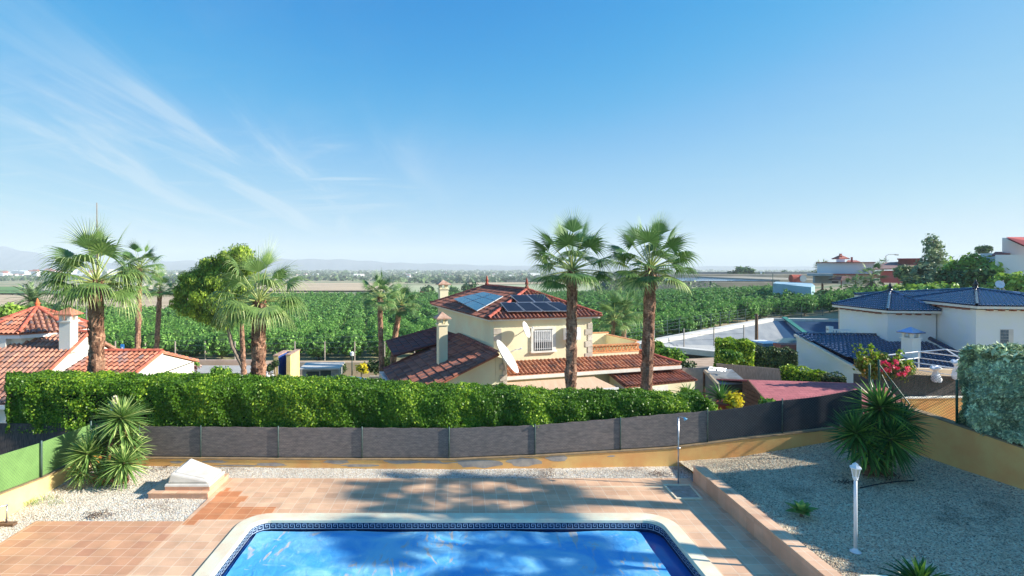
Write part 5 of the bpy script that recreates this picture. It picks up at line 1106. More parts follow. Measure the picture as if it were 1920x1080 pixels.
# ================================================================ HOUSE A (left)
MA = terracotta('roof_clay_worn', rgb(196, 142, 116), rgb(172, 118, 96), None, rgb(96, 80, 76), .48)
MA2 = terracotta('roof_clay_speckled', rgb(206, 136, 106), rgb(184, 114, 88), None, rgb(92, 82, 82), .42)
MAr = pm('ridge_clay_a', rgb(214, 118, 90), rgb(190, 96, 76), scale=3, rough=.8, rnd=.3)
M_whw = pm('white_render', rgb(240, 232, 216), rgb(228, 220, 204), scale=1.4, rough=.9, bump=.1)
hA = thing('house', 'white house with worn terracotta roofs and a round tower roof at the left edge', 'house', (-20, 25, -1.9))
# main slope faces the camera
yr, zrA, ye, zeA = 26.0, 2.95, 21.6, .62; xr = (168-CX)*26/F; xl = -27.5
tiled_roof([(xl, yr, zrA), (xr, yr, zrA), (xr+.0, ye, zeA), (xl, ye, zeA)], MA, 'main_roof', hA, (0, -1, -.5), pitch_w=.23, course=.38, rad=.08)
tiled_roof([(xr, yr, zrA), (xl, yr, zrA), (xl, 30.4, .7), (xr, 30.4, .7)], MA, 'main_roof', hA, (0, 1, -.5), pitch_w=.23, course=.38, rad=.08)
ridge_tiles('ridge', (xl, yr, zrA+.05), (xr, yr, zrA+.05), MAr, hA, .11); ridge_tiles('verge', (xr, ye, zeA+.03), (xr, yr, zrA+.03), MAr, hA, .08)
m = MB(); P = [(xl, 22.0), (xr-.2, 22.0), (xr-.2, 30.0), (xl, 30.0)]
m.hexa([(x, y, -1.9) for x, y in P]+[(x, y, .72) for x, y in P]); m.face([(xr-.2, 22.0, .70), (xr-.2, 30.0, .70), (xr-.2, 26.0, 2.84)]); m.face([(xr-.21, 30.0, .70), (xr-.21, 22.0, .70), (xr-.21, 26.0, 2.84)]); m.build('wall', M_whw, hA)
m = MB(); m.box(xl, xr, 21.50, 21.58, .44, .60); m.build('fascia', M_white, hA)
m = MB()
for k in range(30): x = -24+.14*k+1.6; m.box(x-.02, x+.02, 21.9, 21.94, -1.2, -.2)
m.box(-22.6, -18.0, 21.88, 21.96, -.2, -.14); m.box(-22.6, -18.0, 21.88, 21.96, .0, .42) if 0 else None
m.build('railing', M_white, hA)
# tower with pyramid of eight sides
tx, ty = (70-CX)*27.2/F, 27.2; ap = Vector((tx, ty, CAMZ-(578-CY)*27.2/F)); rt_, ez = 2.55, ap.z-1.02
pts = [Vector((tx+rt_*math.cos(R(22.5+45*k)), ty+rt_*math.sin(R(22.5+45*k)), ez)) for k in range(8)]
for k in range(8):
    a, b = pts[k], pts[(k+1) % 8]; md_ = (a+b)/2-ap; tiled_roof([a, b, ap], MA2 if k % 2 else MA, 'tower_roof', hA, md_, eave_over=.05, pitch_w=.22, rad=.085)
for k in range(8): ridge_tiles('ridge', pts[k]+Vector((0, 0, .06)), ap+Vector((0, 0, .06)), MAr, hA, .09)
finial(ap, pm('finial_clay', rgb(224, 120, 72), rgb(200, 100, 62), scale=4), hA, .52, .14)
MB().lathe((tx, ty, 0), [(2.5, ez-.22), (2.5, ez-.06)], 8, R(22.5)).build('tower_fascia', M_white, hA)
MB().lathe((tx, ty, 0), [(2.2, -1.5), (2.2, ez-.22)], 8, R(22.5)).build('tower_wall', M_whw, hA)
m = MB(); m.box((0-CX)*.0255-1.2, (12-CX)*.0255, 25.0, 25.9, 2.2, 2.95); m.build('parapet', M_whw, hA); m = MB(); a, b = at(14, 650, 25.0), at(36, 628, 25.8)
MB().hexa([(a.x, 24.9, 2.2), (b.x-.2, 24.9, 2.3), (b.x, 26.2, 2.6), (a.x, 26.2, 2.6), (a.x, 24.9, 2.95), (b.x-.2, 24.9, 2.85), (b.x, 26.2, 3.12), (a.x, 26.2, 3.12)]).build('parapet', M_whw, hA)
c = at(128.5, 645, 25.0); chimney(hA, (c.x, c.y), .52, .52, 2.2, 3.62, 0, (M_whw, MA2), 0, None)
# lower right wing
yr2, z2, ye2, ze2 = 26.2, 2.0, 22.3, .92; xr2 = (305-CX)*yr2/F; xl2 = xr+.1
tiled_roof([(xl2, yr2, z2), (xr2, yr2, z2), (xr2, ye2, ze2), (xl2, ye2, ze2)], MA2, 'wing_roof', hA, (0, -1, -.3), pitch_w=.25, course=.4, rad=.085)
tiled_roof([(xr2, yr2, z2), (xl2, yr2, z2), (xl2, 30, .9), (xr2, 30, .9)], MA2, 'wing_roof', hA, (0, 1, -.3), pitch_w=.25, course=.4, rad=.085)
ridge_tiles('ridge', (xl2, yr2, z2+.05), (xr2, yr2, z2+.05), MAr, hA, .11); ridge_tiles('verge', (xr2, ye2, ze2+.03), (xr2, yr2, z2+.03), MAr, hA, .08)
m = MB(); P = [(xl2, 22.6), (xr2-.12, 22.6), (xr2-.12, 29.6), (xl2, 29.6)]; m.hexa([(x, y, -1.9) for x, y in P]+[(x, y, .95) for x, y in P]); m.face([(xr2-.12, 22.6, .9), (xr2-.12, 29.6, .9), (xr2-.12, 26.2, 1.93)]); m.build('wing_wall', M_whw, hA)
m = MB(); m.hexa([(xr2-.1, 22.4, .74), (xr2+.02, 22.4, .74), (xr2+.02, 26.2, 1.80), (xr2-.1, 26.2, 1.80), (xr2-.1, 22.4, .87), (xr2+.02, 22.4, .87), (xr2+.02, 26.2, 1.94), (xr2-.1, 26.2, 1.94)]); m.build('fascia', M_white, hA)
dish(at(147, 614, 27.5), (.5, -.8, .3), (0, 0, 1), .36, 'round white satellite dish beside the left chimney, partly behind the palm', at(140, 622, 27.4))
an = thing('tv_antenna', 'thin metal television antenna on a mast between the left chimney and the palm', 'antenna', tuple(at(162, 622, 28)))
MB().tube([at(162, 624, 28), at(162, 575, 28)], .03, 6).build('mast', M_steel, an); m = MB(); m.tube([at(144, 588, 28), at(166, 586, 28)], .02, 5); m.tube([at(145, 563, 28), at(168, 560, 28)], .02, 5); m.tube([at(145, 588, 28), at(145, 562, 28)], .02, 5)
m.build('elements', M_steel, an)
# ================================================================ HOUSE C (right, blue roofs)
MC = pm('glazed_blue_tile', rgb(36, 52, 88), rgb(26, 40, 72), scale=1.5, rough=.22, rnd=.3, c3=rgb(150, 172, 214), coat=.6)  # pale third colour paints the glints on the course lips
M_wc = pm('white_wall', rgb(252, 240, 226), rgb(246, 232, 216), scale=1.2, rough=.9, bump=.08, bscale=60)
M_brk = pm('timber_bracket', rgb(150, 96, 72), rgb(120, 72, 56), scale=5)
M_corn = pm('cornice', rgb(236, 222, 206), rgb(222, 206, 190), scale=4)
hC = thing('villa', 'white villa with glazed dark blue tiled roofs on the right', 'villa', (30, 34, -1))
def oct_block(corners, eave, zb, ridge, label_w, roofmat=MC, over=.45):
    """corners: plan ccw list, eave z; ridge list of two points or one"""
    cen = Vector((sum(c[0] for c in corners)/len(corners), sum(c[1] for c in corners)/len(corners))); m = MB(); m.prism(corners, zb, eave-.22); m.build('wall', M_wc, hC)
    ov = []
    for c in corners: d = Vector(c)-cen; ov.append(Vector(c)+d.normalized()*over)
    m = MB(); m.prism([tuple(o) for o in ov], eave-.14, eave); m.build('cornice', M_corn, hC); m = MB()
    for k in range(len(corners)):
        a, b = Vector(corners[k]), Vector(corners[(k+1) % len(corners)]); a2, b2 = ov[k], ov[(k+1) % len(ov)]; L = (b-a).length; n = int(L/.62); t = (b-a).normalized(); nn = Vector((t.y, -t.x))
        for j in range(1, n+1):
            p = a+t*(L*j/(n+1)); q = p+nn*(over*.72); MB().hexa([(*(p-t*.07), eave-.26), (*(q-t*.07), eave-.26), (*(q+t*.07), eave-.26), (*(p+t*.07), eave-.26), (*(p-t*.07), eave-.142), (*(q-t*.07), eave-.142), (*(q+t*.07), eave-.142), (*(p+t*.07), eave-.142)]).build('bracket', M_brk, hC)
    for k in range(len(ov)):
        a, b = ov[k], ov[(k+1) % len(ov)]; A3, B3 = Vector((*a, eave+.02)), Vector((*b, eave+.02)); r0_ = min(ridge, key=lambda r: (Vector(r).xy-a).length); r1_ = min(ridge, key=lambda r: (Vector(r).xy-b).length)
        poly = [A3, B3, Vector(r1_)] + ([Vector(r0_)] if r0_ != r1_ else []); t = (b-a).normalized(); nn = Vector((t.y, -t.x, 0)); c_ = (Vector(r0_)+Vector(r1_))/2; dn = nn*1+Vector((0, 0, -(c_.z-eave)/max(.5, abs((c_.xy-a).dot(nn.xy)))))
        tiled_roof(poly, roofmat, 'roof_slope', hC, dn, pitch_w=.2, course=.33, rad=.07, under=roofmat); ridge_tiles('hip', A3+Vector((0, 0, .05)), Vector(r0_)+Vector((0, 0, .05)), MC, hC, .1)
    for r_ in ridge: finial(Vector(r_)+Vector((0, 0, .05)), pm('finial_black', rgb(30, 34, 44), rgb(22, 24, 32), rough=.2), hC, .62, .15)
e1, e2 = 3.98, 3.42
c1 = at(1830, 574, 30.2); cL = at(1712, 560, 36.2)
oct_block([(cL.x, cL.y), (c1.x, c1.y), (34.6, 29.4), (39, 33), (39, 40), (34.5, 43), (31.7, 41.5)], e1, -1.4, [(33.5, 34.2, 4.72)], '')
V2 = [(27.95, 38.6), (27.6, 33.9), (30.4, 33.6), (33.2, 36.2), (33.2, 41), (31.6, 42.5)]
oct_block(V2, e2, -1.4, [(30.3, 37.0, 4.45)], '')
finial(at(1737, 556, 38), pm('finial_black', (0, 0, 0)), hC, .62, .15)
# left end pier and balcony of C
m = MB(); a = at(1574, 583, 38.8); m.box(a.x, a.x+.9, 38.2, 38.9, -1.5, 3.2); m.build('pier', pm('peach_wall', rgb(238, 208, 186), rgb(226, 196, 174), scale=2), hC)
a, b = at(1555, 617, 37.4), at(1592, 624, 36.8); m = MB(); m.hexa([(a.x, a.y, -1), (b.x, b.y, -1), (b.x+.1, b.y+.2, -1), (a.x+.1, a.y+.2, -1), (a.x, a.y, 1.2), (b.x, b.y, 1.2), (b.x+.1, b.y+.2, 1.2), (a.x+.1, a.y+.2, 1.2)])
for k in range(8):
    u_ = k/7; p = a*(1-u_)+b*u_; m.tube([(p.x, p.y, 1.2), (p.x, p.y, 1.75)], .06, 6)
m.hexa([(a.x-.1, a.y-.05, 1.751), (b.x+.1, b.y-.05, 1.751), (b.x+.1, b.y+.15, 1.751), (a.x-.1, a.y+.15, 1.751), (a.x-.1, a.y-.05, 1.84), (b.x+.1, b.y-.05, 1.84), (b.x+.1, b.y+.15, 1.84), (a.x-.1, a.y+.15, 1.84)]); m.box(a.x-.1, a.x+.2, a.y-.12, a.y+.2, -1, 2.02); m.build('balcony', M_wc, hC)
# low blue roof
RL, RR_ = at(1491, 627, 35.6), at(1722, 632, 34.8); RR_.z = RL.z; EL = at(1614, 694, 31.2); ER = Vector((31.2, 28.6, EL.z))
tiled_roof([RL, Vector((31.2, 34.6, RL.z)), ER, EL], MC, 'low_roof', hC, (.15, -1, -.4), pitch_w=.2, course=.33, rad=.07, under=MC)
ridge_tiles('ridge', RL+Vector((0, 0, .05)), Vector((29.5, 34.7, RL.z+.05)), MC, hC, .1)
m = MB(); z0 = -1.5; i_ = Vector((.12, .05, 0)); a, b = RL+i_, EL+i_; c_, d_ = Vector((31, 28.8, 0)), Vector((31, 34.5, 0))
m.hexa([(a.x, a.y, z0), (b.x, b.y, z0), (c_.x, c_.y, z0), (d_.x, d_.y, z0), (a.x, a.y, a.z-.1), (b.x, b.y, b.z-.1), (c_.x, c_.y, b.z-.1), (d_.x, d_.y, a.z-.1)]); m.build('low_wall', M_wc, hC)
m = MB(); d = (EL-RL).normalized(); s_ = Vector((.1, .0, 0)); m.hexa([RL-s_-Vector((0, 0, .12)), EL-s_-Vector((0, 0, .12)), EL+s_-Vector((0, 0, .12)), RL+s_-Vector((0, 0, .12)), RL-s_+Vector((0, 0, .04)), EL-s_+Vector((0, 0, .04)), EL+s_+Vector((0, 0, .04)), RL+s_+Vector((0, 0, .04))]); m.build('verge', M_corn, hC)
c = at(1708, 652, 31.6); chimney(hC, (c.x, c.y), .72, .6, 0, c.z+.55, 0, (M_wc, MC), .3, None)
# raking parapet roof strip
Pa, Pb = at(1722, 627, 34.4), at(1800, 668, 31.4); m = MB(); m.hexa([Pa+Vector((0, 0, -.6)), Pb+Vector((0, 0, -.5)), Pb+Vector((.3, .3, -.5)), Pa+Vector((.3, .3, -.6)), Pa, Pb, Pb+Vector((.3, .3, 0)), Pa+Vector((.3, .3, 0))]); m.build('raking_wall', M_wc, hC); ridge_tiles('raking_tiles', Pa+Vector((.15, .1, .02)), Pb+Vector((.15, .1, .02)), MC, hC, .18)
# glass block window on right face
fa, fb = Vector((c1.x, c1.y, 0)), Vector((34.6, 29.4, 0)); dirw = (fb-fa).normalized(); nw = Vector((dirw.y, -dirw.x, 0)); o1, o2 = onplane(1875, 617, fa, nw), onplane(1900, 650, fa, nw)
s1_, s2_ = (o1-fa).dot(dirw), (o2-fa).dot(dirw); Mw_ = frame(fa, math.atan2(dirw.y, dirw.x)); m = MB(); m.obox(Mw_, s1_, s2_, -.012, .05, o2.z, o1.z); wf = m.build('window', pm('reveal', rgb(214, 204, 192), rgb(200, 190, 180), scale=3), hC); m = MB()
for i in range(3):
    for j in range(5): w1 = (s2_-s1_)*.62/3; h1 = (o1.z-o2.z-.06)/5; m.obox(Mw_, s1_+.02+i*w1, s1_+(i+1)*w1, -.03, -.013, o2.z+.03+j*h1, o2.z+.015+(j+1)*h1)
m.build('glass_blocks', pm('glass_block', rgb(110, 122, 128), rgb(84, 96, 104), scale=8, rough=.15), wf)
# aerials on C roof
for (px, py, rr, lab) in [(1881, 533, .28, 'small white dish above the blue roof peak at right, upper of two'), (1881, 552, .26, 'small white dish above the blue roof at right, lower of two')]:
    c = at(px-6*(py < 540), py, 38); dish(c, (-.4, -.85, .3), (0, 0, 1), rr, lab, c+Vector((0, .4, -.4)))
m = MB(); 
for k, px in enumerate((1868, 1876, 1884)): m.tube([at(px-4, 538, 38), at(px+3, 548, 38)], .025, 5)
m.tube([at(1881, 525, 38.3), at(1881, 552, 38.3)], .03, 6); an2 = m.build('tv_antenna', M_steel); tag(an2, 'small metal aerial behind the ridge of the blue tiled roof', 'antenna')
# ================================================================ RIGHT MIDDLE GROUND
M_shing = tilemat('red_shingles', rgb(178, 104, 106), rgb(164, 92, 96), rgb(132, 72, 78), .34, planes='xy', height=.17, mortar=.008, rough=.95); 
for nd in M_shing.node_tree.nodes:
    if nd.type == 'TEX_BRICK': nd.offset = .5
M_plank = pm('brown_boards', rgb(122, 88, 68), rgb(86, 62, 50), scale=6, rough=.9, stretch=(1, 1, 8), bump=.4)
sd_ = thing('garden_shed', 'brown timber shed with a long red shingle roof behind the dark netting', 'shed', (13.5, 20, -.6))
L1, L2, R1, R2 = at(1402, 712, 21.8), at(1462, 768, 18.6), at(1655, 712, 21.0), at(1735, 768, 18.0); L2.z = R2.z = .98; R1.z = L1.z
m = MB(); m.hexa([p-Vector((0, 0, .06)) for p in (L2, R2, R1, L1)]+[L2, R2, R1, L1]); m.build('shingle_roof', M_shing, sd_)
m = MB(); Bk = [Vector((p.x, p.y+2.6, p.z-.5)) for p in (L1, R1)]; m.hexa([L1-Vector((0, 0, .07)), R1-Vector((0, 0, .07)), Bk[1]-Vector((0, 0, .06)), Bk[0]-Vector((0, 0, .06)), L1-Vector((0, 0, .005)), R1-Vector((0, 0, .005)), Bk[1], Bk[0]]); m.build('shingle_roof', M_shing, sd_)
m = MB(); n_ = 14
for k in range(n_):
    f0, f1 = k/n_, (k+1)/n_-.01; ztop = L1.z-.1; z0 = -.8+k*(ztop+.8)/n_; z1 = -.8+(k+1)*(ztop+.8)/n_-.012
    ycut = L1.y-(L1.y-L2.y)*max(0, min(1, (L1.z-z1)/(L1.z-L2.z))) if z1 > L2.z else L2.y+.2
    m.box(L1.x+.06, L1.x+.10, max(ycut, L2.y+.2), L1.y+.5, z0, z1)
m.build('board_wall', M_plank, sd_); MB().box(L1.x+.101, R1.x-.2, L2.y+.25, L1.y+1.8, -.8, .88).build('walls', M_plank, sd_)
m = MB(); m.hexa([L2+Vector((-.02, 0, -.16)), L1+Vector((-.02, 0, -.16)), L1+Vector((.03, 0, -.16)), L2+Vector((.03, 0, -.16)), L2+Vector((-.02, 0, .01)), L1+Vector((-.02, 0, .01)), L1+Vector((.03, 0, .01)), L2+Vector((.03, 0, .01))]); m.build('barge_board', M_plank, sd_)
# flat grey roofed pergola
pg = thing('pergola', 'low pergola with a grey sheet roof and scalloped edge left of the red shed', 'pergola', (12, 23, -1)); a, b, c, d = at(1322, 694, 26.5), at(1372, 692, 27.5), at(1402, 718, 22.6), at(1348, 721, 23.2)
m = MB(); z_ = lambda p, dz: Vector((p.x, p.y, p.z+dz)); m.hexa([z_(d, -.1), z_(c, -.1), z_(b, -.1), z_(a, -.1), d, c, b, a]); m.build('roof_sheet', pm('grey_sheet', rgb(132, 136, 138), rgb(108, 104, 96), scale=1.2, rough=.8), pg)
m = MB(); n_ = 18
for k in range(n_):
    p, q = d+(c-d)*k/n_, d+(c-d)*(k+1)/n_; mid = (p+q)/2; s_ = Vector((0, -.03, 0)); m.face([p+s_-Vector((0, 0, .02)), p+s_-Vector((0, 0, .22)), mid+s_-Vector((0, 0, .30)), q+s_-Vector((0, 0, .22)), q+s_-Vector((0, 0, .02))])
m.build('scalloped_edge', pm('dark_valance', rgb(70, 58, 50), rgb(52, 42, 38), scale=5), pg); m = MB()
for p in (c, d, a, b): MB().tube([(p.x, p.y+.1, -1), (p.x, p.y+.1, p.z-.1)], .06, 6).build('post', M_plank, pg)
MB().tube([z_(a, -.05), z_(d, -.05)], .09, 6).build('beam', pm('pale_beam', rgb(186, 164, 132), rgb(160, 138, 110), scale=3), pg)
rack = thing('sun_lounger', 'folded metal lounger frame lying on the grey sheet roof', 'lounger', tuple(at(1350, 698, 25.5))); m = MB()
for (p, q) in (((1328, 697), (1362, 700)), ((1330, 693), (1362, 696)), ((1328, 697), (1330, 693)), ((1362, 700), (1362, 696)), ((1344, 699), (1346, 694))): m.tube([at(*p, 25.2)+Vector((0, 0, .1)), at(*q, 25.6)+Vector((0, 0, .1))], .03, 5)
m.build('metal_frame', M_alu, rack)
def panel(name, p, q, zb, mat, label, th=.06, cat='fence'):
    m = MB(); d = (q-p); d.z = 0; n = Vector((-d.y, d.x, 0)).normalized()*th; m.hexa([(p.x, p.y, zb), (q.x, q.y, zb), (q.x+n.x, q.y+n.y, zb), (p.x+n.x, p.y+n.y, zb), p, q, q+n, p+n]); o = m.build(name, mat); return tag(o, label, cat)
panel('reed_fence', at(1343, 681, 30), at(1466, 692, 25.5), -1.2, M_reed, 'pale reed screen fence between the pergola and the low clipped hedge')
panel('garden_wall', at(1280, 690, 29.5), at(1345, 690, 29.5), -1.8, M_bare, 'grey rendered wall behind the pergola at the villa corner', cat='wall')
def box_hedge(name, c0, c1, dep, zb, mat, label, n, leaf, jit=.7, lumpy=.1):
    """c0,c1 top front corners (Vectors)"""
    t = thing(name, label, 'hedge', ((c0.x+c1.x)/2, (c0.y+c1.y)/2, zb)); d = c1-c0; d.z = 0; L = d.length; d.normalize(); b = Vector((-d.y, d.x, 0)); m = MB(); i_ = leaf*1.3
    Mx = lambda x, y, z: tuple(Vector((c0.x, c0.y, 0))+d*x+b*y+Vector((0, 0, z))); zt = lambda x: c0.z+(c1.z-c0.z)*x/L
    m.hexa([Mx(i_, i_, zb), Mx(L-i_, i_, zb), Mx(L-i_, dep-i_, zb), Mx(i_, dep-i_, zb), Mx(i_, i_, zt(0)-i_), Mx(L-i_, i_, zt(L)-i_), Mx(L-i_, dep-i_, zt(L)-i_), Mx(i_, dep-i_, zt(0)-i_)]); m.build('inner_branches', M_core, t)
    H = c0.z-zb; A = [L*H, L*dep, dep*H, dep*H]; tot = sum(A); P = []; N = []
    for k, a in enumerate(A):
        q = int(n*a/tot)+4; u, v = RNG.random(q), RNG.random(q); lm = lumpy*(np.sin(u*L*3+v*7)+np.sin(u*L*7-v*4))*.5+leaf*.3*RNG.normal(size=q)
        X, Y, Zr = {0: (u*L, 0*u-lm, zb+v*(c0.z+(c1.z-c0.z)*u-zb)), 1: (u*L, v*dep, c0.z+(c1.z-c0.z)*u+lm), 2: (0*u-lm, u*dep, zb+v*H), 3: (L+lm, u*dep, zb+v*(c1.z-zb))}[k]
        P.append(np.stack([c0.x+d.x*X+b.x*Y, c0.y+d.y*X+b.y*Y, Zr], 1)); nn = {0: (-b.x, -b.y, .4), 1: (0, 0, 1), 2: (-d.x, -d.y, .4), 3: (d.x, d.y, .4)}[k]; N.append(np.tile(nn, (q, 1)))
    leaves('foliage', np.concatenate(P), np.concatenate(N), leaf, mat, t, 1.35, None, jit=jit); return t
M_hy = leafmat('hedge_yellow', rgb(120, 156, 36), rgb(92, 132, 30), rgb(186, 198, 60), rnd=.4, transl=.3)
M_hd = leafmat('hedge_dark', rgb(70, 92, 50), rgb(54, 76, 42), rgb(104, 116, 60), rnd=.4, transl=.15)
box_hedge('clipped_hedge', at(1349, 642, 31), at(1413, 644, 30.4), 1.8, -1.6, M_hy, 'tall square clipped yellow green hedge behind the reed screen', 9000, .10)
box_hedge('clipped_hedge', at(1410, 656, 33.5), at(1494, 660, 33), 1.4, -1.6, M_hd, 'dark green hedge between the square hedge and the white villa wall', 9000, .12)
box_hedge('clipped_hedge', at(1465, 689, 25.4), at(1538, 703, 24.2), .9, -.9, M_hy, 'low clipped green hedge above the red shed roof', 5000, .08)
box_hedge('clipped_hedge', at(1538, 703, 24.2), at(1585, 708, 23.8), .7, -.9, M_hd, 'lowest dark stretch of clipped hedge before the netted fence', 2500, .07)
M_bush = leafmat('bush_leaf', rgb(100, 146, 46), rgb(76, 120, 40), rgb(170, 190, 70), rnd=.4, transl=.3)
def bush(px, py, Z, rx, rz, label, mat=M_bush, n=900, leaf=.13, name='bush', blobs=3, cat='bush', zbase=None):
    r = random.Random(px*7+py); c = at(px, py, Z); bl = []
    for k in range(blobs): bl.append((c.x+r.uniform(-.45, .45)*rx*Z/F, c.y+r.uniform(-.3, .3)*rx*Z/F, c.z+r.uniform(-.3, .25)*rz*Z/F, rx*Z/F*.7, rx*Z/F*.7, rz*Z/F*.75))
    zb = zbase if zbase is not None else gz(c.x, c.y); b = Vector((c.x, c.y, min(zb, c.z-rz*Z/F*.8))); return tree(name, b, bl, label, cat, mat, n=n, leaf=leaf, core=M_core, trunks=[[(b, .08), (c, .05)]], per=10)
bush(1256, 668, 36, 26, 17, 'round yellow green bush right of the villa terrace', n=2500)
bush(1285, 690, 35, 26, 12, 'low dark shrubs between the round bush and the grey wall', M_hd, 1200)
bush(1232, 650, 40, 14, 14, 'small green bush behind the palm at the terrace end', M_bush, 900)
bush(1372, 668, 29.3, 20, 12, 'leafy shrub growing against the square clipped hedge', M_bush, 1200, .12)
bush(1322, 764, 17.7, 24, 15, 'bright green bush ending the long hedge on the right', M_hy, 3500, .075, zbase=.4)
bush(1290, 742, 18.8, 20, 10, 'green plants tucked behind the right end of the long hedge', M_bush, 1500, .08, zbase=.6)
M_yel = leafmat('croton_leaf', rgb(222, 208, 48), rgb(204, 188, 44), rgb(240, 226, 96), rnd=.3, transl=.25)
bush(1376, 752, 18.6, 11, 14, 'bright yellow shrub beside the brown shed', M_yel, 700, .10, 'croton_bush', zbase=.3)
bush(1440, 756, 18.0, 12, 5, 'small green plant under the shed roof edge', M_bush, 350, .09, zbase=.4)
bush(1222, 562, 999, 1, 1, '', n=1) if 0 else None
agave('sago_plant', tuple(at(1352, 752, 19.2)), 'dark feathery cycad between the end of the hedge and the yellow shrub', .95, 44, .07, M_yuccad, None, 1.3, .0, .5)
agave('sago_plant', tuple(at(1290, 745, 20)), 'grey green spiky leaves behind the end of the hedge', .8, 24, .05, M_agave, None, 1.3, .2, .6)
pt = thing('plant_pot', 'terracotta plant pot at the foot of the yellow shrub', 'plant pot', tuple(at(1356, 770, 18.8))); MB().lathe(at(1356, 772, 18.8), [(.18, 0), (.26, .26), (.29, .27), (.29, .34), (.24, .34)], 14).build('pot', M_ridge, pt, True); MB().lathe(at(1356, 772, 18.8)+Vector((0, 0, .30)), [(.23, 0), (.22, .01)], 12).build('soil', M_soil, pt)
# wooden pole
p0 = at(1418.5, 650, 46); pp_ = thing('utility_pole', 'brown wooden pole in front of the lined reservoir', 'pole', (p0.x, p0.y, gz(p0.x, p0.y))); MB().tube([(p0.x, p0.y, gz(p0.x, p0.y)), (p0.x, p0.y, 6.2-.088*46)], [.16, .12], 8).build('shaft', M_wood, pp_)
MB().tube([(p0.x-.18, p0.y, 6.2-.092*46), (p0.x+.18, p0.y, 6.2-.092*46)], .04, 6).build('insulator_arm', M_steel, pp_)
# ---------------------------------------------------------------- near reservoir
M_liner = pm('pond_liner', rgb(116, 122, 128), rgb(92, 100, 110), scale=.35, detail=8, rough=.6, stretch=(1, 1, 3))
M_linerd = pm('liner_shade_tone', rgb(34, 72, 104), rgb(26, 58, 88), scale=.3, rough=.5)  # dark blue copy of the liner, shade put into the colour
rz_ = -1.95; res = thing('reservoir', 'sloping grey lined reservoir with green water beyond the clipped hedges', 'reservoir', (45, 68, -5)); cen = Vector((46, 67))
Pn = [Vector(p) for p in POND]; rim = [(p.x, p.y, rz_ if k in (1, 2) else (-2.0 if k == 0 else -2.6)) for k, p in enumerate(Pn)]; bot = []
for k, p in enumerate(Pn): q = p+(cen-p).normalized()*7.5; bot.append((q.x, q.y, -5.4))
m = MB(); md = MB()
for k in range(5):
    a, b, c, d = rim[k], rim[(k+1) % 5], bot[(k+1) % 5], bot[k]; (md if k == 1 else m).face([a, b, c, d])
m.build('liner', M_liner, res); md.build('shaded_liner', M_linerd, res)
m = MB()
for k in range(5):
    a, b = Vector(rim[k]), Vector(rim[(k+1) % 5]); d = (b-a).normalized(); n = Vector((-d.y, d.x, 0))*.5; m.hexa([a-n-Vector((0, 0, .5)), b-n-Vector((0, 0, .5)), b+n-Vector((0, 0, .5)), a+n-Vector((0, 0, .5)), a-n+Vector((0, 0, .06)), b-n+Vector((0, 0, .06)), b+n+Vector((0, 0, .06)), a+n+Vector((0, 0, .06))])
m.build('rim', pm('concrete_rim', rgb(208, 204, 196), rgb(186, 182, 174), scale=1), res)
m = MB(); q = [p+(cen-p).normalized()*5.2 for p in Pn]; m.face([(p.x, p.y, -4.35) for p in q]); w_ = m.build('pond_water', pm('pond_water', rgb(92, 122, 116), rgb(80, 108, 108), scale=.2, rough=.06, bump=.1, bscale=2)); w_['kind'] = 'structure'
sl = Vector(rim[1])+(Vector(rim[2])-Vector(rim[1]))*.12; sb = sl+Vector((.4, -6.6, -2.7)); m = MB(); m.hexa([sl+Vector((-.4, 0, .1)), sl+Vector((.3, 0, .1)), sb+Vector((.3, 0, .1)), sb+Vector((-.4, 0, .1)), sl+Vector((-.4, 0, .3)), sl+Vector((.3, 0, .3)), sb+Vector((.3, 0, .3)), sb+Vector((-.4, 0, .3))])
o = m.build('green_chute', pm('green_plastic', rgb(40, 130, 118), rgb(30, 104, 98), scale=2)); tag(o, 'green plastic strip running down the reservoir lining', 'overflow chute')
rf2 = thing('wire_fence', 'wire fence with pale posts along the far rim of the reservoir', 'fence', (40, 80, -2)); pl_ = [Vector((19.0, 58.6, 0)), Vector((49.5, 86, 0)), Vector((67.5, 83, 0))]; m = MB()
for a, b in zip(pl_[:-1], pl_[1:]):
    n_ = int((b-a).length/3)
    for k in range(n_+1):
        p = a+(b-a)*k/n_; MB().tube([(p.x, p.y, rz_-.2), (p.x, p.y, rz_+1.7)], .05, 5).build('post', M_greypost, rf2)
    for z in (.4, .8, 1.2, 1.6): m.tube([(a.x, a.y, rz_+z), (b.x, b.y, rz_+z)], .012, 4)
m.build('wires', M_wire, rf2)
# orchard fence posts along the road
of = thing('wire_fence', 'wire fence with concrete posts along the front of the orchard', 'fence', (-10, 60, -5)); m = MB()
for k in range(26):
    x = -52+3.4*k; y = 60.6; z = gz(x, y); MB().tube([(x, y, z), (x, y, z+2.2)], .07, 5).build('post', M_bare, of)
for h_ in (.6, 1.2, 1.8): m.tube([(-52, 60.6, gz(-52, 60.6)+h_), (33, 60.6, gz(33, 60.6)+h_)], .015, 4)
m.build('wires', M_wire, of)
def lowwall(x0, x1, y, h_, mat, label, th=.3):
    m = MB(); xs = np.linspace(x0, x1, 14)
    for a, b in zip(xs[:-1], xs[1:]): m.hexa([(a, y, gz(a, y)-.2), (b, y, gz(b, y)-.2), (b, y+th, gz(b, y)-.2), (a, y+th, gz(a, y)-.2), (a, y, gz(a, y)+h_), (b, y, gz(b, y)+h_), (b, y+th, gz(b, y)+h_), (a, y+th, gz(a, y)+h_)])
    tag(m.build('roadside_wall', mat), label, 'wall')
lowwall(-33, -19.5, 55, .55, pm('pink_wall', rgb(206, 176, 156), rgb(190, 160, 140), scale=1), 'low pinkish wall along the road behind the purple shrub')
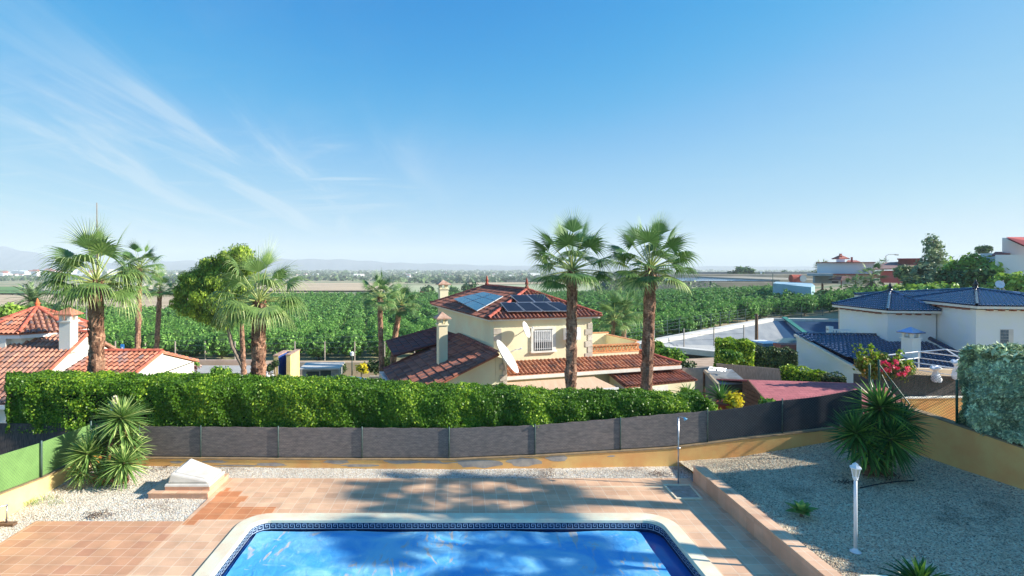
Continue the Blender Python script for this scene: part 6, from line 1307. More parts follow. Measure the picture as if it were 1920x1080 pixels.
lowwall(-15, -6.5, 46.8, 1.1, M_bare, 'grey garden wall behind the small grey shed')
lowwall(-11.4, -5.9, 45.5, 1.25, pm('sand_wall', rgb(206, 184, 156), rgb(190, 168, 140), scale=1), 'sand coloured garden wall behind the lawn')
# ---------------------------------------------------------------- lawn, blue niche, grey shed, pool of villa
m = MB(); L_ = [(-13.2, 33), (-3.2, 33), (-5.2, 43.5), (-11.8, 43.5)]; m.face([(x, y, -2.9 if y > 40 else -2.55) for x, y in L_]); o = m.build('lawn', pm('lawn_grass', rgb(136, 160, 84), rgb(120, 146, 74), scale=1, rough=1, bump=.3)); o['kind'] = 'structure'
bn = thing('outdoor_shower', 'yellow rendered outdoor shower cubicle with a blue inside beside the stout palm', 'shower cubicle', tuple(at(540, 712, 34))); c = at(541, 712, 34); Mn = frame((c.x, c.y, c.z), 0)
m = MB(); m.obox(Mn, -.75, -.47, -.6, 1.4, -.4, 1.6); m.obox(Mn, .05, .30, -.6, 1.4, -.4, 1.66); m.obox(Mn, -.469, .049, 1.1, 1.4, -.4, 1.65); m.build('walls', pm('yellow_render', rgb(238, 206, 140), rgb(226, 192, 126), scale=2), bn); m = MB(); m.obox(Mn, -.468, -.45, -.58, 1.09, -.4, 1.59); m.obox(Mn, .03, .048, -.58, 1.09, -.4, 1.64); m.obox(Mn, -.449, .029, 1.07, 1.099, -.4, 1.64); m.build('blue_lining', pm('blue_mosaic', rgb(66, 98, 160), rgb(52, 80, 140), scale=8, rough=.4), bn)
m = MB(); m.obox(Mn, -.79, -.43, -.64, 1.44, 1.601, 1.66); m.obox(Mn, .01, .34, -.64, 1.44, 1.661, 1.72); m.build('coping', Mcap, bn)
gs = thing('garden_shed', 'low grey shed with a flat pale roof behind the lawn', 'shed', tuple(at(605, 700, 39))); c = at(603, 702, 39); Ms = frame((c.x, c.y, c.z), .05); m = MB(); m.obox(Ms, -1.3, 1.3, -.4, 1.6, -.2, .45); m.build('walls', pm('grey_board', rgb(168, 168, 160), rgb(140, 142, 138), scale=3), gs); m = MB(); m.obox(Ms, -1.5, 1.4, -.6, 1.8, .452, .56); m.build('roof', pm('pale_sheet', rgb(204, 200, 192), rgb(184, 180, 172), scale=2), gs)
m = MB(); m.obox(Ms, -1.0, -.1, -.42, -.402, -.15, .3); m.obox(Ms, .0, .75, -.42, -.402, -.15, .35); m.build('openings', pm('dark_opening', rgb(70, 80, 70), rgb(56, 64, 58), scale=4), gs)
rd = thing('round_pool', 'round pale rimmed garden pool showing just above the hedge', 'pool', (-7.4, 34.5, -2.55)); m = MB(); c = at(630, 716, 34.5); n = 30
for k in range(n):
    a0, a1 = math.pi*2*k/n, math.pi*2*(k+1)/n; q = lambda a, r, z: (c.x+r*math.cos(a), c.y+r*.9*math.sin(a), c.z+z); m.hexa([q(a0, 2.1, -.6), q(a1, 2.1, -.6), q(a1, 1.75, -.6), q(a0, 1.75, -.6), q(a0, 2.1, 0), q(a1, 2.1, 0), q(a1, 1.75, 0), q(a0, 1.75, 0)])
m.build('rim', M_white, rd); m = MB(); m.lathe((c.x, c.y, c.z-.25), [(1.76, 0), (1.0, .02), (.05, .03)], 24); m.build('water', pm('far_pool', rgb(40, 90, 140), rgb(36, 80, 130), rough=.1), rd)
def street_lamp(px, ptop, pbase, Z, label, arm=0, hcol=M_greypost):
    b, t = at(px, pbase, Z), at(px, ptop, Z); o = thing('street_lamp', label, 'street lamp', tuple(b)); r_ = .05*max(1, Z/50)
    if arm: MB().tube([b, t, t+Vector((arm*.3, 0, .35*abs(arm)/2)), t+Vector((arm, 0, .3*abs(arm)/2))], [r_, r_*.7, r_*.6, r_*.6], 6).build('pole', hcol, o); MB().tube([t+Vector((arm, 0, .3*abs(arm)/2)), t+Vector((arm*1.35, 0, .25*abs(arm)/2))], r_*1.4, 6).build('lamp_head', hcol, o)
    else: MB().tube([b, t], [r_, r_*.7], 6).build('pole', hcol, o); MB().lathe(t, [(.04, 0), (.14, .05), (.17, .3), (.05, .38)], 8).build('lamp_head', M_white, o)
street_lamp(660, 668, 704, 42, 'pale garden lamp post on the lawn edge beside the yellow plant')
bush(678, 690, 41, 12, 10, 'bright yellow green plant on the lawn edge', M_yel, 500, .13, zbase=-3)
for i, (px, py, rx, rz, lb) in enumerate([(640, 690, 10, 8, 'small dark shrub left of the garden lamp on the lawn'), (705, 688, 24, 12, 'dark shrubs on the lawn edge beside the villa wing'), (724, 678, 14, 12, 'green shrub at the foot of the two small palms')]): bush(px, py, 42, rx, rz, lb, M_hd, 900, .14, zbase=-3.1)
m = MB(); m.box(at(693, 695, 41).x, at(712, 695, 41).x, 40.8, 41.2, -2.9, -2.2); tag(m.build('garden_planter', M_bare), 'pale block planter on the lawn edge beside the villa wing', 'planter')
bush(335, 693, 36, 34, 13, 'purple leaved ornamental shrub behind the hedge', leafmat('purple_leaf', rgb(128, 92, 88), rgb(104, 72, 72), rgb(176, 150, 140), rnd=.4, transl=.2), 1800, .12, zbase=-2.6)
bush(411, 698, 30, 19, 8, 'small bright green shrub behind the hedge', M_bush, 1300, .10, zbase=-2.2)
bush(272, 678, 50, 8, 5, 'small round roadside shrub beyond the left wing roof', M_bush, 300, .14, zbase=-3.6)
bush(366, 683, 53, 6, 5, 'tiny green shrub by the pink roadside wall', M_bush, 250, .14, zbase=-3.9)
for (px, py, r_, lb) in [(505, 690, 8, 'clipped ball of a topiary right of the stout palm trunk'), (516, 683, 6, 'small clipped ball topiary against the yellow cubicle')]: bush(px, py, 33, r_, r_, lb, M_hd, 500, .09, blobs=1, zbase=-2.3)
m = MB(); c = at(505, 705, 33); 
for k in range(7): x = c.x-.4+.12*k+.1*math.sin(k*5); m.lathe((x, 33+.2*math.cos(k*3), c.z-.3), [(.10, 0), (.09, .28+.08*math.sin(k*2)), (.03, .4+.1*math.sin(k))], 7)
tag(m.build('garden_statues', M_white), 'cluster of small white garden ornaments beside the yellow cubicle', 'ornaments')
lowwall(-16.0, -13.6, 38, 1.1, M_whw, 'short white garden wall between the stout palm and the yellow cubicle')
# blue road sign
sg = thing('road_sign', 'small blue road sign seen above the left wing roof', 'road sign', tuple(at(230, 665, 57))); MB().tube([(at(230, 660, 57).x, 57, gz(-35, 57)), (at(230, 660, 57).x, 57, 6.2-.150*57)], .05, 6).build('post', M_greypost, sg)
a, b = at(227, 645, 57), at(233.5, 658, 57); MB().box(a.x, b.x, 56.9, 56.94, b.z, a.z).build('blue_plate', pm('sign_blue', rgb(50, 140, 210), rgb(60, 150, 214), scale=2), sg); m = MB(); w_ = b.x-a.x; m.box(a.x+w_*.3, b.x-w_*.3, 56.88, 56.895, b.z+.15, b.z+.42); m.build('white_mark', M_white, sg)
# ---------------------------------------------------------------- right neighbour's yard
a, b = at(1684, 747, 20.5), at(1845, 743, 20.5); poly_wall('garden_wall', [(a.x, a.y), (b.x+1, b.y)], [-.3, -.3], [1.12, 1.18], .2, M_ochre, 'yellow yard wall with a white top seen through the green fence', 'wall', M_whw)
panel('reed_fence', at(1600, 700, 24.5), at(1688, 708, 20.9), -.2, M_reedd, 'dark reed screen running behind the bougainvillea')
panel('reed_fence', Vector((a.x, 20.72, 2.02)), Vector((b.x+1, 20.72, 1.85)), 1.0, M_reedd, 'dark reed screen standing on the yellow yard wall')
panel('garden_wall', at(1690, 690, 24), at(1830, 694, 24), -.5, pm('beige_wall', rgb(222, 200, 170), rgb(206, 184, 154), scale=1.5), 'beige wall between the reed screen and the blue low roof', .2, 'wall')
yd = MB(); yd.face([(14.9, 10, -.05), (26, 10, -.05), (26, 24, -.05), (13.6, 24, -.05)]); o = yd.build('yard_paving', pm('ochre_paving', rgb(206, 172, 124), rgb(190, 156, 110), scale=2)); o['kind'] = 'structure'
gzb = thing('gazebo_frame', 'white metal gazebo frame without its cover behind the reed screen', 'gazebo', (20.2, 21.9, 0)); ct = at(1774, 655, 21.9); Mg_ = frame((ct.x, ct.y, 0), R(24)); zE, zA_ = 6.2-.176*21.9, ct.z; s_ = 1.75; C4 = [Vector(Mg_(sx*s_, sy*s_, zE)) for sx, sy in ((-1, -1), (1, -1), (1, 1), (-1, 1))]; top = Vector((ct.x, ct.y, zA_))
for c in C4: MB().tube([(c.x, c.y, -.05), c], .03, 6).build('post', M_white, gzb); MB().tube([c, top], .022, 6).build('rafter', M_white, gzb)
m = MB()
for k in range(4): m.tube([C4[k], C4[(k+1) % 4]], .025, 6); m.tube([C4[k]-Vector((0, 0, .28)), C4[(k+1) % 4]-Vector((0, 0, .28))], .018, 6)
m.build('eave_bars', M_white, gzb)
M_cloth = pm('white_cloth', rgb(240, 240, 244), rgb(216, 218, 226), scale=9, rough=.9)
for (px, py0, py1, Z, lb, g) in [(1754, 688, 716, 20.6, 'knotted white curtain on the left gazebo post', 1), (1794, 676, 712, 20.6, 'knotted white curtain on the right gazebo post', 1.1)]:
    a, b = at(px, py0, Z), at(px+2, py1, Z); H = a.z-b.z; m = MB(); n = 16; i0 = 0; prof = [(0, .13), (.08, .20), (.18, .10), (.28, .06), (.5, .10), (.8, .14), (1, .13)]
    for k, (u, r_) in enumerate(prof):
        for j in range(n): t = 2*math.pi*j/n; q = r_*g*(1+.28*math.sin(t*4+k)); m.v.append((a.x+(b.x-a.x)*u+q*math.cos(t), a.y+q*math.sin(t), a.z-H*u+.05*math.sin(t*3)*(k < 2)))
    for k in range(len(prof)-1):
        for j in range(n): m.f.append((k*n+j, (k+1)*n+j, (k+1)*n+(j+1) % n, k*n+(j+1) % n)); m.r.append(.5)
    m.f.append(tuple(range(n))); m.r.append(.5); tag(m.build('tied_curtain', M_cloth, None, True), lb, 'curtain')
# bougainvillea
M_bog = leafmat('bougainvillea_leaf', rgb(112, 140, 52), rgb(88, 116, 48), rgb(214, 160, 84), rnd=.4, transl=.3)
bg_ = []; 
for (px, py, rx, rz) in [(1640, 690, 26, 18), (1668, 690, 30, 20), (1690, 694, 22, 16), (1622, 680, 14, 16), (1652, 676, 16, 14)]: p = at(px, py, 20.9); bg_.append((p.x, p.y, p.z, rx*.0209, rx*.0209*.7, rz*.0209))
bb = at(1660, 735, 20.9); bt = tree('bougainvillea', (bb.x, bb.y, 0), bg_, 'bougainvillea with magenta flowers and long yellow shoots beside the green fence', 'bougainvillea', M_bog, n=4500, leaf=.09, per=10, trunks=[[((bb.x, bb.y, 0), .06), (at(1655, 700, 20.9), .04)]])
P = []; r = random.Random(9)
for (cx__, cy__) in [(1662, 680), (1668, 684), (1655, 679), (1660, 692), (1668, 695), (1684, 690), (1690, 700), (1680, 678), (1697, 698), (1702, 694), (1685, 703), (1654, 694), (1676, 688), (1701, 690), (1695, 702)]:
    for k in range(26): p = at(cx__+r.gauss(0, 2.2), cy__+r.gauss(0, 1.8), 20.45+r.gauss(0, .08)); P.append(tuple(p))
leaves('flowers', np.array(P), np.tile([0, -1, .3], (len(P), 1)), .075, leafmat('magenta_bracts', rgb(222, 40, 96), rgb(200, 30, 84), rgb(240, 110, 130), rnd=.3, transl=.3), bt, 1.1)
for (sh_) in [[(1625, 690), (1612, 668), (1601, 650)], [(1630, 690), (1622, 660), (1612, 646)], [(1640, 685), (1632, 655), (1629, 646)], [(1672, 682), (1684, 668), (1692, 656)], [(1650, 682), (1645, 668), (1640, 660)], [(1680, 684), (1700, 678), (1712, 680)]]:
    pts = [at(x, y, 20.8) for x, y in sh_]; MB().tube(pts, [.02, .015, .006], 5).build('shoot', M_bog, bt); P = []
    for k in range(70): u_ = r.random()*1.99; i_ = int(u_); q = pts[i_]*(1-(u_-i_))+pts[i_+1]*(u_-i_); P.append((q.x+r.gauss(0, .06), q.y+r.gauss(0, .06), q.z+r.gauss(0, .05)))
    leaves('shoot_leaves', np.array(P), np.tile([0, -.5, .8], (70, 1)), .09, M_hy, bt, 1.3)
# ================================================================ DISTANCE
M_oliv = leafmat('olive_leaf', rgb(112, 136, 90), rgb(92, 116, 78), rgb(150, 168, 110), rnd=.4, transl=.25)
M_lime = leafmat('lime_leaf', rgb(146, 178, 72), rgb(116, 152, 62), rgb(192, 208, 104), rnd=.4, transl=.3)
M_dkg = leafmat('dark_tree_leaf', rgb(80, 114, 60), rgb(60, 94, 52), rgb(112, 140, 76), rnd=.4, transl=.15)
M_euc = leafmat('eucalyptus_leaf', rgb(140, 158, 120), rgb(114, 134, 100), rgb(176, 186, 146), rnd=.4, transl=.3)
def htree(px, py, Z, rx, rz, label, mat, name='tree', n=1500, leaf=.4, blobs=5, group=None, core=True, per=14):
    r = random.Random(px*13+py); c = at(px, py, Z); k = Z/F; bl = [(c.x, c.y, c.z, rx*k*.62, rx*k*.6, rz*k*.72)]
    for q in range(blobs): a = r.random()*6.28; e = r.uniform(-.6, .7); bl.append((c.x+math.cos(a)*rx*k*.5, c.y+math.sin(a)*rx*k*.45, c.z+e*rz*k*.55, rx*k*r.uniform(.34, .5), rx*k*r.uniform(.34, .5), rz*k*r.uniform(.32, .48)))
    g = gz(c.x, c.y); b = Vector((c.x, c.y, min(g, c.z-rz*k*1.02))); return tree(name, b, bl, label, 'tree', mat, n=n, leaf=leaf, group=group, core=M_core if core else None, trunks=[[(b, .22), ((c.x, c.y, c.z-rz*k*.4), .16), (c, .07)]], per=per)
# right hillside
for a in [(1706, 514, 95, 24, 20, 'grey green olive like tree left of the tall eucalyptus on the hillside', M_oliv, 2200), (1722, 536, 88, 26, 20, 'pale bushy tree below the eucalyptus on the hillside', M_oliv, 2200), (1752, 520, 90, 34, 34, 'broad soft green tree under the tall eucalyptus', M_euc, 2600),
          (1812, 505, 80, 46, 40, 'large rounded green tree crown in the middle of the hillside', M_lime, 4200), (1790, 530, 78, 30, 30, 'dark green tree left below the large rounded crown', M_dkg, 2400), (1850, 530, 72, 36, 34, 'dark lower tree right below the large rounded crown', M_dkg, 2600), (1866, 512, 76, 28, 24, 'yellow green tree in front of the white hillside building', M_lime, 2200),
          (1905, 540, 66, 40, 36, 'leafy green tree cut by the right edge of the photo', M_lime, 3000), (1740, 550, 72, 34, 22, 'bright lime shrub tree above the blue roof, left', M_lime, 2600), (1775, 552, 70, 36, 22, 'bright lime shrub tree above the blue roof, middle', M_lime, 2600), (1664, 553, 84, 26, 9, 'low rounded dark bush right of the shaggy palm', M_dkg, 1600), (1672, 545, 86, 22, 8, 'light green canopy just right of the shaggy palm', M_lime, 1200), (1845, 468, 150, 14, 9, 'small dark tree on the skyline left of the white hillside building', M_dkg, 900), (1700, 560, 60, 30, 12, 'dense lime bush touching the left ridge of the blue roof', M_lime, 1800), (1826, 556, 62, 30, 16, 'dark green bush behind the middle of the blue roof', M_dkg, 1800), (1550, 556, 110, 30, 14, 'dark scrubby tree under the concrete platform', M_dkg, 1600), (1580, 566, 105, 22, 14, 'dark green scrub right below the concrete platform', M_dkg, 1400), (1520, 562, 108, 22, 12, 'dark bush at the right end of the pale blue retaining wall', M_dkg, 1200)]:
    htree(*a[:7], n=a[7], leaf=.42)
t = at(1752, 480, 92); b = Vector((t.x, t.y, gz(t.x, t.y))); bl = [(at(x, y, 92).x, 92+d, at(x, y, 92).z, rx*.092, rx*.08, rz*.092) for x, y, rx, rz, d in [(1748, 452, 10, 12, 0), (1760, 462, 9, 11, .5), (1740, 468, 9, 10, -.5), (1764, 482, 9, 12, .3), (1748, 484, 12, 14, 0), (1738, 496, 10, 11, .4), (1757, 500, 13, 12, -.3)]]
tree('eucalyptus_tree', b, bl, 'tall airy eucalyptus rising above the skyline on the hillside', 'tree', M_euc, n=1900, leaf=.34, per=9, clump=.7, trunks=[[(b, .3), (at(1751, 500, 92), .2), (at(1750, 448, 92), .05)], [(at(1751, 500, 92), .12), (at(1762, 468, 92), .04)]])
def palm_far(px, py, Z, cr, label, seed, skirt=False, pb=None):
    tp = at(px, py, Z); b = Vector((tp.x, tp.y, min(gz(tp.x, tp.y), tp.z-cr*1.3))); p = fan_palm(b, tp, cr*.1, cr, label, seed, nleaf=20, droop=.7, boots=False, mat=M_palmd, group='fan palms', low=-.5)
    if skirt:
        m = MB(); r = random.Random(seed)
        for k in range(240): a = r.random()*6.28; h_ = r.random(); q = tp+Vector((math.cos(a)*cr*.12, math.sin(a)*cr*.12, -cr*.2-h_*cr*1.2)); sword(m, q, (math.cos(a)*.6, math.sin(a)*.6, -.9), cr*.7, cr*.06, .5, segs=2)
        m.build('dry_skirt', pm('dry_skirt', rgb(170, 146, 118), rgb(130, 108, 88), scale=1, rnd=.3), p)
palm_far(1634, 520, 96, 2.7, 'shaggy fan palm with a dry skirt below the pink house', 31, True); palm_far(1603, 536, 95, 2.1, 'smaller dark fan palm left of the shaggy one below the pergola', 32, True); palm_far(1656, 494, 140, 1.5, 'small palm on the skyline between the white and the pink house', 33); palm_far(1542, 504, 134, 2.4, 'palm with drooping fronds at the left end of the long white house', 34)
# date palm at far left
def date_palm(px, py, Z, R_, label):
    tp = at(px, py, Z); b = Vector((tp.x, tp.y, gz(tp.x, tp.y))); t = thing('date_palm', label, 'palm', tuple(b)); MB().tube([b, tp], [.25, .2], 8).build('trunk', M_trunk, t); m = MB(); r = random.Random(3)
    for k in range(46):
        u = k/46; el = 1.35-1.5*u; a = k*2.4; d = Vector((math.cos(a)*math.cos(el), math.sin(a)*math.cos(el), math.sin(el))); p = tp.copy(); L = R_*r.uniform(.85, 1.1); prev = p.copy()
        for g in range(10):
            d = (d+Vector((0, 0, -.10))).normalized(); q = p+d*L/10; s = d.cross(Vector((0, 0, 1))).normalized()
            for sg in (1, -1): e = q+s*sg*.36+d*.3-Vector((0, 0, .05)); m.face([p, q, e]); e2_ = (p+q)/2+s*sg*.36+d*.28; m.face([p-d*.02, p+d*.06, e2_])
            p = q
    m.build('fronds', M_oliv, t)
date_palm(62, 566, 62, 2.6, 'bushy date palm behind the round tower roof on the left')
for i, a in enumerate([(20, 585, 58, 30, 18, 'yellow green tree left of the date palm', M_lime), (85, 582, 60, 26, 12, 'dark tree under the date palm behind the tower roof', M_dkg), (118, 584, 58, 14, 10, 'dark shrub just right of the tower roof peak', M_dkg)]): htree(*a, n=1600, leaf=.28)
# ---------------------------------------------------------------- distant houses
M_dwhite = pm('far_white', rgb(236, 236, 234), rgb(222, 224, 226), scale=.3, rough=.9); M_dpink = pm('far_pink', rgb(196, 110, 104), rgb(180, 98, 96), scale=.4, rough=.9); M_dgrey = pm('far_concrete', rgb(170, 172, 170), rgb(146, 150, 150), scale=.3, rough=.9); M_droof = pm('far_roof', rgb(168, 100, 84), rgb(146, 84, 74), scale=.8); M_dark = pm('far_opening', rgb(62, 68, 76), rgb(48, 52, 60), scale=1, rough=.3)
def pbox(m, pxa, pya, pxb, pyb, Z, dep):
    ph = math.atan2((pxa-CX), F); u_ = Vector((math.cos(ph), -math.sin(ph))); a = at(pxa, pya, Z); zb_ = at(pxa, pyb, Z).z; k = (pxb-CX)/F; t = (k*a.y-a.x)/(u_.x-k*u_.y); d = Vector((math.sin(ph), math.cos(ph)))*dep
    P = [(a.x, a.y), (a.x+u_.x*t, a.y+u_.y*t), (a.x+u_.x*t+d.x, a.y+u_.y*t+d.y), (a.x+d.x, a.y+d.y)]; return m.hexa([(*p, zb_) for p in P]+[(*p, a.z) for p in P])
h1 = thing('white_house', 'long white flat roofed house with terracotta turret on the far ridge', 'house', tuple(at(1590, 525, 130)))
pbox(MB(), 1532, 493, 1640, 513, 130, 12).build('upper_storey', M_dwhite, h1); pbox(MB(), 1560, 516, 1640, 532, 129, 13).build('lower_storey', M_dwhite, h1)
m = MB(); pbox(m, 1530, 491.5, 1642, 493, 129.5, 13); pbox(m, 1530, 513, 1645, 515.6, 128, 14); m.build('roof_edges', M_droof, h1)
m = MB(); pbox(m, 1568, 486, 1584, 491.4, 133, 3); m.build('turret', M_dwhite, h1); a = at(1576, 483, 134.5); MB().lathe((a.x, a.y, at(1576, 486, 134).z), [(1.9, 0), (1.9, .2), (.3, 1.0), (.3, 1.4)], 4, .78).build('turret_roof', M_droof, h1); m = MB(); pbox(m, 1572, 480, 1579, 484, 134, .8); pbox(m, 1595, 482, 1599, 491.4, 133, .8); m.build('chimney', M_droof, h1); m = MB(); q = [at(1586, 491.4, 133), at(1615, 491.4, 133), at(1606, 488, 136), at(1590, 487.5, 136)]; m.face(q); m.build('tiled_roof', M_droof, h1)
m = MB(); pbox(m, 1583, 501, 1587, 512.9, 129.9, .05); pbox(m, 1590, 498, 1598, 512.9, 129.93, .05); m.build('opening', M_dgrey, h1)
m = MB(); pbox(m, 1560, 527, 1572, 531, 128.9, .05); pbox(m, 1577, 527, 1588, 531, 128.9, .05); m.build('opening', M_dark, h1)
pv = thing('garden_pavilion', 'dark tiled garden pavilion in front of the long white house', 'pavilion', tuple(at(1581, 534, 122))); a = at(1581, 524, 122); MB().lathe((a.x, a.y, a.z-.2), [(2.9, 0), (2.8, .15), (1.2, .9), (.1, 1.0)], 4, .78).build('roof', pm('pav_roof', rgb(110, 78, 74), rgb(90, 64, 62), scale=1), pv)
for sx in (-1.6, 1.6): MB().tube([(a.x+sx, a.y-1.6, a.z-2), (a.x+sx, a.y-1.6, a.z-.15)], .12, 5).build('post', M_droof, pv)
un = thing('unfinished_house', 'open grey concrete house frame on the platform left of the white house', 'house', tuple(at(1540, 530, 126))); m = MB(); pbox(m, 1513, 512.5, 1562, 517, 124, 10); pbox(m, 1524, 517.1, 1528, 531, 124, 1); pbox(m, 1536, 517.1, 1538, 531, 124.5, 1); pbox(m, 1553, 517.1, 1560, 531, 124, 1); pbox(m, 1526, 517.1, 1558, 531, 131, .3); m.build('concrete_frame', M_dgrey, un)
rw_ = MB(); rw_.prism([(at(1449, 530, 118).x, 118), (at(1521, 545, 104).x, 104), (at(1528, 530, 112).x, 112), (at(1522, 530, 124).x, 124), (at(1455, 520, 128).x, 128)], [-4]*5, [2.55, 2.2, 2.2, 2.4, 2.6]); o = rw_.build('retaining_platform', pm('pale_blue_wall', rgb(150, 182, 196), rgb(134, 168, 184), scale=.25)); tag(o, 'pale blue retaining wall and platform above the orchard', 'retaining wall')
m = MB(); m.tube([at(1449, 538, 117.5), at(1449, 513, 117.5)], .07, 5); o = m.build('corner_post', M_greypost); tag(o, 'thin post at the left corner of the pale blue platform', 'post')
tk = thing('tank', 'rust red round tank on the concrete platform', 'tank', tuple(at(1494, 528, 114))); a = at(1494, 522, 114); m = MB(); m.tube([a+Vector((-1.3, 0, 0)), a+Vector((1.0, 0, 0))], .8, 16); m.build('shell', pm('rust', rgb(178, 84, 66), rgb(146, 66, 56), scale=1), tk); a2 = at(1504, 522, 113.5); MB().tube([a2, a2+Vector((0, -.4, 0))], .7, 14).build('end_wheel', M_dgrey, tk)
h2 = thing('pink_house', 'pinkish red house with a hipped roof and balconies on the hillside', 'house', tuple(at(1672, 520, 110))); pbox(MB(), 1650, 508, 1712, 530, 110, 10).build('wall', M_dpink, h2); m = MB(); pbox(m, 1682, 484.5, 1727, 486.2, 113, 8); m.build('flat_roof', M_dpink, h2); pbox(MB(), 1684, 486.3, 1725, 507.9, 114, 8).build('upper_wall', pm('far_red', rgb(150, 92, 86), rgb(132, 80, 76), scale=.5), h2)
m = MB(); A4 = [at(1634, 504, 108), at(1722, 502, 108), at(1722, 489, 118), at(1660, 492, 118)]; m.face(A4); m.face([p-Vector((0, 0, .25)) for p in A4][::-1]); 
for k in range(4): p, q = A4[k], A4[(k+1) % 4]; m.face([p, p-Vector((0, 0, .25)), q-Vector((0, 0, .25)), q])
m.build('hip_roof', pm('brown_roof', rgb(134, 104, 98), rgb(112, 86, 84), scale=1.2), h2); m = MB()
for x0, x1, y0, y1 in ((1659, 1666, 508.5, 515), (1667, 1674, 508.5, 515), (1676, 1682, 508.5, 515), (1662, 1682, 523, 529)): pbox(m, x0, y0, x1, y1, 109.9, .08)
m.build('window', M_dark, h2); m = MB(); pbox(m, 1636, 508, 1638, 517, 108.4, .3); pbox(m, 1683, 505, 1687, 534, 108.6, .4); pbox(m, 1637, 516, 1684, 521, 108.7, .3); m.build('balcony', M_dpink, h2); pbox(MB(), 1732, 478, 1741, 484, 114, 1.2).build('chimney', M_dgrey, h2)
h3 = thing('white_apartment_house', 'tall white building with a red roof panel at the right edge on the hill', 'building', tuple(at(1900, 510, 80))); z3 = 78
m = MB(); pbox(m, 1879, 446, 1990, 560, z3, 12); m.build('wall', M_dwhite, h3); m = MB(); pbox(m, 1866, 478, 1990, 560, z3-2.5, 2.4); m.build('front_wall', M_dwhite, h3)
pbox(MB(), 1838, 475, 1878, 560, z3+3, 6).build('side_wing', M_dwhite, h3); m = MB(); q = [at(1886, 444.5, z3-1), at(1925, 462, z3-6), at(1990, 462, z3-9), at(1990, 444, z3-1)]; m.face(q); m.face([p-Vector((0, 0, .2)) for p in q][::-1]); m.build('red_roof', pm('far_red_roof', rgb(196, 84, 76), rgb(176, 74, 70), scale=1), h3)
m = MB(); q = [at(1858, 479, z3-2.3), at(1886, 479, z3-2.3), at(1902, 472, z3+.5), at(1866, 472, z3+.5)]; m.face(q); m.face([p-Vector((0, 0, .12)) for p in q][::-1]); m.build('porch_roof', M_droof, h3); m = MB(); pbox(m, 1867, 489, 1877, 495, z3-2.05, .04); m.build('window', M_dark, h3)
street_lamp(1786, 482, 520, 95, 'curved street lamp on the skyline right of the eucalyptus', -1.6, M_dgrey); street_lamp(1661, 480, 505, 128, 'curved street lamp on the skyline above the pink house', 2.2, M_dgrey)
# parked car and brown bricks near white villa
car = thing('parked_car', 'white car roof showing above the dark hedge near the white villa', 'car', tuple(at(1460, 660, 42))); a = at(1462, 658, 42); Mc = frame((a.x, a.y, a.z-.75), .15); m = MB(); m.hexa([Mc(-.9, 0, .1), Mc(.9, 0, .1), Mc(.9, 3.6, .1), Mc(-.9, 3.6, .1), Mc(-.88, 0, .75), Mc(.88, 0, .75), Mc(.88, 3.6, .75), Mc(-.88, 3.6, .75)]); m.build('body', M_white, car, bevel=.12); m = MB(); m.hexa([Mc(-.8, .5, .76), Mc(.8, .5, .76), Mc(.8, 3.0, .76), Mc(-.8, 3.0, .76), Mc(-.66, .95, 1.2), Mc(.66, .95, 1.2), Mc(.66, 2.6, 1.2), Mc(-.66, 2.6, 1.2)]); m.build('windscreen', M_glass, car); m = MB(); m.hexa([Mc(-.68, .93, 1.201), Mc(.68, .93, 1.201), Mc(.68, 2.62, 1.201), Mc(-.68, 2.62, 1.201), Mc(-.6, 1.05, 1.28), Mc(.6, 1.05, 1.28), Mc(.6, 2.5, 1.28), Mc(-.6, 2.5, 1.28)]); m.build('roof', M_white, car)
for sx in (-.8, .8):
    for yy in (.7, 2.9): MB().tube([Mc(sx-.1, yy, .1), Mc(sx+.1, yy, .1)], .3, 12).build('wheel', M_dark, car)
bs = MB(); a = at(1482, 640, 40); bs.box(a.x-.7, a.x+1.3, 40, 41, -1.6, .35); o = bs.build('tile_stack', M_droof); tag(o, 'stack of brown roof tiles beside the white villa gable', 'tile stack')
M_dam = M_scrub
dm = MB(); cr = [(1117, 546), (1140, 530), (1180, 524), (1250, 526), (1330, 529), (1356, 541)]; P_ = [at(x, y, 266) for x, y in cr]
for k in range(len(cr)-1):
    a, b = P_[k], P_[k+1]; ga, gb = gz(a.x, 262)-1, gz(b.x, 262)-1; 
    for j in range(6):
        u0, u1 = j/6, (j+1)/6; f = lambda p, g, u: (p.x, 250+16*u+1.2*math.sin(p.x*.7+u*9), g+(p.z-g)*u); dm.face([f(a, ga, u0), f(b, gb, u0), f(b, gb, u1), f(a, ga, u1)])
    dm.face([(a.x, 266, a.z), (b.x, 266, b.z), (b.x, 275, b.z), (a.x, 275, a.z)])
dmo = dm.build('reservoir_embankment', pm('dark_bank', rgb(70, 78, 72), rgb(92, 92, 78), scale=.15, detail=9, rough=1, bump=.8, bscale=.5, bdist=.7)); dmo['kind'] = 'structure'  # dark grey-green bank tone, mottled by noise
P = []; 
for k in range(900): u_ = random.random()*(len(P_)-1.001); i_ = int(u_); q = P_[i_]*(1-(u_-i_))+P_[i_+1]*(u_-i_); v = random.random(); P.append((q.x, 250+16*v, gz(q.x, 262)-1+(q.z-gz(q.x, 262)+1)*v+.3))
o = leaves('bank_scrub', np.array(P), np.tile([0, -1, 1], (900, 1)), 1.1, M_oliv, None, 1.2); o['kind'] = 'stuff'; o['label'] = 'low scrub growing on the reservoir bank'
m = MB(); m.face([(at(1200, 500, 276).x, 276, -1.2), (at(1462, 500, 276).x, 276, -1.2), (at(1470, 500, 360).x, 360, -1.2), (at(1180, 500, 360).x, 360, -1.2)]); o = m.build('reservoir_water', pm('far_water', rgb(120, 170, 210), rgb(110, 160, 204), rough=.08)); o['kind'] = 'structure'
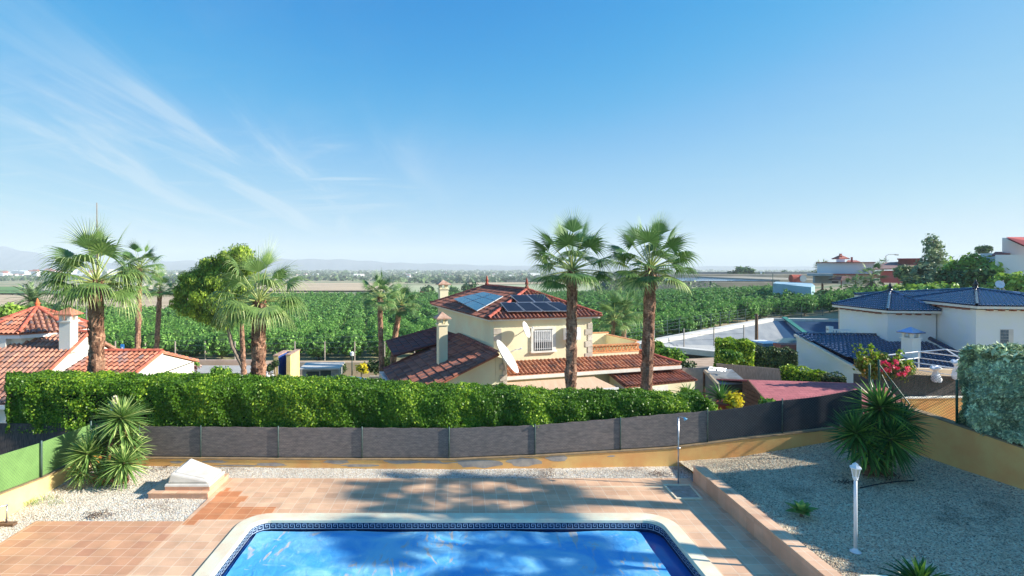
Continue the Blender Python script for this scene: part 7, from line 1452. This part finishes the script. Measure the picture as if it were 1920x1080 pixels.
m = MB(); m.box(at(1170, 500, 362).x, at(1560, 500, 362).x, 362, 380, -6, 1.0); m.box(at(1462, 500, 270).x, at(1470, 500, 270).x+30, 270, 362, -6, -.4); m.box(at(1330, 500, 268).x, at(1470, 500, 268).x, 268, 275.5, -6, -1.6); o = m.build('reservoir_bank', pm('pale_bank', rgb(160, 150, 132), rgb(132, 128, 114), scale=.08, rough=1)); o['kind'] = 'structure'
m = MB(); m.box(at(1310, 500, 395).x, at(1570, 500, 395).x, 395, 400, -6, 2.2); o = m.build('far_bank', pm('slate_bank', rgb(120, 124, 128), rgb(104, 110, 116), scale=.05, rough=1)); o['kind'] = 'structure'
for a in [(1392, 512, 385, 22, 13, 'large round tree on the far reservoir bank', M_dkg, 1400), (1372, 518, 386, 14, 8, 'smaller tree leaning on the large round tree of the far bank', M_dkg, 700), (1425, 518, 388, 14, 6, 'bush right of the large round tree on the far bank', M_dkg, 500), (1470, 514, 420, 8, 4, 'tiny round tree on the far bank skyline', M_dkg, 240), (1502, 516, 420, 10, 4, 'low tree on the far bank skyline left of the houses', M_dkg, 240), (1520, 515, 420, 7, 4, 'last small tree on the far bank before the houses', M_dkg, 200), (1296, 512, 385, 7, 7, 'small tree on the far bank beside the tall palm crown', M_dkg, 300), (1250, 514, 385, 12, 4, 'low bush on the far bank behind the tall palm', M_dkg, 240)]: htree(*a[:7], n=a[7], leaf=1.3, blobs=4)
m = MB(); pbox(m, 1425.5, 509, 1429, 517, 384, 2); o = m.build('water_tower', M_dwhite); tag(o, 'small white tower on the far reservoir bank', 'tower')
m = MB(); pbox(m, 1404, 516.5, 1424, 520, 383, 5); o = m.build('pump_house', M_dwhite); tag(o, 'low pale building beside the white tower on the far bank', 'building')
# field trees
for a in [(800, 544, 300, 17, 7, 'dark wide tree at the far edge of the orchard left of the chimney', M_dkg), (852, 546, 300, 10, 5, 'dark tree right of the far chimney', M_dkg), (873, 542, 320, 6, 7, 'left of two small round trees in the pale field', M_dkg), (886, 540, 322, 7, 9, 'right taller one of two small round trees in the pale field', M_dkg)]: htree(*a, n=420, leaf=1.3, blobs=3)
m = MB(); pbox(m, 787, 546, 796, 549.5, 296, 4); o = m.build('farm_shed', M_droof); tag(o, 'tiny red farm shed at the far edge of the orchard', 'shed')
# far woodland and town
r = random.Random(12); VV, FF, QQ = [], [], []; off = 0
for k in range(10000):
    y = math.exp(r.uniform(math.log(800), math.log(4500))); px = r.uniform(-150, 2000); 
    if y < 1000 and (px < 300 or 480 < px < 720): continue
    if px > 1150 and y < 1100: continue
    x = (px-CX)*y/F; g = gz(x, y); s = r.uniform(3, 6.5)*(1 if y < 2000 else 1.5)*(r.random()**2+.6); n = 7; d = sph(n)*np.array([1.5, 1, .5]); P = d*s*.6+np.array([x, y, g+s*.3]); V, Fq = quads(P, d+RNG.normal(size=(n, 3))*.3+np.array([0, -.4, .5]), s*1.1, 1.3); VV.append(V); FF.append(Fq+off); off += len(V); QQ.append(RNG.random(n))
o = mesh_from('far_woodland', np.concatenate(VV), np.concatenate(FF), np.concatenate(QQ), leafmat('far_tree_leaf', rgb(62, 88, 52), rgb(48, 74, 46), rgb(84, 104, 60), rnd=.4, transl=.1)); o['kind'] = 'stuff'; o['label'] = 'scattered far trees and groves merging into the plain'
bm_ = []
for w_, d_, h_, rr in ((14, 10, 7, 1), (24, 12, 8, 0), (10, 9, 6, 1), (40, 14, 9, 0)):
    m = MB(); m.box(-w_/2, w_/2, 0, d_, -1, h_); 
    m2 = MB(); m2.hexa([(-w_/2-.4, -.4, h_+.01), (w_/2+.4, -.4, h_+.01), (w_/2+.4, d_+.4, h_+.01), (-w_/2-.4, d_+.4, h_+.01), (-w_/2+1, d_*.4, h_+(2.2 if rr else .6)), (w_/2-1, d_*.4, h_+(2.2 if rr else .6)), (w_/2-1, d_*.6, h_+(2.2 if rr else .6)), (-w_/2+1, d_*.6, h_+(2.2 if rr else .6))])
    a = bpy.data.meshes.new('far_house_wall'); a.from_pydata(m.v, [], m.f); a.materials.append(M_dwhite); b = bpy.data.meshes.new('far_house_roof'); b.from_pydata(m2.v, [], m2.f); b.materials.append(M_droof if rr else M_dwhite); bm_.append((a, b))
for k in range(170):
    if k < 70: y = r.uniform(1500, 2200); px = r.gauss(70, 70) if k < 50 else r.uniform(-100, 330)
    else: y = math.exp(r.uniform(math.log(1400), math.log(4500))); px = r.uniform(-150, 1500)
    x = (px-CX)*y/F; e = bpy.data.objects.new('town_house', None); COL.objects.link(e); e.location = (x, y, gz(x, y)); s = r.uniform(.7, 1.2)*(1.3 if k < 50 else .8); e.scale = (s, s, s*(r.uniform(1, 2.) if k < 50 else 1)); e.rotation_euler = (0, 0, r.uniform(-.5, .5)); tag(e, 'small pale house among the trees of the far plain', 'house', 'houses scattered over the far plain')
    for nm, me in zip(('wall', 'roof'), bm_[k % 4]): o = bpy.data.objects.new(nm, me); COL.objects.link(o); o.parent = e
# ================================================================ HAZE
hm = bpy.data.materials.new('haze'); hm.use_nodes = True; hn = hm.node_tree.nodes; hn.remove(hn['Principled BSDF']); pv_ = hn.new('ShaderNodeVolumePrincipled'); pv_.inputs['Color'].default_value = (.86, .94, 1, 1); pv_.inputs['Density'].default_value = 0.00020; pv_.inputs['Anisotropy'].default_value = 0
hm.node_tree.links.new(pv_.outputs[0], hn['Material Output'].inputs['Volume']); MB().box(-30000, 30000, -300, 6600, -40, 200).build('haze', hm)['kind'] = 'stuff'
